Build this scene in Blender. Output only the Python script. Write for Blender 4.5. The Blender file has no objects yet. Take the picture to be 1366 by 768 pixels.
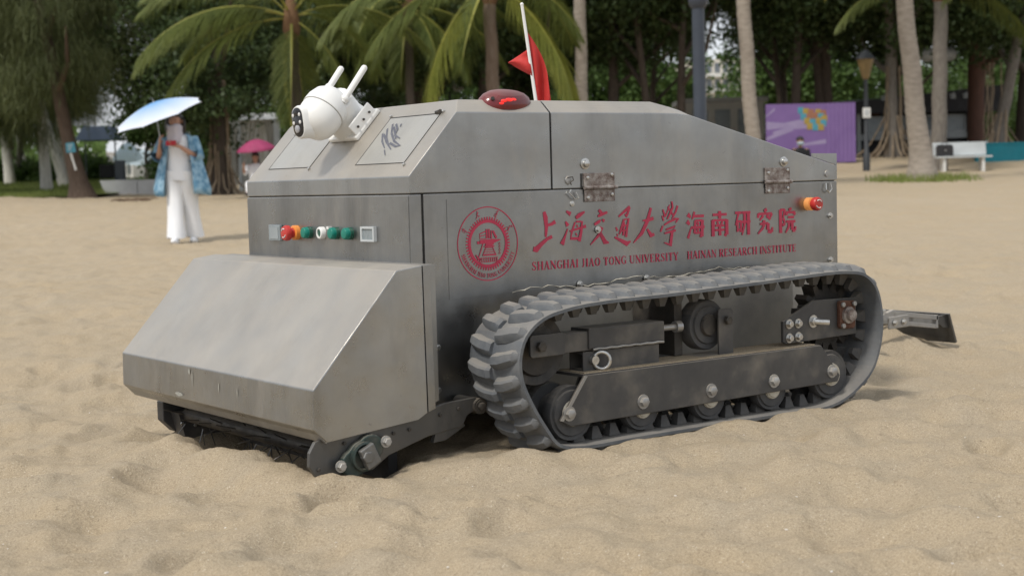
import bpy, bmesh, math, random
import numpy as np
from mathutils import Vector, Matrix, Euler

scene = bpy.context.scene
COL = scene.collection
random.seed(7)
rng = np.random.default_rng(11)
R = math.radians

# ------------------------------------------------------------------ camera
FPX = 2000.0                                   # focal length in photograph pixels (1366 wide)
CAM = Vector((-2.211, -3.516, 0.727))
YAW, PITCH, ROLL = R(54.02), R(4.055), R(-1.576)
FW = Vector((math.cos(PITCH)*math.cos(YAW), math.cos(PITCH)*math.sin(YAW), -math.sin(PITCH)))
_r = FW.cross(Vector((0, 0, 1))).normalized()
_u = _r.cross(FW)
RT = math.cos(ROLL)*_r + math.sin(ROLL)*_u
UP = -math.sin(ROLL)*_r + math.cos(ROLL)*_u
cam_data = bpy.data.cameras.new('camera')
cam = bpy.data.objects.new('camera', cam_data)
COL.objects.link(cam)
Mc = Matrix((RT, UP, -FW)).transposed().to_4x4()
Mc.translation = CAM
cam.matrix_world = Mc
cam_data.sensor_width = 36.0
cam_data.lens = FPX/1366*36.0
cam_data.clip_start = 0.05
cam_data.clip_end = 3000
cam_data.dof.use_dof = True
cam_data.dof.focus_distance = 4.4
cam_data.dof.aperture_fstop = 5.0
scene.camera = cam

# ------------------------------------------------------------------ sky and sun (bright hazy overcast)
FH = Vector((math.cos(YAW), math.sin(YAW), 0))          # level forward
RH = Vector((math.sin(YAW), -math.cos(YAW), 0))         # level right
SUN_TO = (-RH*0.46 - FH*0.54 + Vector((0, 0, 0.98))).normalized()
sun_el = math.asin(SUN_TO.z)
sun_az = math.atan2(SUN_TO.x, SUN_TO.y)                 # clockwise from +Y
world = bpy.data.worlds.new('World')
scene.world = world
world.use_nodes = True
wn = world.node_tree
for n in list(wn.nodes): wn.nodes.remove(n)
w_out = wn.nodes.new('ShaderNodeOutputWorld')
w_bg = wn.nodes.new('ShaderNodeBackground'); w_bg.inputs['Strength'].default_value = 0.10
w_sky = wn.nodes.new('ShaderNodeTexSky'); w_sky.sky_type = 'NISHITA'; w_sky.sun_disc = False
w_sky.sun_elevation = sun_el; w_sky.sun_rotation = sun_az
w_sky.dust_density = 3.0; w_sky.air_density = 1.0
w_co = wn.nodes.new('ShaderNodeTexCoord')
w_no = wn.nodes.new('ShaderNodeTexNoise'); w_no.inputs['Scale'].default_value = 2.2; w_no.inputs['Detail'].default_value = 6
w_ra = wn.nodes.new('ShaderNodeMapRange'); w_ra.inputs[1].default_value = 0.35; w_ra.inputs[2].default_value = 0.65
w_ra.inputs[3].default_value = 0.60; w_ra.inputs[4].default_value = 0.95
w_mix = wn.nodes.new('ShaderNodeMix'); w_mix.data_type = 'RGBA'
w_mix.inputs[7].default_value = (7.6, 7.9, 8.3, 1)      # bright cloud veil
wn.links.new(w_co.outputs['Generated'], w_no.inputs['Vector'])
wn.links.new(w_no.outputs['Fac'], w_ra.inputs[0])
wn.links.new(w_ra.outputs[0], w_mix.inputs[0])
wn.links.new(w_sky.outputs[0], w_mix.inputs[6])
wn.links.new(w_mix.outputs[2], w_bg.inputs['Color'])
wn.links.new(w_bg.outputs[0], w_out.inputs['Surface'])
sd = bpy.data.lights.new('sun', 'SUN'); sd.energy = 2.1; sd.angle = R(9); sd.color = (1, 0.95, 0.87)
sun = bpy.data.objects.new('sun', sd); COL.objects.link(sun)
sun.rotation_euler = SUN_TO.to_track_quat('Z', 'Y').to_euler()
scene.view_settings.view_transform = 'Standard'
scene.view_settings.look = 'None'
scene.view_settings.gamma = 1.0
scene.view_settings.exposure = 0.25
scene.cycles.max_bounces = 6
scene.cycles.transparent_max_bounces = 12

# ------------------------------------------------------------------ helpers
WP = {}

def tag(o, label=None, cat=None, group=None, kind=None):
    if label: o['label'] = label
    if cat: o['category'] = cat
    if group: o['group'] = group
    if kind: o['kind'] = kind
    return o

def link(o, origin, parent=None):
    COL.objects.link(o)
    WP[o] = Vector(origin)
    if parent is not None:
        o.parent = parent
        o.location = WP[o] - WP[parent]
    else:
        o.location = WP[o]
    return o

def empty(name, loc, label, cat, group=None):
    o = bpy.data.objects.new(name, None)
    o.empty_display_size = 0.1
    link(o, loc)
    return tag(o, label, cat, group)

def frame_of(d):
    d = Vector(d).normalized()
    a = Vector((0, 0, 1)) if abs(d.z) < 0.9 else Vector((1, 0, 0))
    x = a.cross(d).normalized()
    return x, d.cross(x)

class MB:
    def __init__(s): s.v = []; s.f = []; s.m = []
    def add(s, vs, fs, mi=0):
        b = len(s.v)
        s.v += [tuple(p) for p in vs]
        s.f += [tuple(b+i for i in q) for q in fs]
        s.m += [mi]*len(fs)
        return s
    def box(s, x0, x1, y0, y1, z0, z1, mi=0):
        return s.add([(x0,y0,z0),(x1,y0,z0),(x1,y1,z0),(x0,y1,z0),(x0,y0,z1),(x1,y0,z1),(x1,y1,z1),(x0,y1,z1)],
                     [(0,3,2,1),(4,5,6,7),(0,1,5,4),(1,2,6,5),(2,3,7,6),(3,0,4,7)], mi)
    def obox(s, c, ax, ay, az, mi=0):                     # centre and three half-axis vectors
        c = Vector(c); ax = Vector(ax); ay = Vector(ay); az = Vector(az)
        vs = [c+sx*ax+sy*ay+sz*az for sz in (-1,1) for sx, sy in ((-1,-1),(1,-1),(1,1),(-1,1))]
        return s.add(vs, [(0,3,2,1),(4,5,6,7),(0,1,5,4),(1,2,6,5),(2,3,7,6),(3,0,4,7)], mi)
    def bar(s, p0, p1, w, h, upv=(0,0,1), mi=0):
        p0 = Vector(p0); p1 = Vector(p1); d = (p1-p0)/2
        side = d.cross(Vector(upv)).normalized()
        u = side.cross(d).normalized()
        return s.obox((p0+p1)/2, d, side*w/2, u*h/2, mi)
    def prism(s, poly, axis, a, b, mi=0):                 # polygon in the two other axes, extruded a..b
        n = len(poly)
        def P(p, t):
            return {'x': (t, p[0], p[1]), 'y': (p[0], t, p[1]), 'z': (p[0], p[1], t)}[axis]
        vs = [P(p, a) for p in poly]+[P(p, b) for p in poly]
        fs = [tuple(range(n)), tuple(range(2*n-1, n-1, -1))]
        fs += [(i, (i+1) % n, n+(i+1) % n, n+i) for i in range(n)]
        return s.add(vs, fs, mi)
    def loft(s, rings, close=True, caps=True, mi=0):      # rings of equal count
        n = len(rings[0]); vs = [p for r_ in rings for p in r_]; fs = []
        for k in range(len(rings)-1):
            for i in range(n if close else n-1):
                j = (i+1) % n
                fs.append((k*n+i, k*n+j, (k+1)*n+j, (k+1)*n+i))
        if caps and close:
            fs.append(tuple(range(n-1, -1, -1))); fs.append(tuple((len(rings)-1)*n+i for i in range(n)))
        return s.add(vs, fs, mi)
    def tube(s, pts, rad, n=8, mi=0, caps=True):
        pts = [Vector(p) for p in pts]
        if not hasattr(rad, '__len__'): rad = [rad]*len(pts)
        rings = []; x = None
        for i, p in enumerate(pts):
            d = (pts[min(i+1, len(pts)-1)]-pts[max(i-1, 0)]).normalized()
            if x is None: x, y = frame_of(d)
            else:
                x = (x-d*x.dot(d)).normalized(); y = d.cross(x)
            rings.append([p+(x*math.cos(2*math.pi*k/n)+y*math.sin(2*math.pi*k/n))*rad[i] for k in range(n)])
        return s.loft(rings, True, caps, mi)
    def cyl(s, p0, p1, r0, r1=None, n=16, mi=0):
        return s.tube([p0, p1], [r0, r0 if r1 is None else r1], n, mi)
    def lathe(s, prof, org, ax, n=20, mi=0):              # prof: (radius, height)
        x, y = frame_of(ax); ax = Vector(ax).normalized(); org = Vector(org)
        rings = [[org+ax*h+(x*math.cos(2*math.pi*k/n)+y*math.sin(2*math.pi*k/n))*max(r_, 1e-4) for k in range(n)] for r_, h in prof]
        return s.loft(rings, True, True, mi)
    def ell(s, c, rx, ry, rz, nu=14, nv=8, mi=0, M=None):
        rings = []
        for j in range(nv+1):
            t = -math.pi/2+math.pi*j/nv
            ring = []
            for i in range(nu):
                a = 2*math.pi*i/nu
                p = Vector((rx*math.cos(t)*math.cos(a)+(1e-5*math.cos(a)), ry*math.cos(t)*math.sin(a)+(1e-5*math.sin(a)), rz*math.sin(t)))
                if M is not None: p = M @ p
                ring.append(Vector(c)+p)
            rings.append(ring)
        return s.loft(rings, True, True, mi)
    def hexbolt(s, p, ax, r, h, washer=True, mi=0):
        p = Vector(p); ax = Vector(ax).normalized()
        if washer: s.cyl(p, p+ax*h*0.22, r*1.45, n=14, mi=mi)
        s.tube([p+ax*h*0.2, p+ax*h*0.9, p+ax*h], [r, r, r*0.82], 6, mi)
        return s
    def build(s, name, mat, parent=None, smooth=None, bevel=0, label=None, origin=None, recalc=True, kind=None):
        vs = [Vector(p) for p in s.v]
        if origin is None:
            lo = Vector([min(p[i] for p in vs) for i in range(3)]); hi = Vector([max(p[i] for p in vs) for i in range(3)])
            origin = (lo+hi)/2
            if parent is None: origin.z = lo.z
        origin = Vector(origin)
        me = bpy.data.meshes.new(name)
        me.from_pydata([tuple(p-origin) for p in vs], [], s.f)
        mats = mat if isinstance(mat, (list, tuple)) else [mat]
        for m_ in mats: me.materials.append(m_)
        if len(mats) > 1: me.polygons.foreach_set('material_index', s.m)
        if recalc:
            bm = bmesh.new(); bm.from_mesh(me)
            bmesh.ops.recalc_face_normals(bm, faces=bm.faces[:])
            bm.to_mesh(me); bm.free()
        if smooth is not None:
            me.polygons.foreach_set('use_smooth', [True]*len(me.polygons))
            me.set_sharp_from_angle(angle=R(smooth))
        me.update()
        o = bpy.data.objects.new(name, me)
        link(o, origin, parent)
        if bevel:
            b = o.modifiers.new('Bevel', 'BEVEL'); b.width = bevel; b.segments = 2; b.limit_method = 'ANGLE'; b.angle_limit = R(28)
        if label: o['label'] = label
        if kind: o['kind'] = kind
        return o

def quad_mesh(name, P, mats, origin=(0,0,0), midx=None):
    """P: (n,4,3) array of quads -> mesh"""
    n = len(P)
    me = bpy.data.meshes.new(name)
    me.vertices.add(4*n); me.loops.add(4*n); me.polygons.add(n)
    me.vertices.foreach_set('co', (P.reshape(-1, 3)-np.array(origin)).astype(np.float32).ravel())
    me.loops.foreach_set('vertex_index', np.arange(4*n, dtype=np.int32))
    me.polygons.foreach_set('loop_start', np.arange(0, 4*n, 4, dtype=np.int32))
    for m_ in mats: me.materials.append(m_)
    if midx is not None: me.polygons.foreach_set('material_index', midx)
    me.update(calc_edges=True)
    return me

# ------------------------------------------------------------------ materials
def nodes_of(name):
    m = bpy.data.materials.new(name); m.use_nodes = True
    return m, m.node_tree, m.node_tree.nodes['Principled BSDF']

def mixrgb(nt, fac, a, b):
    n = nt.nodes.new('ShaderNodeMix'); n.data_type = 'RGBA'
    for sock, val in ((0, fac), (6, a), (7, b)):
        if isinstance(val, bpy.types.NodeSocket): nt.links.new(val, n.inputs[sock])
        elif sock == 0: n.inputs[0].default_value = val
        else: n.inputs[sock].default_value = (*val, 1)
    return n.outputs[2]

def noise(nt, scale, detail=4, coord='Object', stretch=None, rough=0.55):
    tc = nt.nodes.new('ShaderNodeTexCoord')
    n = nt.nodes.new('ShaderNodeTexNoise'); n.inputs['Scale'].default_value = scale
    n.inputs['Detail'].default_value = detail; n.inputs['Roughness'].default_value = rough
    src = tc.outputs[coord] if coord != 'Position' else nt.nodes.new('ShaderNodeNewGeometry').outputs['Position']
    if stretch:
        mp = nt.nodes.new('ShaderNodeMapping'); mp.inputs['Scale'].default_value = stretch
        nt.links.new(src, mp.inputs['Vector']); src = mp.outputs[0]
    nt.links.new(src, n.inputs['Vector'])
    return n.outputs['Fac']

def ramp(nt, fac, a, b, lo=0.0, hi=1.0):
    n = nt.nodes.new('ShaderNodeMapRange'); n.inputs[1].default_value = a; n.inputs[2].default_value = b
    n.inputs[3].default_value = lo; n.inputs[4].default_value = hi
    nt.links.new(fac, n.inputs[0]); return n.outputs[0]

def math_(nt, op, a, b):
    n = nt.nodes.new('ShaderNodeMath'); n.operation = op
    for i, val in enumerate((a, b)):
        if isinstance(val, bpy.types.NodeSocket): nt.links.new(val, n.inputs[i])
        else: n.inputs[i].default_value = val
    return n.outputs[0]

def bump(nt, bsdf, h, strength, dist):
    b = nt.nodes.new('ShaderNodeBump'); b.inputs['Strength'].default_value = strength; b.inputs['Distance'].default_value = dist
    nt.links.new(h, b.inputs['Height']); nt.links.new(b.outputs[0], bsdf.inputs['Normal'])

SAND_DUST = (0.42, 0.365, 0.29)

def simple(name, c1, c2=None, scale=6, rough=0.6, metal=0.0, bmp=0.0, dust=0.0, stretch=None, spec=None, coord='Object'):
    m, nt, b = nodes_of(name)
    c2 = c2 or tuple(x*0.75 for x in c1)
    f = ramp(nt, noise(nt, scale, 5, coord, stretch), 0.3, 0.7)
    col = mixrgb(nt, f, c1, c2)
    ro = ramp(nt, noise(nt, scale*3, 3, coord, stretch), 0.3, 0.7, rough*0.85, min(1, rough*1.15))
    me_ = None
    if dust:
        g = nt.nodes.new('ShaderNodeNewGeometry'); sx = nt.nodes.new('ShaderNodeSeparateXYZ')
        nt.links.new(g.outputs['True Normal'], sx.inputs[0])
        up = ramp(nt, sx.outputs['Z'], 0.35, 0.95)
        dn = ramp(nt, noise(nt, scale*1.6, 6, coord), 0.25, 0.75, 0.45, 1.0)
        sp = ramp(nt, noise(nt, scale*0.9, 6, coord), 0.52, 0.8, 0, 0.35)
        dm = math_(nt, 'MULTIPLY', math_(nt, 'MAXIMUM', math_(nt, 'MULTIPLY', up, dn), sp), dust)
        col = mixrgb(nt, dm, col, SAND_DUST)
        if metal:
            mm = math_(nt, 'MULTIPLY', math_(nt, 'SUBTRACT', 1.0, dm), metal)
            nt.links.new(mm, b.inputs['Metallic'])
    elif metal: b.inputs['Metallic'].default_value = metal
    if metal and not dust: b.inputs['Metallic'].default_value = metal
    nt.links.new(col, b.inputs['Base Color']); nt.links.new(ro, b.inputs['Roughness'])
    if spec is not None: b.inputs['Specular IOR Level'].default_value = spec
    if bmp: bump(nt, b, noise(nt, scale*4, 5, coord, stretch), bmp, 0.01)
    return m

def steel_mat(name, base, dark, metal, rough, dust, brush=(1, 60, 1)):
    m, nt, b = nodes_of(name)
    blot = ramp(nt, noise(nt, 3.2, 7, 'Position', None, 0.62), 0.32, 0.70)
    col = mixrgb(nt, blot, base, dark)
    smear = ramp(nt, noise(nt, 5.0, 6, 'Position', (1.0, 1.0, 0.30), 0.65), 0.50, 0.76, 0, 0.50)
    col = mixrgb(nt, smear, col, tuple(x*0.62 for x in dark))
    spots = ramp(nt, noise(nt, 42, 3, 'Position'), 0.69, 0.78, 0, 0.35)
    col = mixrgb(nt, spots, col, (0.10, 0.095, 0.085))
    g = nt.nodes.new('ShaderNodeNewGeometry'); sx = nt.nodes.new('ShaderNodeSeparateXYZ')
    nt.links.new(g.outputs['True Normal'], sx.inputs[0])
    up = ramp(nt, sx.outputs['Z'], 0.25, 0.75)
    dn = ramp(nt, noise(nt, 4.5, 8, 'Position', None, 0.65), 0.28, 0.72, 0.62, 1.0)
    wisps = ramp(nt, noise(nt, 8, 8, 'Position', (1, 1, 0.28), 0.72), 0.52, 0.76, 0, 0.42)
    dm = math_(nt, 'MULTIPLY', math_(nt, 'MAXIMUM', math_(nt, 'MULTIPLY', up, dn), wisps), dust)
    col = mixrgb(nt, dm, col, SAND_DUST)
    nt.links.new(col, b.inputs['Base Color'])
    nt.links.new(math_(nt, 'MULTIPLY', math_(nt, 'SUBTRACT', 1.0, dm), metal), b.inputs['Metallic'])
    ro = ramp(nt, noise(nt, 9, 7, 'Position', None, 0.65), 0.3, 0.7, rough*0.7, rough*1.35)
    nt.links.new(math_(nt, 'MAXIMUM', ro, math_(nt, 'MULTIPLY', dm, 0.8)), b.inputs['Roughness'])
    h = noise(nt, 6, 3, 'Position', brush)
    wav = noise(nt, 2.2, 2, 'Position')
    bump(nt, b, math_(nt, 'ADD', math_(nt, 'MULTIPLY', h, 0.12), wav), 0.36, 0.03)
    return m

M = {}
M['steel'] = steel_mat('brushed_stainless_steel', (0.335, 0.338, 0.334), (0.225, 0.228, 0.228), 0.95, 0.33, 0.55)
M['steel_deck'] = steel_mat('dusty_stainless_steel', (0.40, 0.405, 0.40), (0.29, 0.295, 0.297), 0.94, 0.32, 0.74)
M['sealant'] = simple('dirty_sealant', (0.50, 0.47, 0.39), (0.36, 0.33, 0.27), 40, 0.8)
M['dusty_wall'] = simple('dust_caked_steel', (0.30, 0.285, 0.25), (0.17, 0.165, 0.155), 5, 0.75, 0.25, 0.1, 0.3)
M['shaft'] = simple('worn_shaft_steel', (0.23, 0.23, 0.225), (0.14, 0.14, 0.135), 30, 0.5, 0.7, 0.1, 0.2)
M['splash'] = simple('dried_pale_mud', (0.36, 0.36, 0.32), (0.27, 0.265, 0.24), 60, 0.9)
M['cover'] = steel_mat('grey_cover_sheet', (0.40, 0.415, 0.41), (0.36, 0.37, 0.365), 0.45, 0.36, 0.45)
M['steel_low'] = steel_mat('galvanised_steel', (0.45, 0.45, 0.44), (0.28, 0.28, 0.28), 0.7, 0.45, 0.9)
M['gunmetal'] = steel_mat('dull_dark_steel', (0.145, 0.145, 0.142), (0.085, 0.085, 0.085), 0.75, 0.42, 0.30)
M['bright'] = simple('bright_zinc', (0.66, 0.66, 0.64), (0.42, 0.41, 0.39), 60, 0.35, 0.9)
M['black_steel'] = simple('black_painted_steel', (0.050, 0.050, 0.052), (0.085, 0.083, 0.080), 9, 0.50, 0.25, 0.04, 0.75)
M['dark_iron'] = simple('dark_iron', (0.035, 0.034, 0.033), (0.075, 0.066, 0.056), 14, 0.55, 0.4, 0.1, 0.45)
M['rubber'] = simple('dusty_rubber', (0.078, 0.088, 0.102), (0.140, 0.148, 0.155), 9, 0.70, 0, 0.25, 0.45)
M['rubber_dark'] = simple('dark_rubber', (0.045, 0.046, 0.049), (0.085, 0.083, 0.080), 14, 0.70, 0, 0.12, 0.40)
M['rust'] = simple('rusted_steel', (0.115, 0.070, 0.055), (0.40, 0.37, 0.345), 48, 0.6, 0.45, 0.4, 0.12)
M['rust_dark'] = simple('brown_rusty_iron', (0.085, 0.035, 0.022), (0.17, 0.085, 0.055), 90, 0.8, 0.3, 0.4, 0.2)
M['green_iron'] = simple('dark_green_cast_iron', (0.022, 0.045, 0.040), (0.05, 0.058, 0.052), 25, 0.5, 0.2, 0.1, 0.35)
M['white_plastic'] = simple('white_plastic', (0.80, 0.80, 0.78), (0.74, 0.74, 0.72), 5, 0.35, 0, 0, 0.10)
M['black_gloss'] = simple('glossy_black_plastic', (0.012, 0.012, 0.014), (0.02, 0.02, 0.022), 20, 0.15)
M['lens'] = simple('grey_glass_lens', (0.25, 0.25, 0.27), (0.45, 0.45, 0.47), 200, 0.2)
M['red_plastic'] = simple('red_plastic', (0.56, 0.035, 0.028), (0.42, 0.03, 0.025), 30, 0.35)
M['green_plastic'] = simple('green_plastic', (0.0, 0.215, 0.155), (0.0, 0.165, 0.125), 30, 0.35)
M['dark_green_plastic'] = simple('dark_green_plastic', (0.01, 0.07, 0.045), (0.015, 0.09, 0.06), 30, 0.35)
M['orange_plastic'] = simple('orange_plastic', (0.85, 0.33, 0.07), (0.75, 0.25, 0.05), 30, 0.4)
M['grey_plastic'] = simple('grey_blue_plastic', (0.26, 0.30, 0.32), (0.20, 0.235, 0.25), 120, 0.25)
M['print_white'] = simple('white_print', (0.75, 0.74, 0.72), None, 30, 0.6)
M['print_red'] = simple('red_print', (0.46, 0.026, 0.070), (0.36, 0.028, 0.062), 22, 0.55)
M['graffiti'] = simple('grey_marker_scribble', (0.085, 0.09, 0.115), (0.14, 0.145, 0.17), 50, 0.6)
M['flag'] = simple('red_cloth', (0.50, 0.030, 0.026), (0.42, 0.026, 0.022), 8, 0.8)
M['gap'] = simple('dark_gap', (0.02, 0.02, 0.02), (0.03, 0.028, 0.025), 40, 0.9)

def lens_red():
    m, nt, b = nodes_of('red_lamp_lens')
    f = ramp(nt, noise(nt, 16, 4, 'Object'), 0.35, 0.7)
    col = mixrgb(nt, f, (0.16, 0.014, 0.016), (0.09, 0.012, 0.014))
    g = nt.nodes.new('ShaderNodeNewGeometry'); sx = nt.nodes.new('ShaderNodeSeparateXYZ')
    nt.links.new(g.outputs['True Normal'], sx.inputs[0])
    dm = math_(nt, 'MULTIPLY', ramp(nt, sx.outputs['Z'], 0.3, 1.0), ramp(nt, noise(nt, 20, 6, 'Object'), 0.3, 0.7, 0.25, 0.6))
    col = mixrgb(nt, dm, col, (0.25, 0.16, 0.145))
    nt.links.new(col, b.inputs['Base Color']); nt.links.new(math_(nt, 'ADD', math_(nt, 'MULTIPLY', dm, 0.7), 0.18), b.inputs['Roughness'])
    b.inputs['Coat Weight'].default_value = 0.12
    return m
M['red_lens'] = lens_red()

def glow_mat(name, col, strength, base, patchy=False):
    m, nt, b = nodes_of(name)
    f = ramp(nt, noise(nt, 30, 3, 'Object'), 0.3, 0.7)
    nt.links.new(mixrgb(nt, f, base, tuple(x*0.8 for x in base)), b.inputs['Base Color'])
    b.inputs['Emission Color'].default_value = (*col, 1); b.inputs['Emission Strength'].default_value = strength
    if patchy: nt.links.new(ramp(nt, noise(nt, 90, 3, 'Object'), 0.3, 0.65, strength*0.25, strength), b.inputs['Emission Strength'])
    return m
M['lit_red'] = glow_mat('lit_red_bulb', (1.0, 0.03, 0.02), 1.0, (0.5, 0.02, 0.02), True)
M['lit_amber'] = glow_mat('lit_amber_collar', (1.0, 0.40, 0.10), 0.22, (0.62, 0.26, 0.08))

def sand_mat():
    m, nt, b = nodes_of('beach_sand')
    big = ramp(nt, noise(nt, 0.9, 7, 'Position', None, 0.6), 0.32, 0.68)
    col = mixrgb(nt, big, (0.435, 0.335, 0.215), (0.460, 0.380, 0.280))
    pat = ramp(nt, noise(nt, 3.6, 5, 'Position', None, 0.6), 0.46, 0.66, 0, 0.55)
    col = mixrgb(nt, pat, col, (0.375, 0.322, 0.245))
    mid = ramp(nt, noise(nt, 6.0, 6, 'Position', None, 0.65), 0.42, 0.70, 0, 0.45)
    col = mixrgb(nt, mid, col, (0.48, 0.365, 0.215))
    gr = ramp(nt, noise(nt, 260, 3, 'Position', None, 0.8), 0.30, 0.70)
    col2 = mixrgb(nt, gr, (0.15, 0.12, 0.08), (0.58, 0.485, 0.35))
    col = mixrgb(nt, 0.55, col, col2)
    gr2 = ramp(nt, noise(nt, 95, 4, 'Position', None, 0.8), 0.56, 0.70, 0, 0.8)
    col = mixrgb(nt, gr2, col, (0.20, 0.155, 0.105))
    gr3 = ramp(nt, noise(nt, 140, 3, 'Position', None, 0.8), 0.62, 0.72, 0, 0.85)
    col = mixrgb(nt, gr3, col, (0.72, 0.65, 0.53))
    nt.links.new(col, b.inputs['Base Color'])
    b.inputs['Roughness'].default_value = 0.95; b.inputs['Specular IOR Level'].default_value = 0.15
    h1 = noise(nt, 180, 4, 'Position', None, 0.8); h2 = noise(nt, 26, 6, 'Position', None, 0.7)
    h = math_(nt, 'ADD', math_(nt, 'MULTIPLY', h1, 0.35), h2)
    bump(nt, b, h, 0.70, 0.016)
    return m
M['sand'] = sand_mat()

def leaf_mat(name, c1, c2, trans=0.3, scale=1.2):
    m, nt, b = nodes_of(name)
    f = ramp(nt, noise(nt, scale, 3, 'Position'), 0.3, 0.7)
    f2 = ramp(nt, noise(nt, 21, 2, 'Position'), 0.3, 0.7)
    col = mixrgb(nt, f, c1, c2)
    col = mixrgb(nt, math_(nt, 'MULTIPLY', f2, 0.45), col, tuple(min(1, x*1.7+0.006) for x in c2))
    nt.links.new(col, b.inputs['Base Color']); b.inputs['Roughness'].default_value = 0.55
    b.inputs['Specular IOR Level'].default_value = 0.3
    t = nt.nodes.new('ShaderNodeBsdfTranslucent'); nt.links.new(col, t.inputs['Color'])
    mx = nt.nodes.new('ShaderNodeMixShader'); mx.inputs[0].default_value = trans
    nt.links.new(b.outputs[0], mx.inputs[1]); nt.links.new(t.outputs[0], mx.inputs[2])
    nt.links.new(mx.outputs[0], nt.nodes['Material Output'].inputs['Surface'])
    return m
M['leaf_dark'] = leaf_mat('dark_leaves', (0.022, 0.040, 0.013), (0.045, 0.070, 0.020), 0.22)
M['leaf_mid'] = leaf_mat('mid_green_leaves', (0.050, 0.095, 0.024), (0.085, 0.14, 0.036), 0.35)
M['leaf_far'] = leaf_mat('far_leaves', (0.085, 0.15, 0.035), (0.13, 0.20, 0.055), 0.40, 0.5)
M['needles'] = leaf_mat('grey_green_needles', (0.062, 0.080, 0.032), (0.105, 0.122, 0.045), 0.35, 0.8)
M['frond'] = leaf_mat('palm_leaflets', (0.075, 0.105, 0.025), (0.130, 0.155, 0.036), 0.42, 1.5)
M['frond_bright'] = leaf_mat('sun_tinted_palm_leaflets', (0.150, 0.180, 0.032), (0.205, 0.215, 0.045), 0.45, 1.5)  # lighter copy of the leaflets, sunlight put into the colour
M['frond_yellow'] = leaf_mat('yellowing_palm_leaflets', (0.20, 0.20, 0.030), (0.24, 0.22, 0.04), 0.45, 1.5)
M['rachis'] = simple('palm_rachis', (0.32, 0.30, 0.055), (0.24, 0.25, 0.05), 6, 0.5)
M['grass'] = leaf_mat('grass_blades', (0.13, 0.185, 0.035), (0.20, 0.23, 0.07), 0.3, 2.0)
M['lawn'] = simple('lawn_soil', (0.15, 0.19, 0.05), (0.23, 0.22, 0.085), 1.5, 0.95, 0, 0.3, 0, None, 0.1)
M['bark_pale'] = simple('pale_palm_bark', (0.36, 0.315, 0.265), (0.24, 0.205, 0.17), 5, 0.9, 0, 0.5, 0, (1, 1, 3))
M['bark_dark'] = simple('dark_bark', (0.048, 0.036, 0.027), (0.088, 0.068, 0.053), 8, 0.95, 0, 0.8, 0, (3, 3, 0.5))
M['bark_brown'] = simple('brown_furrowed_bark', (0.13, 0.088, 0.062), (0.20, 0.155, 0.12), 9, 0.95, 0, 0.9, 0, (3, 3, 0.4))
M['bark_umber'] = simple('umber_furrowed_bark', (0.075, 0.05, 0.036), (0.135, 0.098, 0.072), 9, 0.95, 0, 0.9, 0, (3, 3, 0.4))
M['bark_white'] = simple('limewashed_bark', (0.66, 0.64, 0.60), (0.46, 0.44, 0.40), 7, 0.9, 0, 0.5, 0, (3, 3, 0.5))
M['bark_grey'] = simple('grey_bark', (0.20, 0.18, 0.155), (0.13, 0.115, 0.10), 7, 0.95, 0, 0.6, 0, (2, 2, 0.8))
M['root'] = simple('aerial_root', (0.30, 0.235, 0.165), (0.19, 0.145, 0.10), 9, 0.95, 0, 0.5)
M['fibre'] = simple('palm_fibre', (0.14, 0.07, 0.035), (0.20, 0.12, 0.06), 20, 0.95, 0, 0.8)
M['concrete'] = simple('grey_concrete', (0.60, 0.61, 0.62), (0.50, 0.51, 0.52), 3, 0.85, 0, 0.1)
M['slate_blue'] = simple('slate_blue_canvas', (0.19, 0.24, 0.33), (0.15, 0.20, 0.28), 2, 0.8)
M['pale_blue'] = simple('pale_blue_canvas', (0.48, 0.62, 0.72), (0.40, 0.55, 0.68), 2, 0.7)
def translucent(name, c, t_):
    m, nt, b = nodes_of(name)
    col = mixrgb(nt, ramp(nt, noise(nt, 3, 3), 0.3, 0.7), c, tuple(x*0.9 for x in c))
    nt.links.new(col, b.inputs['Base Color']); b.inputs['Roughness'].default_value = 0.8
    t = nt.nodes.new('ShaderNodeBsdfTranslucent'); nt.links.new(col, t.inputs['Color'])
    mx = nt.nodes.new('ShaderNodeMixShader'); mx.inputs[0].default_value = t_
    nt.links.new(b.outputs[0], mx.inputs[1]); nt.links.new(t.outputs[0], mx.inputs[2])
    nt.links.new(mx.outputs[0], nt.nodes['Material Output'].inputs['Surface'])
    return m
M['pale_blue'] = translucent('pale_blue_canvas_thin', (0.60, 0.74, 0.84), 0.55)
M['dark_grey'] = simple('dark_grey_paint', (0.085, 0.10, 0.12), (0.07, 0.08, 0.10), 4, 0.5)
M['post_grey'] = simple('blue_grey_lamp_paint', (0.042, 0.052, 0.070), (0.034, 0.042, 0.058), 3, 0.4, 0.1)
M['post_dark'] = simple('dark_lamp_paint', (0.025, 0.03, 0.036), (0.035, 0.038, 0.042), 5, 0.5)
M['purple'] = simple('purple_print', (0.205, 0.125, 0.33), (0.175, 0.105, 0.29), 2, 0.7)
M['lilac'] = simple('lilac_print', (0.33, 0.28, 0.44), (0.28, 0.22, 0.40), 3, 0.7)
M['teal'] = simple('teal_paint', (0.005, 0.20, 0.26), (0.008, 0.17, 0.225), 2, 0.7)
M['cyan_print'] = simple('cyan_print', (0.08, 0.33, 0.45), None, 4, 0.6)
M['orange_print'] = simple('orange_print', (0.36, 0.16, 0.10), None, 4, 0.6)
M['yellow_print'] = simple('yellow_print', (0.42, 0.30, 0.07), None, 4, 0.6)
M['white_paint'] = simple('white_paint', (0.72, 0.72, 0.70), (0.64, 0.64, 0.62), 4, 0.6)
M['pale_grey_paint'] = simple('pale_grey_paint', (0.52, 0.55, 0.56), (0.44, 0.47, 0.48), 3, 0.6)
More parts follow.
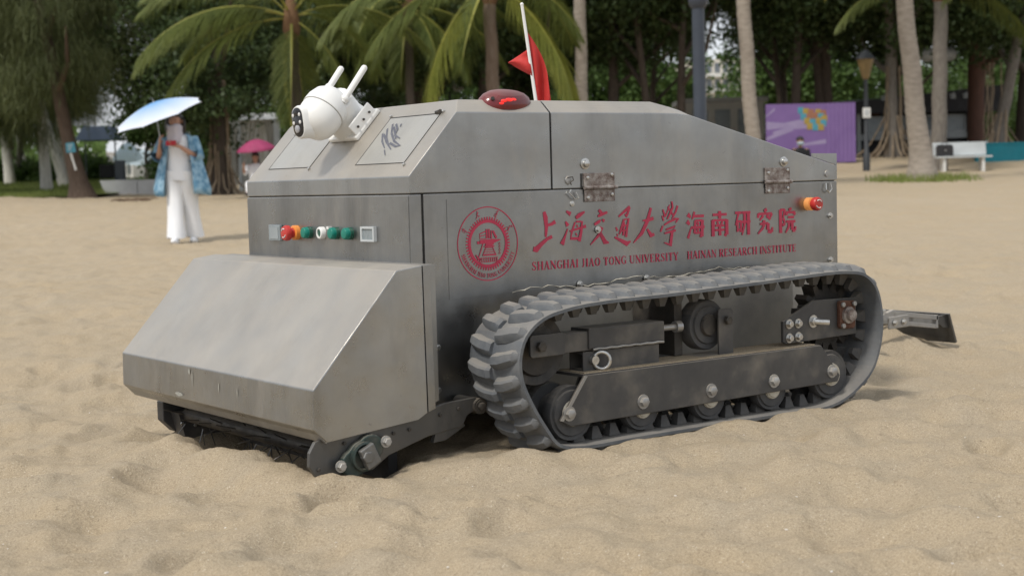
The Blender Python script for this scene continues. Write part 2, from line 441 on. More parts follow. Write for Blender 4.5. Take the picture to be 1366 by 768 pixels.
M['dark_roof'] = simple('dark_fascia', (0.022, 0.022, 0.026), (0.035, 0.033, 0.036), 4, 0.6)
M['window'] = simple('window_glass', (0.22, 0.26, 0.285), (0.34, 0.38, 0.40), 2, 0.15, 0, 0, 0)
M['dark_interior'] = simple('dark_interior', (0.018, 0.018, 0.02), None, 3, 0.8)
M['curtain'] = translucent('white_curtain', (0.70, 0.70, 0.67), 0.45)
M['pink'] = simple('pink_canvas', (0.36, 0.045, 0.135), (0.30, 0.038, 0.115), 3, 0.7)
M['amber_glass'] = simple('amber_lantern_glass', (0.24, 0.165, 0.07), (0.17, 0.12, 0.055), 5, 0.35)
M['globe'] = simple('frosted_globe', (0.33, 0.35, 0.36), (0.27, 0.29, 0.30), 5, 0.4)
M['bag'] = simple('black_bag', (0.016, 0.016, 0.018), (0.025, 0.025, 0.028), 9, 0.6)
M['facade'] = simple('cream_facade', (0.66, 0.62, 0.54), (0.58, 0.55, 0.49), 0.5, 0.8)
M['facade_win'] = simple('facade_window', (0.10, 0.12, 0.14), (0.16, 0.18, 0.2), 0.6, 0.3)
M['skin'] = simple('skin', (0.46, 0.26, 0.18), (0.40, 0.22, 0.15), 8, 0.55)
M['hair'] = simple('black_hair', (0.018, 0.014, 0.012), (0.03, 0.024, 0.02), 30, 0.5)
M['cloth_white'] = simple('white_cotton', (0.84, 0.85, 0.87), (0.76, 0.78, 0.81), 4, 0.9, 0, 0.2)
M['cloth_black'] = simple('black_cotton', (0.016, 0.016, 0.018), (0.025, 0.025, 0.027), 6, 0.85)
M['mask'] = simple('pale_blue_mask', (0.52, 0.62, 0.68), (0.45, 0.55, 0.62), 9, 0.8)
M['veil'] = simple('white_veil', (0.60, 0.55, 0.58), (0.48, 0.46, 0.52), 14, 0.85)
M['shell'] = simple('shell_white', (0.74, 0.71, 0.66), (0.55, 0.5, 0.43), 40, 0.6)
M['twig'] = simple('dry_twig', (0.10, 0.065, 0.04), (0.16, 0.11, 0.07), 30, 0.9)
M['phone_red'] = simple('red_phone_case', (0.50, 0.03, 0.04), None, 9, 0.4)

def batik():
    m, nt, b = nodes_of('blue_patterned_cloth')
    f = ramp(nt, noise(nt, 13, 4, 'Object', None, 0.6), 0.42, 0.58)
    col = mixrgb(nt, f, (0.10, 0.235, 0.36), (0.27, 0.43, 0.55))
    nt.links.new(col, b.inputs['Base Color']); b.inputs['Roughness'].default_value = 0.85
    return m
M['batik'] = batik()
def brolly():
    m, nt, b = nodes_of('blue_to_white_umbrella_cloth')
    tc = nt.nodes.new('ShaderNodeTexCoord'); ln = nt.nodes.new('ShaderNodeVectorMath'); ln.operation = 'LENGTH'
    nt.links.new(tc.outputs['Object'], ln.inputs[0])
    f = ramp(nt, ln.outputs['Value'], 0.05, 0.52)
    col = mixrgb(nt, f, (0.16, 0.40, 0.74), (0.72, 0.77, 0.86))
    nt.links.new(col, b.inputs['Base Color']); b.inputs['Roughness'].default_value = 0.6
    t = nt.nodes.new('ShaderNodeBsdfTranslucent'); nt.links.new(col, t.inputs['Color'])
    mx = nt.nodes.new('ShaderNodeMixShader'); mx.inputs[0].default_value = 0.15
    nt.links.new(b.outputs[0], mx.inputs[1]); nt.links.new(t.outputs[0], mx.inputs[2])
    nt.links.new(mx.outputs[0], nt.nodes['Material Output'].inputs['Surface'])
    return m
M['brolly'] = brolly()

# ------------------------------------------------------------------ terrain
CH = np.array([CAM.x, CAM.y])
FH2 = np.array([FH.x, FH.y]); RH2 = np.array([RH.x, RH.y])

def vnoise(x, y, seed):
    xi = np.floor(x).astype(np.int64); yi = np.floor(y).astype(np.int64)
    xf = x-xi; yf = y-yi
    u = xf*xf*xf*(xf*(xf*6-15)+10); v = yf*yf*yf*(yf*(yf*6-15)+10)
    def h(a, b):
        n = (a*374761393+b*668265263+seed*1442695041) & 0x7fffffff
        n = ((n ^ (n >> 13))*1274126177) & 0x7fffffff
        n = n ^ (n >> 16)
        return (n & 0xffff)/65535.0
    return (h(xi, yi)*(1-u)+h(xi+1, yi)*u)*(1-v)+(h(xi, yi+1)*(1-u)+h(xi+1, yi+1)*u)*v

def fbm(x, y, s, octv, seed):
    t = np.zeros_like(x); a = 1.0; tot = 0
    for k in range(octv):
        t += a*(vnoise(x/s+17.3*k, y/s-9.1*k, seed+k)-0.5); tot += a; a *= 0.5; s *= 0.48
    return t/tot

def sstep(a, b, x):
    t = np.clip((x-a)/(b-a), 0, 1); return t*t*(3-2*t)

PRN = np.random.default_rng(5)
_n = 900
_d = 2.2+22*PRN.random(_n)**1.7
PRINTS = np.stack([_d, (PRN.random(_n)-0.5)*(0.95*_d+1.0), 0.045+0.085*PRN.random(_n)**1.5, PRN.random(_n)*6.28, 0.35+0.65*PRN.random(_n)], 1)

def base_h(d):
    xs = [-50, 6, 12, 18.7, 25, 33, 40, 47, 55, 65, 150, 900]
    zs = [0, 0, .015, .07, .27, .50, .59, .80, 1.02, 1.25, 1.7, 2.2]
    return np.interp(d, xs, zs)

def G(x, y, fine=True):
    x = np.asarray(x, float); y = np.asarray(y, float)
    dx = x-CH[0]; dy = y-CH[1]
    d = dx*FH2[0]+dy*FH2[1]; l = dx*RH2[0]+dy*RH2[1]
    z = base_h(d)+0.30*sstep(45.5, 49, d)*sstep(6, 9, l)
    near = 1-sstep(7, 11, d)
    z = z+near*(-0.012-0.022*(1-sstep(-0.1, 0.35, x))-0.035*sstep(0.1, 1.3, y))
    if not fine: return z
    rob = np.maximum(sstep(-0.15, -0.55, x), 0)
    # distance from robot footprint keeps contact zone smooth
    ex = np.maximum(np.maximum(0.0-x, x-1.6), 0); ey = np.maximum(np.maximum(-0.36-y, y-1.36), 0)
    foot = sstep(0.02, 0.35, np.hypot(ex, ey))
    amp = 0.35+0.65*foot
    z = z+0.050*amp*fbm(x, y, 0.85, 2, 3)+0.050*amp*fbm(x, y, 0.30, 3, 8)*(0.65+0.5*sstep(0.5, -1.5, l))+0.034*fbm(x, y, 0.11, 3, 21)+0.014*fbm(x, y, 0.045, 2, 33)*(1-sstep(5, 9, d))
    z = z+0.06*fbm(x, y, 3.0, 2, 40)*foot
    for pd, pl, pr, pa, ps in PRINTS:
        m = np.abs(d-pd) < 0.6
        if not m.any(): continue
        mm = m & (np.abs(l-pl) < 0.6)
        if not mm.any(): continue
        a = d[mm]-pd; c = l[mm]-pl
        u = (a*math.cos(pa)+c*math.sin(pa))/(pr*1.5); v = (-a*math.sin(pa)+c*math.cos(pa))/pr
        q = u*u+v*v
        z[mm] += (-0.022*np.exp(-q*q*0.8)+0.008*np.exp(-(np.sqrt(q)-1.5)**2*5))*ps*amp[mm]*1.35
    # pit dug by the brush, berms at its edge and along the track
    pit = sstep(-0.365, -0.30, x+0.02*fbm(x, y, 0.2, 2, 77)*2)*sstep(0.02, -0.06, x)*sstep(-0.09, -0.02, y)*sstep(1.06, 0.85, y)
    z = z-0.13*pit
    z = z+0.052*np.exp(-((x+0.43)/0.10)**2)*sstep(-0.25, 0.0, y)*sstep(1.15, 0.7, y)
    z = z+0.030*np.exp(-((y+0.30+0.35*(x-0.0))/0.10)**2)*sstep(-0.2, -0.05, x)*sstep(0.26, 0.12, x)
    z = z+0.010*np.exp(-((y+0.16)/0.10)**2-((x+0.28)/0.14)**2)+0.015*np.exp(-((y+0.14)/0.09)**2-((x-0.0)/0.12)**2)
    z = z+0.020*np.exp(-((y+0.385)/0.05)**2)*sstep(0.08, 0.28, x)*sstep(1.6, 1.4, x)*(0.75+fbm(x, y, 0.16, 2, 91)*1.6)+0.012*np.exp(-((y+0.30)/0.10)**2)*sstep(0.02, 0.2, x)*sstep(0.42, 0.30, x)
    z = z+0.070*np.exp(-((x-2.74)/0.24)**2-((y-0.62)/0.22)**2)
    z = z+0.10*np.exp(-((d-37.5)/0.8)**2)*sstep(-10.0, -13, l)
    return z

def g1(x, y): return float(G(np.array([x]), np.array([y]), False)[0])

def at(px, py, d): return CAM+d*(FW+RT*((px-683)/FPX)-UP*((py-384)/FPX))

def gp(px, d):                                       # ground point in the column px at distance d
    py = 240
    for _ in range(6):
        p = at(px, py, d)
        z = g1(p.x, p.y)
        py += (p.z-z)*FPX/d
    p = at(px, py, d); return Vector((p.x, p.y, z))

def build_sand():
    d = [-60, -30, -12, -5, -2, 0, 0.8]
    x = 1.4
    while x < 130: d.append(x); x *= 1.0075 if x > 3.2 else 1.0052
    d += [150, 200, 280, 400, 600, 900]
    d = np.array(d)
    nf = 470
    s = np.linspace(-1, 1, nf)
    half = np.maximum(0.43*np.maximum(d, 0)+0.75, 1.2)
    L = half[:, None]*s[None, :]
    ext = np.array([1.15, 1.4, 1.9, 3, 5, 9, 16])
    left = -(half[:, None]*ext[::-1][None, :]+np.array([0, 1, 3, 8, 25, 70, 200])[::-1])
    right = half[:, None]*ext[None, :]+np.array([0, 1, 3, 8, 25, 70, 200])
    L = np.concatenate([left, L, right], 1)
    D = np.repeat(d[:, None], L.shape[1], 1)
    X = CH[0]+D*FH2[0]+L*RH2[0]; Y = CH[1]+D*FH2[1]+L*RH2[1]
    Z = G(X.ravel(), Y.ravel()).reshape(X.shape)
    n, m = X.shape
    me = bpy.data.meshes.new('sand_beach')
    co = np.stack([X, Y, Z], -1).reshape(-1, 3).astype(np.float32)
    i = np.arange(n*m).reshape(n, m)
    q = np.stack([i[:-1, :-1], i[:-1, 1:], i[1:, 1:], i[1:, :-1]], -1).reshape(-1, 4).astype(np.int32)
    me.vertices.add(len(co)); me.vertices.foreach_set('co', co.ravel())
    me.loops.add(q.size); me.loops.foreach_set('vertex_index', q.ravel())
    me.polygons.add(len(q)); me.polygons.foreach_set('loop_start', np.arange(0, q.size, 4, dtype=np.int32))
    me.polygons.foreach_set('use_smooth', np.ones(len(q), dtype=bool))
    me.materials.append(M['sand']); me.update(calc_edges=True)
    o = bpy.data.objects.new('sand_beach', me); link(o, (0, 0, 0)); o['kind'] = 'structure'
build_sand()

def build_lawn():
    d = np.linspace(40, 80, 60); l = np.linspace(-60, -11.2, 70)
    D, L = np.meshgrid(d, l, indexing='ij')
    D = D + 0.5*np.sin(L*1.3)*(D < 41)
    L = np.where(L > -11.5, L+0.4*np.sin(D*1.1)-(D < 42)*0.5, L)
    X = CH[0]+D*FH2[0]+L*RH2[0]; Y = CH[1]+D*FH2[1]+L*RH2[1]
    Z = G(X.ravel(), Y.ravel(), False).reshape(X.shape)+0.06
    n, m = X.shape; mb = MB()
    i = np.arange(n*m).reshape(n, m)
    q = np.stack([i[:-1, :-1], i[:-1, 1:], i[1:, 1:], i[1:, :-1]], -1).reshape(-1, 4)
    mb.v = [tuple(p) for p in np.stack([X, Y, Z], -1).reshape(-1, 3)]; mb.f = [tuple(int(a) for a in t) for t in q]; mb.m = [0]*len(mb.f)
    o = mb.build('lawn', M['lawn'], smooth=80, origin=(0, 0, 0)); o['kind'] = 'structure'
build_lawn()

def blades(name, pts, hmin, hmax, w, label):
    n = len(pts)
    a = rng.random(n)*6.283; h = hmin+(hmax-hmin)*rng.random(n)
    dirx = np.stack([np.cos(a), np.sin(a), np.zeros(n)], 1)
    lean = (rng.random((n, 3))-0.5)*np.array([1, 1, 0])*h[:, None]*0.9
    top = pts+lean+np.stack([np.zeros(n), np.zeros(n), h], 1)
    P = np.stack([pts-dirx*w, pts+dirx*w, top+dirx*w*0.25, top-dirx*w*0.25], 1)
    me = quad_mesh(name, P, [M['grass']], pts.mean(0))
    o = bpy.data.objects.new(name, me); link(o, pts.mean(0)); tag(o, label, 'grass', kind='stuff')
def ground_pts(n, d0, d1, l0, l1, shape=None):
    d = d0+(d1-d0)*rng.random(n); l = l0+(l1-l0)*rng.random(n)
    if shape is not None:
        k = shape(d, l); d = d[k]; l = l[k]
    x = CH[0]+d*FH2[0]+l*RH2[0]; y = CH[1]+d*FH2[1]+l*RH2[1]
    return np.stack([x, y, G(x, y, False)], 1)
p_ = ground_pts(30000, 40, 62, -22, -11.4); p_[:, 2] += 0.04
blades('lawn_grass', p_, 0.05, 0.16, 0.012, 'short green grass of the lawn under the casuarina trees on the left')
p_ = ground_pts(5200, 31, 35.5, 7.7, 11.2, lambda d, l: ((d-33)/1.6)**2+((l-9.1)/1.2)**2+0.9*rng.random(len(d)) < 1.15)
blades('grass_patch', p_, 0.04, 0.20, 0.011, 'patch of low green grass round the foot of the pale foreground palm')

# ================================================================== ROBOT
Z0 = 0.70                                             # seam between body and lid, above the sand
W_, LN = 1.0, 1.733
robot = empty('beach_cleaning_robot', (0.75, 0.5, 0), 'stainless steel tracked beach cleaning robot with red Chinese lettering standing on the sand', 'robot')

def zz(poly): return [(x, z+Z0) for x, z in poly]

# ---- main body: side panels, rear, inner box
m = MB()
side = zz([(0.046, -0.0015), (LN, -0.0015), (LN, -0.285), (1.62, -0.30), (1.55, -0.56), (0.30, -0.60), (0.046, -0.603)])
m.prism(side, 'y', 0.0, W_)
body = m.build('body', M['steel'], robot, bevel=0.0022)
# thin plates welded under the lettering, along the lower body behind the track
m = MB(); m.prism(zz([(0.122, -0.018), (1.557, -0.018), (1.557, -0.262), (0.122, -0.30)]), 'y', -0.0015, 0.004)
m.build('side_plate', M['steel'], robot, bevel=0)
m = MB(); m.box(0.42, 1.50, -0.008, 0.0, Z0-0.60, Z0-0.335); m.build('skirt_panel', M['dusty_wall'], robot)
# screws on the body
def bolts(name, pts, ax, r, h, mat, parent, washer=True, sub=True):
    proto = None; out = []
    for p in pts:
        p = Vector((p[0], p[1], p[2]+Z0))
        if proto is None:
            mb = MB(); mb.hexbolt(p, ax, r, h, washer); proto = mb.build(name, mat, parent, smooth=40, origin=p); out.append(proto)
        else:
            c = proto.copy(); link(c, p, parent); out.append(c)
    return out
bolts('screw', [(1.696, 0, -.119), (1.695, 0, -.27), (.076, 0, -.431), (.074, 0, -.552), (.59, -0.004, -.285), (.855, -.004, -.282), (.665, -.0035, -.125)], (0, -1, 0), 0.0075, 0.010, M['bright'], robot)

m = MB(); g_ = random.Random(4); pts = []; rr = []
for k in range(46):
    t = k/45; x = 0.34+0.98*t
    pts.append((x, -0.0035, Z0-0.292+0.020*t+g_.uniform(-0.004, 0.004)+0.006*math.sin(t*17))); rr.append(g_.uniform(0.0008, 0.0026) if g_.random() > 0.25 else 0.0005)
m.tube(pts, rr, 6); m.build('sealant_bead', M['sealant'], robot, smooth=60)
# ---- control box (front, with the push buttons)
m = MB(); m.prism(zz([(0.0, -0.0015), (0.040, -0.0015), (0.040, -0.60), (0.02, -0.60), (0.0, -0.20)]), 'y', 0.001, W_-0.001)
cbox = m.build('control_box', M['steel'], robot, bevel=0.003)
m = MB(); m.box(0.0395, 0.0465, 0.004, W_-0.004, Z0-0.59, Z0-0.006); m.build('seam_gap', M['gap'], robot)
m = MB()
m.prism(zz([(-0.003, -0.004), (0.0, -0.004), (0.0, -0.192), (-0.003, -0.192)]), 'y', 0.004, W_-0.004)
m.build('control_panel', M['steel'], robot, bevel=0.001)

FX = -0.003
def panel_switch(y, z, kind):
    p = Vector((FX, y, Z0+z)); ax = Vector((-1, 0, 0))
    if kind == 'estop':
        m = MB(); m.lathe([(0.023, 0), (0.023, 0.014), (0.018, 0.016)], p, ax, 22); a = m.build('emergency_stop', M['orange_plastic'], robot, smooth=40)
        m = MB(); m.lathe([(0.015, 0.014), (0.015, 0.026), (0.0235, 0.030), (0.0245, 0.040), (0.021, 0.047), (0.0, 0.049)], p, ax, 22)
        b = m.build('mushroom_head', M['red_plastic'], a, smooth=40)
        m = MB()
        for t0 in (0.4, 3.5):
            pts = [p+ax*0.0488+Vector((0, math.cos(t0+k*0.22), math.sin(t0+k*0.22)))*0.0135 for k in range(9)]
            m.tube(pts, [0.0006]+[0.0018]*7+[0.0006], 6)
        m.build('turn_arrow', M['print_white'], a)
        return
    if kind == 'green':
        m = MB(); m.lathe([(0.0185, 0), (0.0185, 0.010), (0.016, 0.012)], p, ax, 20); a = m.build('push_button', M['dark_green_plastic'], robot, smooth=40)
        m = MB(); m.lathe([(0.0172, 0.010), (0.0172, 0.022), (0.0145, 0.026), (0, 0.027)], p, ax, 20); m.build('button_cap', M['green_plastic'], a, smooth=40)
    if kind == 'chrome':
        m = MB(); m.lathe([(0.0185, 0), (0.0185, 0.013), (0.0165, 0.016), (0.0125, 0.0165), (0.0115, 0.012), (0, 0.012)], p, ax, 20); a = m.build('push_button', M['white_plastic'], robot, smooth=40)
        m = MB(); m.lathe([(0.0108, 0.010), (0.0108, 0.0135), (0, 0.0145)], p, ax, 20); m.build('button_cap', M['dark_green_plastic'], a, smooth=40)
panel_switch(0.655, -0.113, 'estop')
for y, k in ((0.572, 'green'), (0.489, 'chrome'), (0.404, 'green'), (0.322, 'green')): panel_switch(y, -0.112, k)
m = MB(); m.box(FX-0.010, FX, 0.755, 0.832, Z0-0.140, Z0-0.090); a = m.build('display', M['grey_plastic'], robot, bevel=0.002)
m = MB(); m.box(FX-0.0115, FX-0.0095, 0.765, 0.822, Z0-0.134, Z0-0.097); m.build('screen', M['window'], a)
m = MB()
for (y0, y1, z0, z1) in ((.176, .252, -.134, -.128), (.176, .252, -.097, -.091), (.176, .184, -.128, -.097), (.244, .252, -.128, -.097)):
    m.box(FX-0.010, FX, y0, y1, Z0+z0, Z0+z1)
a = m.build('display', M['pale_grey_paint'], robot)
m = MB(); m.box(FX-0.006, FX, 0.184, 0.244, Z0-0.128, Z0-0.097); m.build('screen', M['grey_plastic'], a)
m = MB(); m.box(FX-0.012, FX, 0.435, 0.447, Z0-0.100, Z0-0.092); m.build('indicator', M['white_plastic'], robot)

# ---- lid (front half) with sloped face and chamfered edges, lid (rear half)
CHY, CHZ = 0.045, 0.264
fl = MB()
# front lid cross profile per station: station gives (x, ztop(side), zroof)
v = [(0.0, 0.0, 0.0012), (0.0, W_, 0.0012), (0.0, 0.0, 0.049), (0.0, W_, 0.049),
     (0.164, 0.0, 0.226), (0.164, W_, 0.226), (0.200, CHY, CHZ), (0.200, W_-CHY, CHZ),
     (0.495, 0.0, 0.226), (0.495, W_, 0.226), (0.495, CHY, CHZ), (0.495, W_-CHY, CHZ), (0.495, 0.0, 0.0012), (0.495, W_, 0.0012)]
v = [(a, b, c+Z0) for a, b, c in v]
fl.add(v, [(0, 2, 3, 1), (2, 4, 6, 7, 5, 3), (0, 12, 8, 4, 2), (1, 3, 5, 9, 13), (4, 8, 10, 6), (5, 7, 11, 9), (6, 10, 11, 7), (12, 13, 9, 11, 10, 8), (0, 1, 13, 12)])
front_lid = fl.build('front_lid', M['steel_deck'], robot, bevel=0.0025)
rl = MB()
X0 = 0.501
sec = [(X0, .226, CHZ), (0.93, .226, CHZ), (1.00, .2255, .250), (1.05, .2215, .238), (1.13, .2015, .2085), (1.728, .052, .056)]
low, top, tin = [], [], []
for x, z1, z2 in sec:
    low.append((x, z1)); top.append((x, z2))
vs = []
for x, z1, z2 in sec:
    vs += [(x, 0, .0012+Z0), (x, 0, z1+Z0), (x, CHY, z2+Z0), (x, W_-CHY, z2+Z0), (x, W_, z1+Z0), (x, W_, .0012+Z0)]
fs = []
for k in range(len(sec)-1):
    for i in range(6):
        j = (i+1) % 6
        fs.append((k*6+i, k*6+j, (k+1)*6+j, (k+1)*6+i))
fs.append(tuple(range(6))); fs.append(tuple((len(sec)-1)*6+i for i in range(6)))
rl.add(vs, fs)
rear_lid = rl.build('rear_lid', M['steel_deck'], robot, bevel=0.0025)
m = MB(); m.box(0.494, 0.502, 0.004, W_-0.005, Z0+0.005, Z0+0.222); m.build('seam_gap', M['gap'], robot)
m = MB(); m.box(0.005, LN-0.01, 0.004, W_-0.004, Z0-0.005, Z0+0.005); m.build('seam_gap', M['gap'], robot)
m = MB(); m.box(0.606, 0.610, -0.002, 0.004, Z0+0.002, Z0+0.045); m.build('slot', M['gap'], robot)
# translucent grey plate standing up at the tail
m = MB(); m.prism([(1.618, Z0+0.082), (1.618, Z0+.094), (1.737, Z0+.093), (1.737, Z0+.004), (1.730, Z0+0.004), (1.730, Z0+0.055)], 'y', 0.003, 0.010)
m.build('tail_plate', M['steel_deck'], robot)

# slope plane frame of the front lid
SO = Vector((0, 0, Z0+0.049)); SU = Vector((0.164, 0, 0.177)).normalized(); SN = Vector((-SU.z, 0, SU.x))
def sl(s, y, h=0.0): return SO+SU*s+Vector((0, y, 0))+SN*h
def hatch(y0, y1, s0, s1, tilt):
    m = MB()
    e = 0.0045; f = 0.0014
    for (a0, a1, b0, b1) in ((y0-f, y0, s0-f, s1+e), (y1, y1+e, s0-f, s1+e), (y0, y1, s0-f, s0), (y0, y1, s1, s1+e)):
        m.obox(sl((b0+b1)/2, (a0+a1)/2, 0.0000), SU*(b1-b0)/2, Vector((0, (a1-a0)/2, 0)), SN*0.0012)
    m.build('window_gap_shade', M['gap'], robot)  # dark strips paint the cover's shadow line, broader on two edges
    m = MB(); m.obox(sl((s0+s1)/2, (y0+y1)/2, 0.0), SU*((s1-s0)/2-0.0003), Vector((0, (y1-y0)/2-0.0003, 0)), SN*0.0016)
    a = m.build('window_cover', M['cover'], robot)
    return a
h1 = hatch(0.078, 0.345, 0.053, 0.238, 0)
h2 = hatch(0.631, 0.904, 0.053, 0.198, 0)
for y, s in ((0.068, 0.044), (0.352, 0.246), (0.068, 0.247), (0.625, 0.045), (0.912, 0.206)):
    m = MB(); m.hexbolt(sl(s, y, 0.0), SN, 0.0045, 0.006); m.build('screw', M['bright'], robot)
m = MB(); m.tube([sl(0.243, 0.10, 0.004), sl(0.243, 0.075, 0.006)], [0.005, 0.007], 8); m.build('hatch_knob', M['dark_iron'], robot)
# grey marker scribble on the right cover
m = MB()
def on_slope(px, py):
    d = RT*((px-683)/FPX)-UP*((py-384)/FPX)+FW
    t = (SO-CAM).dot(SN)/d.dot(SN)
    return CAM+d*t
scr = [[(350,330),(345,420),(372,500)], [(365,340),(395,430),(445,515)], [(405,275),(393,380),(422,470)], [(465,225),(452,330),(482,420),(550,470)], [(430,440),(500,480),(555,468)], [(505,225),(520,290),(490,350),(548,388)], [(562,225),(553,258)], [(478,260),(492,320),(500,395)], [(372,520),(380,580)]]
for k, stq in enumerate(scr):
    q = [on_slope(470+a*.1172, 140+b*.1172) for a, b in stq]
    rings = []
    for i, p in enumerate(q):
        d_ = (q[min(i+1, len(q)-1)]-q[max(i-1, 0)]).normalized(); n_ = d_.cross(SN).normalized()*0.0038*(0.45 if i == len(q)-1 or k == 8 else 1)
        rings.append([p+n_+SN*(0.0019+0.0002*k), p-n_+SN*(0.0019+0.0002*k)])
    m.loft(rings, False, False)
m.build('scribble', M['graffiti'], h1)

# ---- latches, hinges and fittings on the side
def part_hinge(x0, x1, z0, z1):
    m = MB()
    m.box(x0, x1-0.004, -0.0065, -0.0005, Z0+0.007, Z0+z1)
    m.box(x0, x1-0.004, -0.0065, -0.0040, Z0+z0, Z0-0.004)
    hp = m.build('hinge', M['rust'], robot, bevel=0.001)
    m = MB()
    for k in range(4):
        a = x0-0.003+(x1-x0+0.006)*k/4
        m.cyl((a+0.0006, -0.009, Z0+0.002), (a+(x1-x0+0.006)/4-0.0006, -0.009, Z0+0.002), 0.0058, n=12)
    m.build('hinge_pin', M['rust'], hp, smooth=40)
    for x, z in ((x0+0.012, 0.032), (x1-0.016, 0.040), (x0+0.012, -0.028), (x1-0.016, -0.020)):
        m = MB(); m.lathe([(0.0055, 0), (0.005, 0.003), (0.0, 0.0042)], (x, -0.0065, Z0+z), (0, -1, 0), 10); m.build('rivet', M['bright'], hp, smooth=40)
part_hinge(0.616, 0.738, -0.040, 0.046)
part_hinge(1.382, 1.500, -0.036, 0.049)
for x, z in ((0.624, 0.074), (1.472, 0.068)):
    m = MB(); m.lathe([(0.017, 0), (0.017, 0.003), (0.011, 0.004), (0.010, 0.013), (0.006, 0.016), (0, 0.0165)], (x, 0, Z0+z), (0, -1, 0), 18)
    m.build('dome_bolt', M['bright'], robot, smooth=40)
m = MB(); m.lathe([(0.009, 0), (0.008, 0.004), (0, 0.005)], (0.570, 0, Z0-0.044), (0, -1, 0), 12); m.build('dome_bolt', M['bright'], robot, smooth=40)
def latch(x):
    m = MB(); m.lathe([(0.013, 0), (0.012, 0.004), (0, 0.005)], (x, 0, Z0+0.026), (0, -1, 0), 14)
    lt = m.build('latch', M['steel_low'], robot, smooth=40)
    m = MB(); m.tube([(x-0.008, -0.007, Z0+0.034), (x+0.008, -0.010, Z0+0.036), (x+0.011, -0.010, Z0+0.026), (x, -0.009, Z0+0.020), (x+0.004, -0.008, Z0+0.012)], 0.0018, 6); m.build('hook', M['dark_iron'], lt)
    m = MB(); m.tube([(x+0.004, -0.006, Z0-0.002), (x-0.006, -0.010, Z0-0.012), (x+0.014, -0.012, Z0-0.030), (x+0.030, -0.010, Z0-0.029), (x+0.023, -0.006, Z0-0.010)], 0.0020, 6); m.build('wire_loop', M['bright'], lt)
latch(0.560)
lt = MB(); lt.tube([(1.672, -0.006, Z0-0.008), (1.668, -0.010, Z0-0.030), (1.682, -0.011, Z0-0.040), (1.697, -0.009, Z0-0.028), (1.694, -0.006, Z0-0.008)], 0.0025, 6); lt.build('latch', M['bright'], robot)
lt = MB(); lt.lathe([(0.012, 0), (0.011, 0.004), (0, 0.005)], (1.683, 0, Z0+0.024), (0, -1, 0), 12); lt.build('latch', M['steel_low'], robot, smooth=40)
# side emergency stop, its collar lit amber
m = MB(); ax = Vector((0, -1, 0)); p = Vector((1.588, 0, Z0-0.076))
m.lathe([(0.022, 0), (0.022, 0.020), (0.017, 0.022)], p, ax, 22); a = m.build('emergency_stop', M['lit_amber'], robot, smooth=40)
m = MB(); m.lathe([(0.015, 0.02), (0.015, 0.028), (0.0225, 0.031), (0.0235, 0.043), (0.020, 0.049), (0.0, 0.051)], p, ax, 22); m.build('mushroom_head', M['red_plastic'], a, smooth=40)
m = MB()
for t0 in (0.4, 3.5):
    m.tube([p+ax*0.0508+Vector((math.cos(t0+k*0.24), 0, math.sin(t0+k*0.24)))*0.0135 for k in range(9)], [0.0006]+[0.0018]*7+[0.0006], 6)
m.build('turn_arrow', M['print_white'], a)

# ---- lettering and emblem (flat print on the side plate)
PY = -0.0025
_layer = [0]
def ribbon(mb, pts, ws):
    """pts (x,z) with widths -> a flat stroke, each on its own hair-thin layer"""
    _layer[0] = (_layer[0]+1) % 9
    y = PY-0.00012*_layer[0]
    rings = []
    P2 = [Vector((a, b)) for a, b in pts]
    for i, p in enumerate(P2):
        a = P2[max(i-1, 0)]; b = P2[min(i+1, len(P2)-1)]
        d = (b-a).normalized(); n = Vector((-d.y, d.x))
        w = ws[i]/2
        rings.append([(p.x+n.x*w, y, p.y+n.y*w), (p.x-n.x*w, y, p.y-n.y*w)])
    mb.loft(rings, False, False)

def unproj_side(px, py):
    d = RT*((px-683)/FPX)-UP*((py-384)/FPX)+FW
    t = (0.0-CAM.y)/d.y
    q = CAM+d*t
    return q.x, q.z
C1 = {
 'shang': [[(190,95,30),(205,150,46),(215,250,36),(208,350,22)], [(225,232,22),(265,220,28),(305,195,36)], [(82,470,44),(112,478,52),(160,425,38),(220,372,28),(272,345,30)]],
 'hai': [[(415,90,16),(460,118,38)], [(408,195,18),(432,238,38)], [(430,265,10),(400,350,22),(372,425,46)], [(600,95,16),(545,130,38),(512,158,28)],
         [(515,195,18),(575,195,22),(565,300,28),(545,392,34)], [(505,200,16),(472,300,22),(462,365,28),(550,365,24)], [(450,292,14),(540,265,18),(615,240,28)], [(522,225,14),(532,250,14)], [(510,310,14),(524,335,14)]],
 'jiao': [[(745,75,24),(772,110,34)], [(735,142,18),(780,118,28),(830,100,20)], [(700,225,22),(745,195,28),(765,178,10)], [(780,172,18),(800,190,28)],
          [(775,250,36),(745,330,28),(660,428,8)], [(725,255,14),(765,320,32),(808,402,44),(848,408,14)]],
 'tong': [[(945,145,16),(1000,95,24),(1060,45,30)], [(1055,60,20),(1030,130,24)], [(1010,120,16),(1032,147,18)], [(1000,170,20),(965,290,24),(952,325,10)],
          [(1000,175,16),(1046,165,24),(1030,260,24),(1020,350,24)], [(1003,200,14),(992,335,22)], [(980,240,12),(1035,228,12)], [(972,290,12),(1028,278,12)],
          [(918,250,14),(934,288,22)], [(930,318,14),(937,346,14)], [(905,352,16),(970,385,30),(1030,418,42),(1068,392,10)]],
 'da': [[(1188,185,12),(1240,180,28),(1298,160,28)], [(1272,55,24),(1240,180,36),(1180,310,34),(1095,410,8)], [(1235,270,18),(1275,335,40),(1306,322,24)]],
}
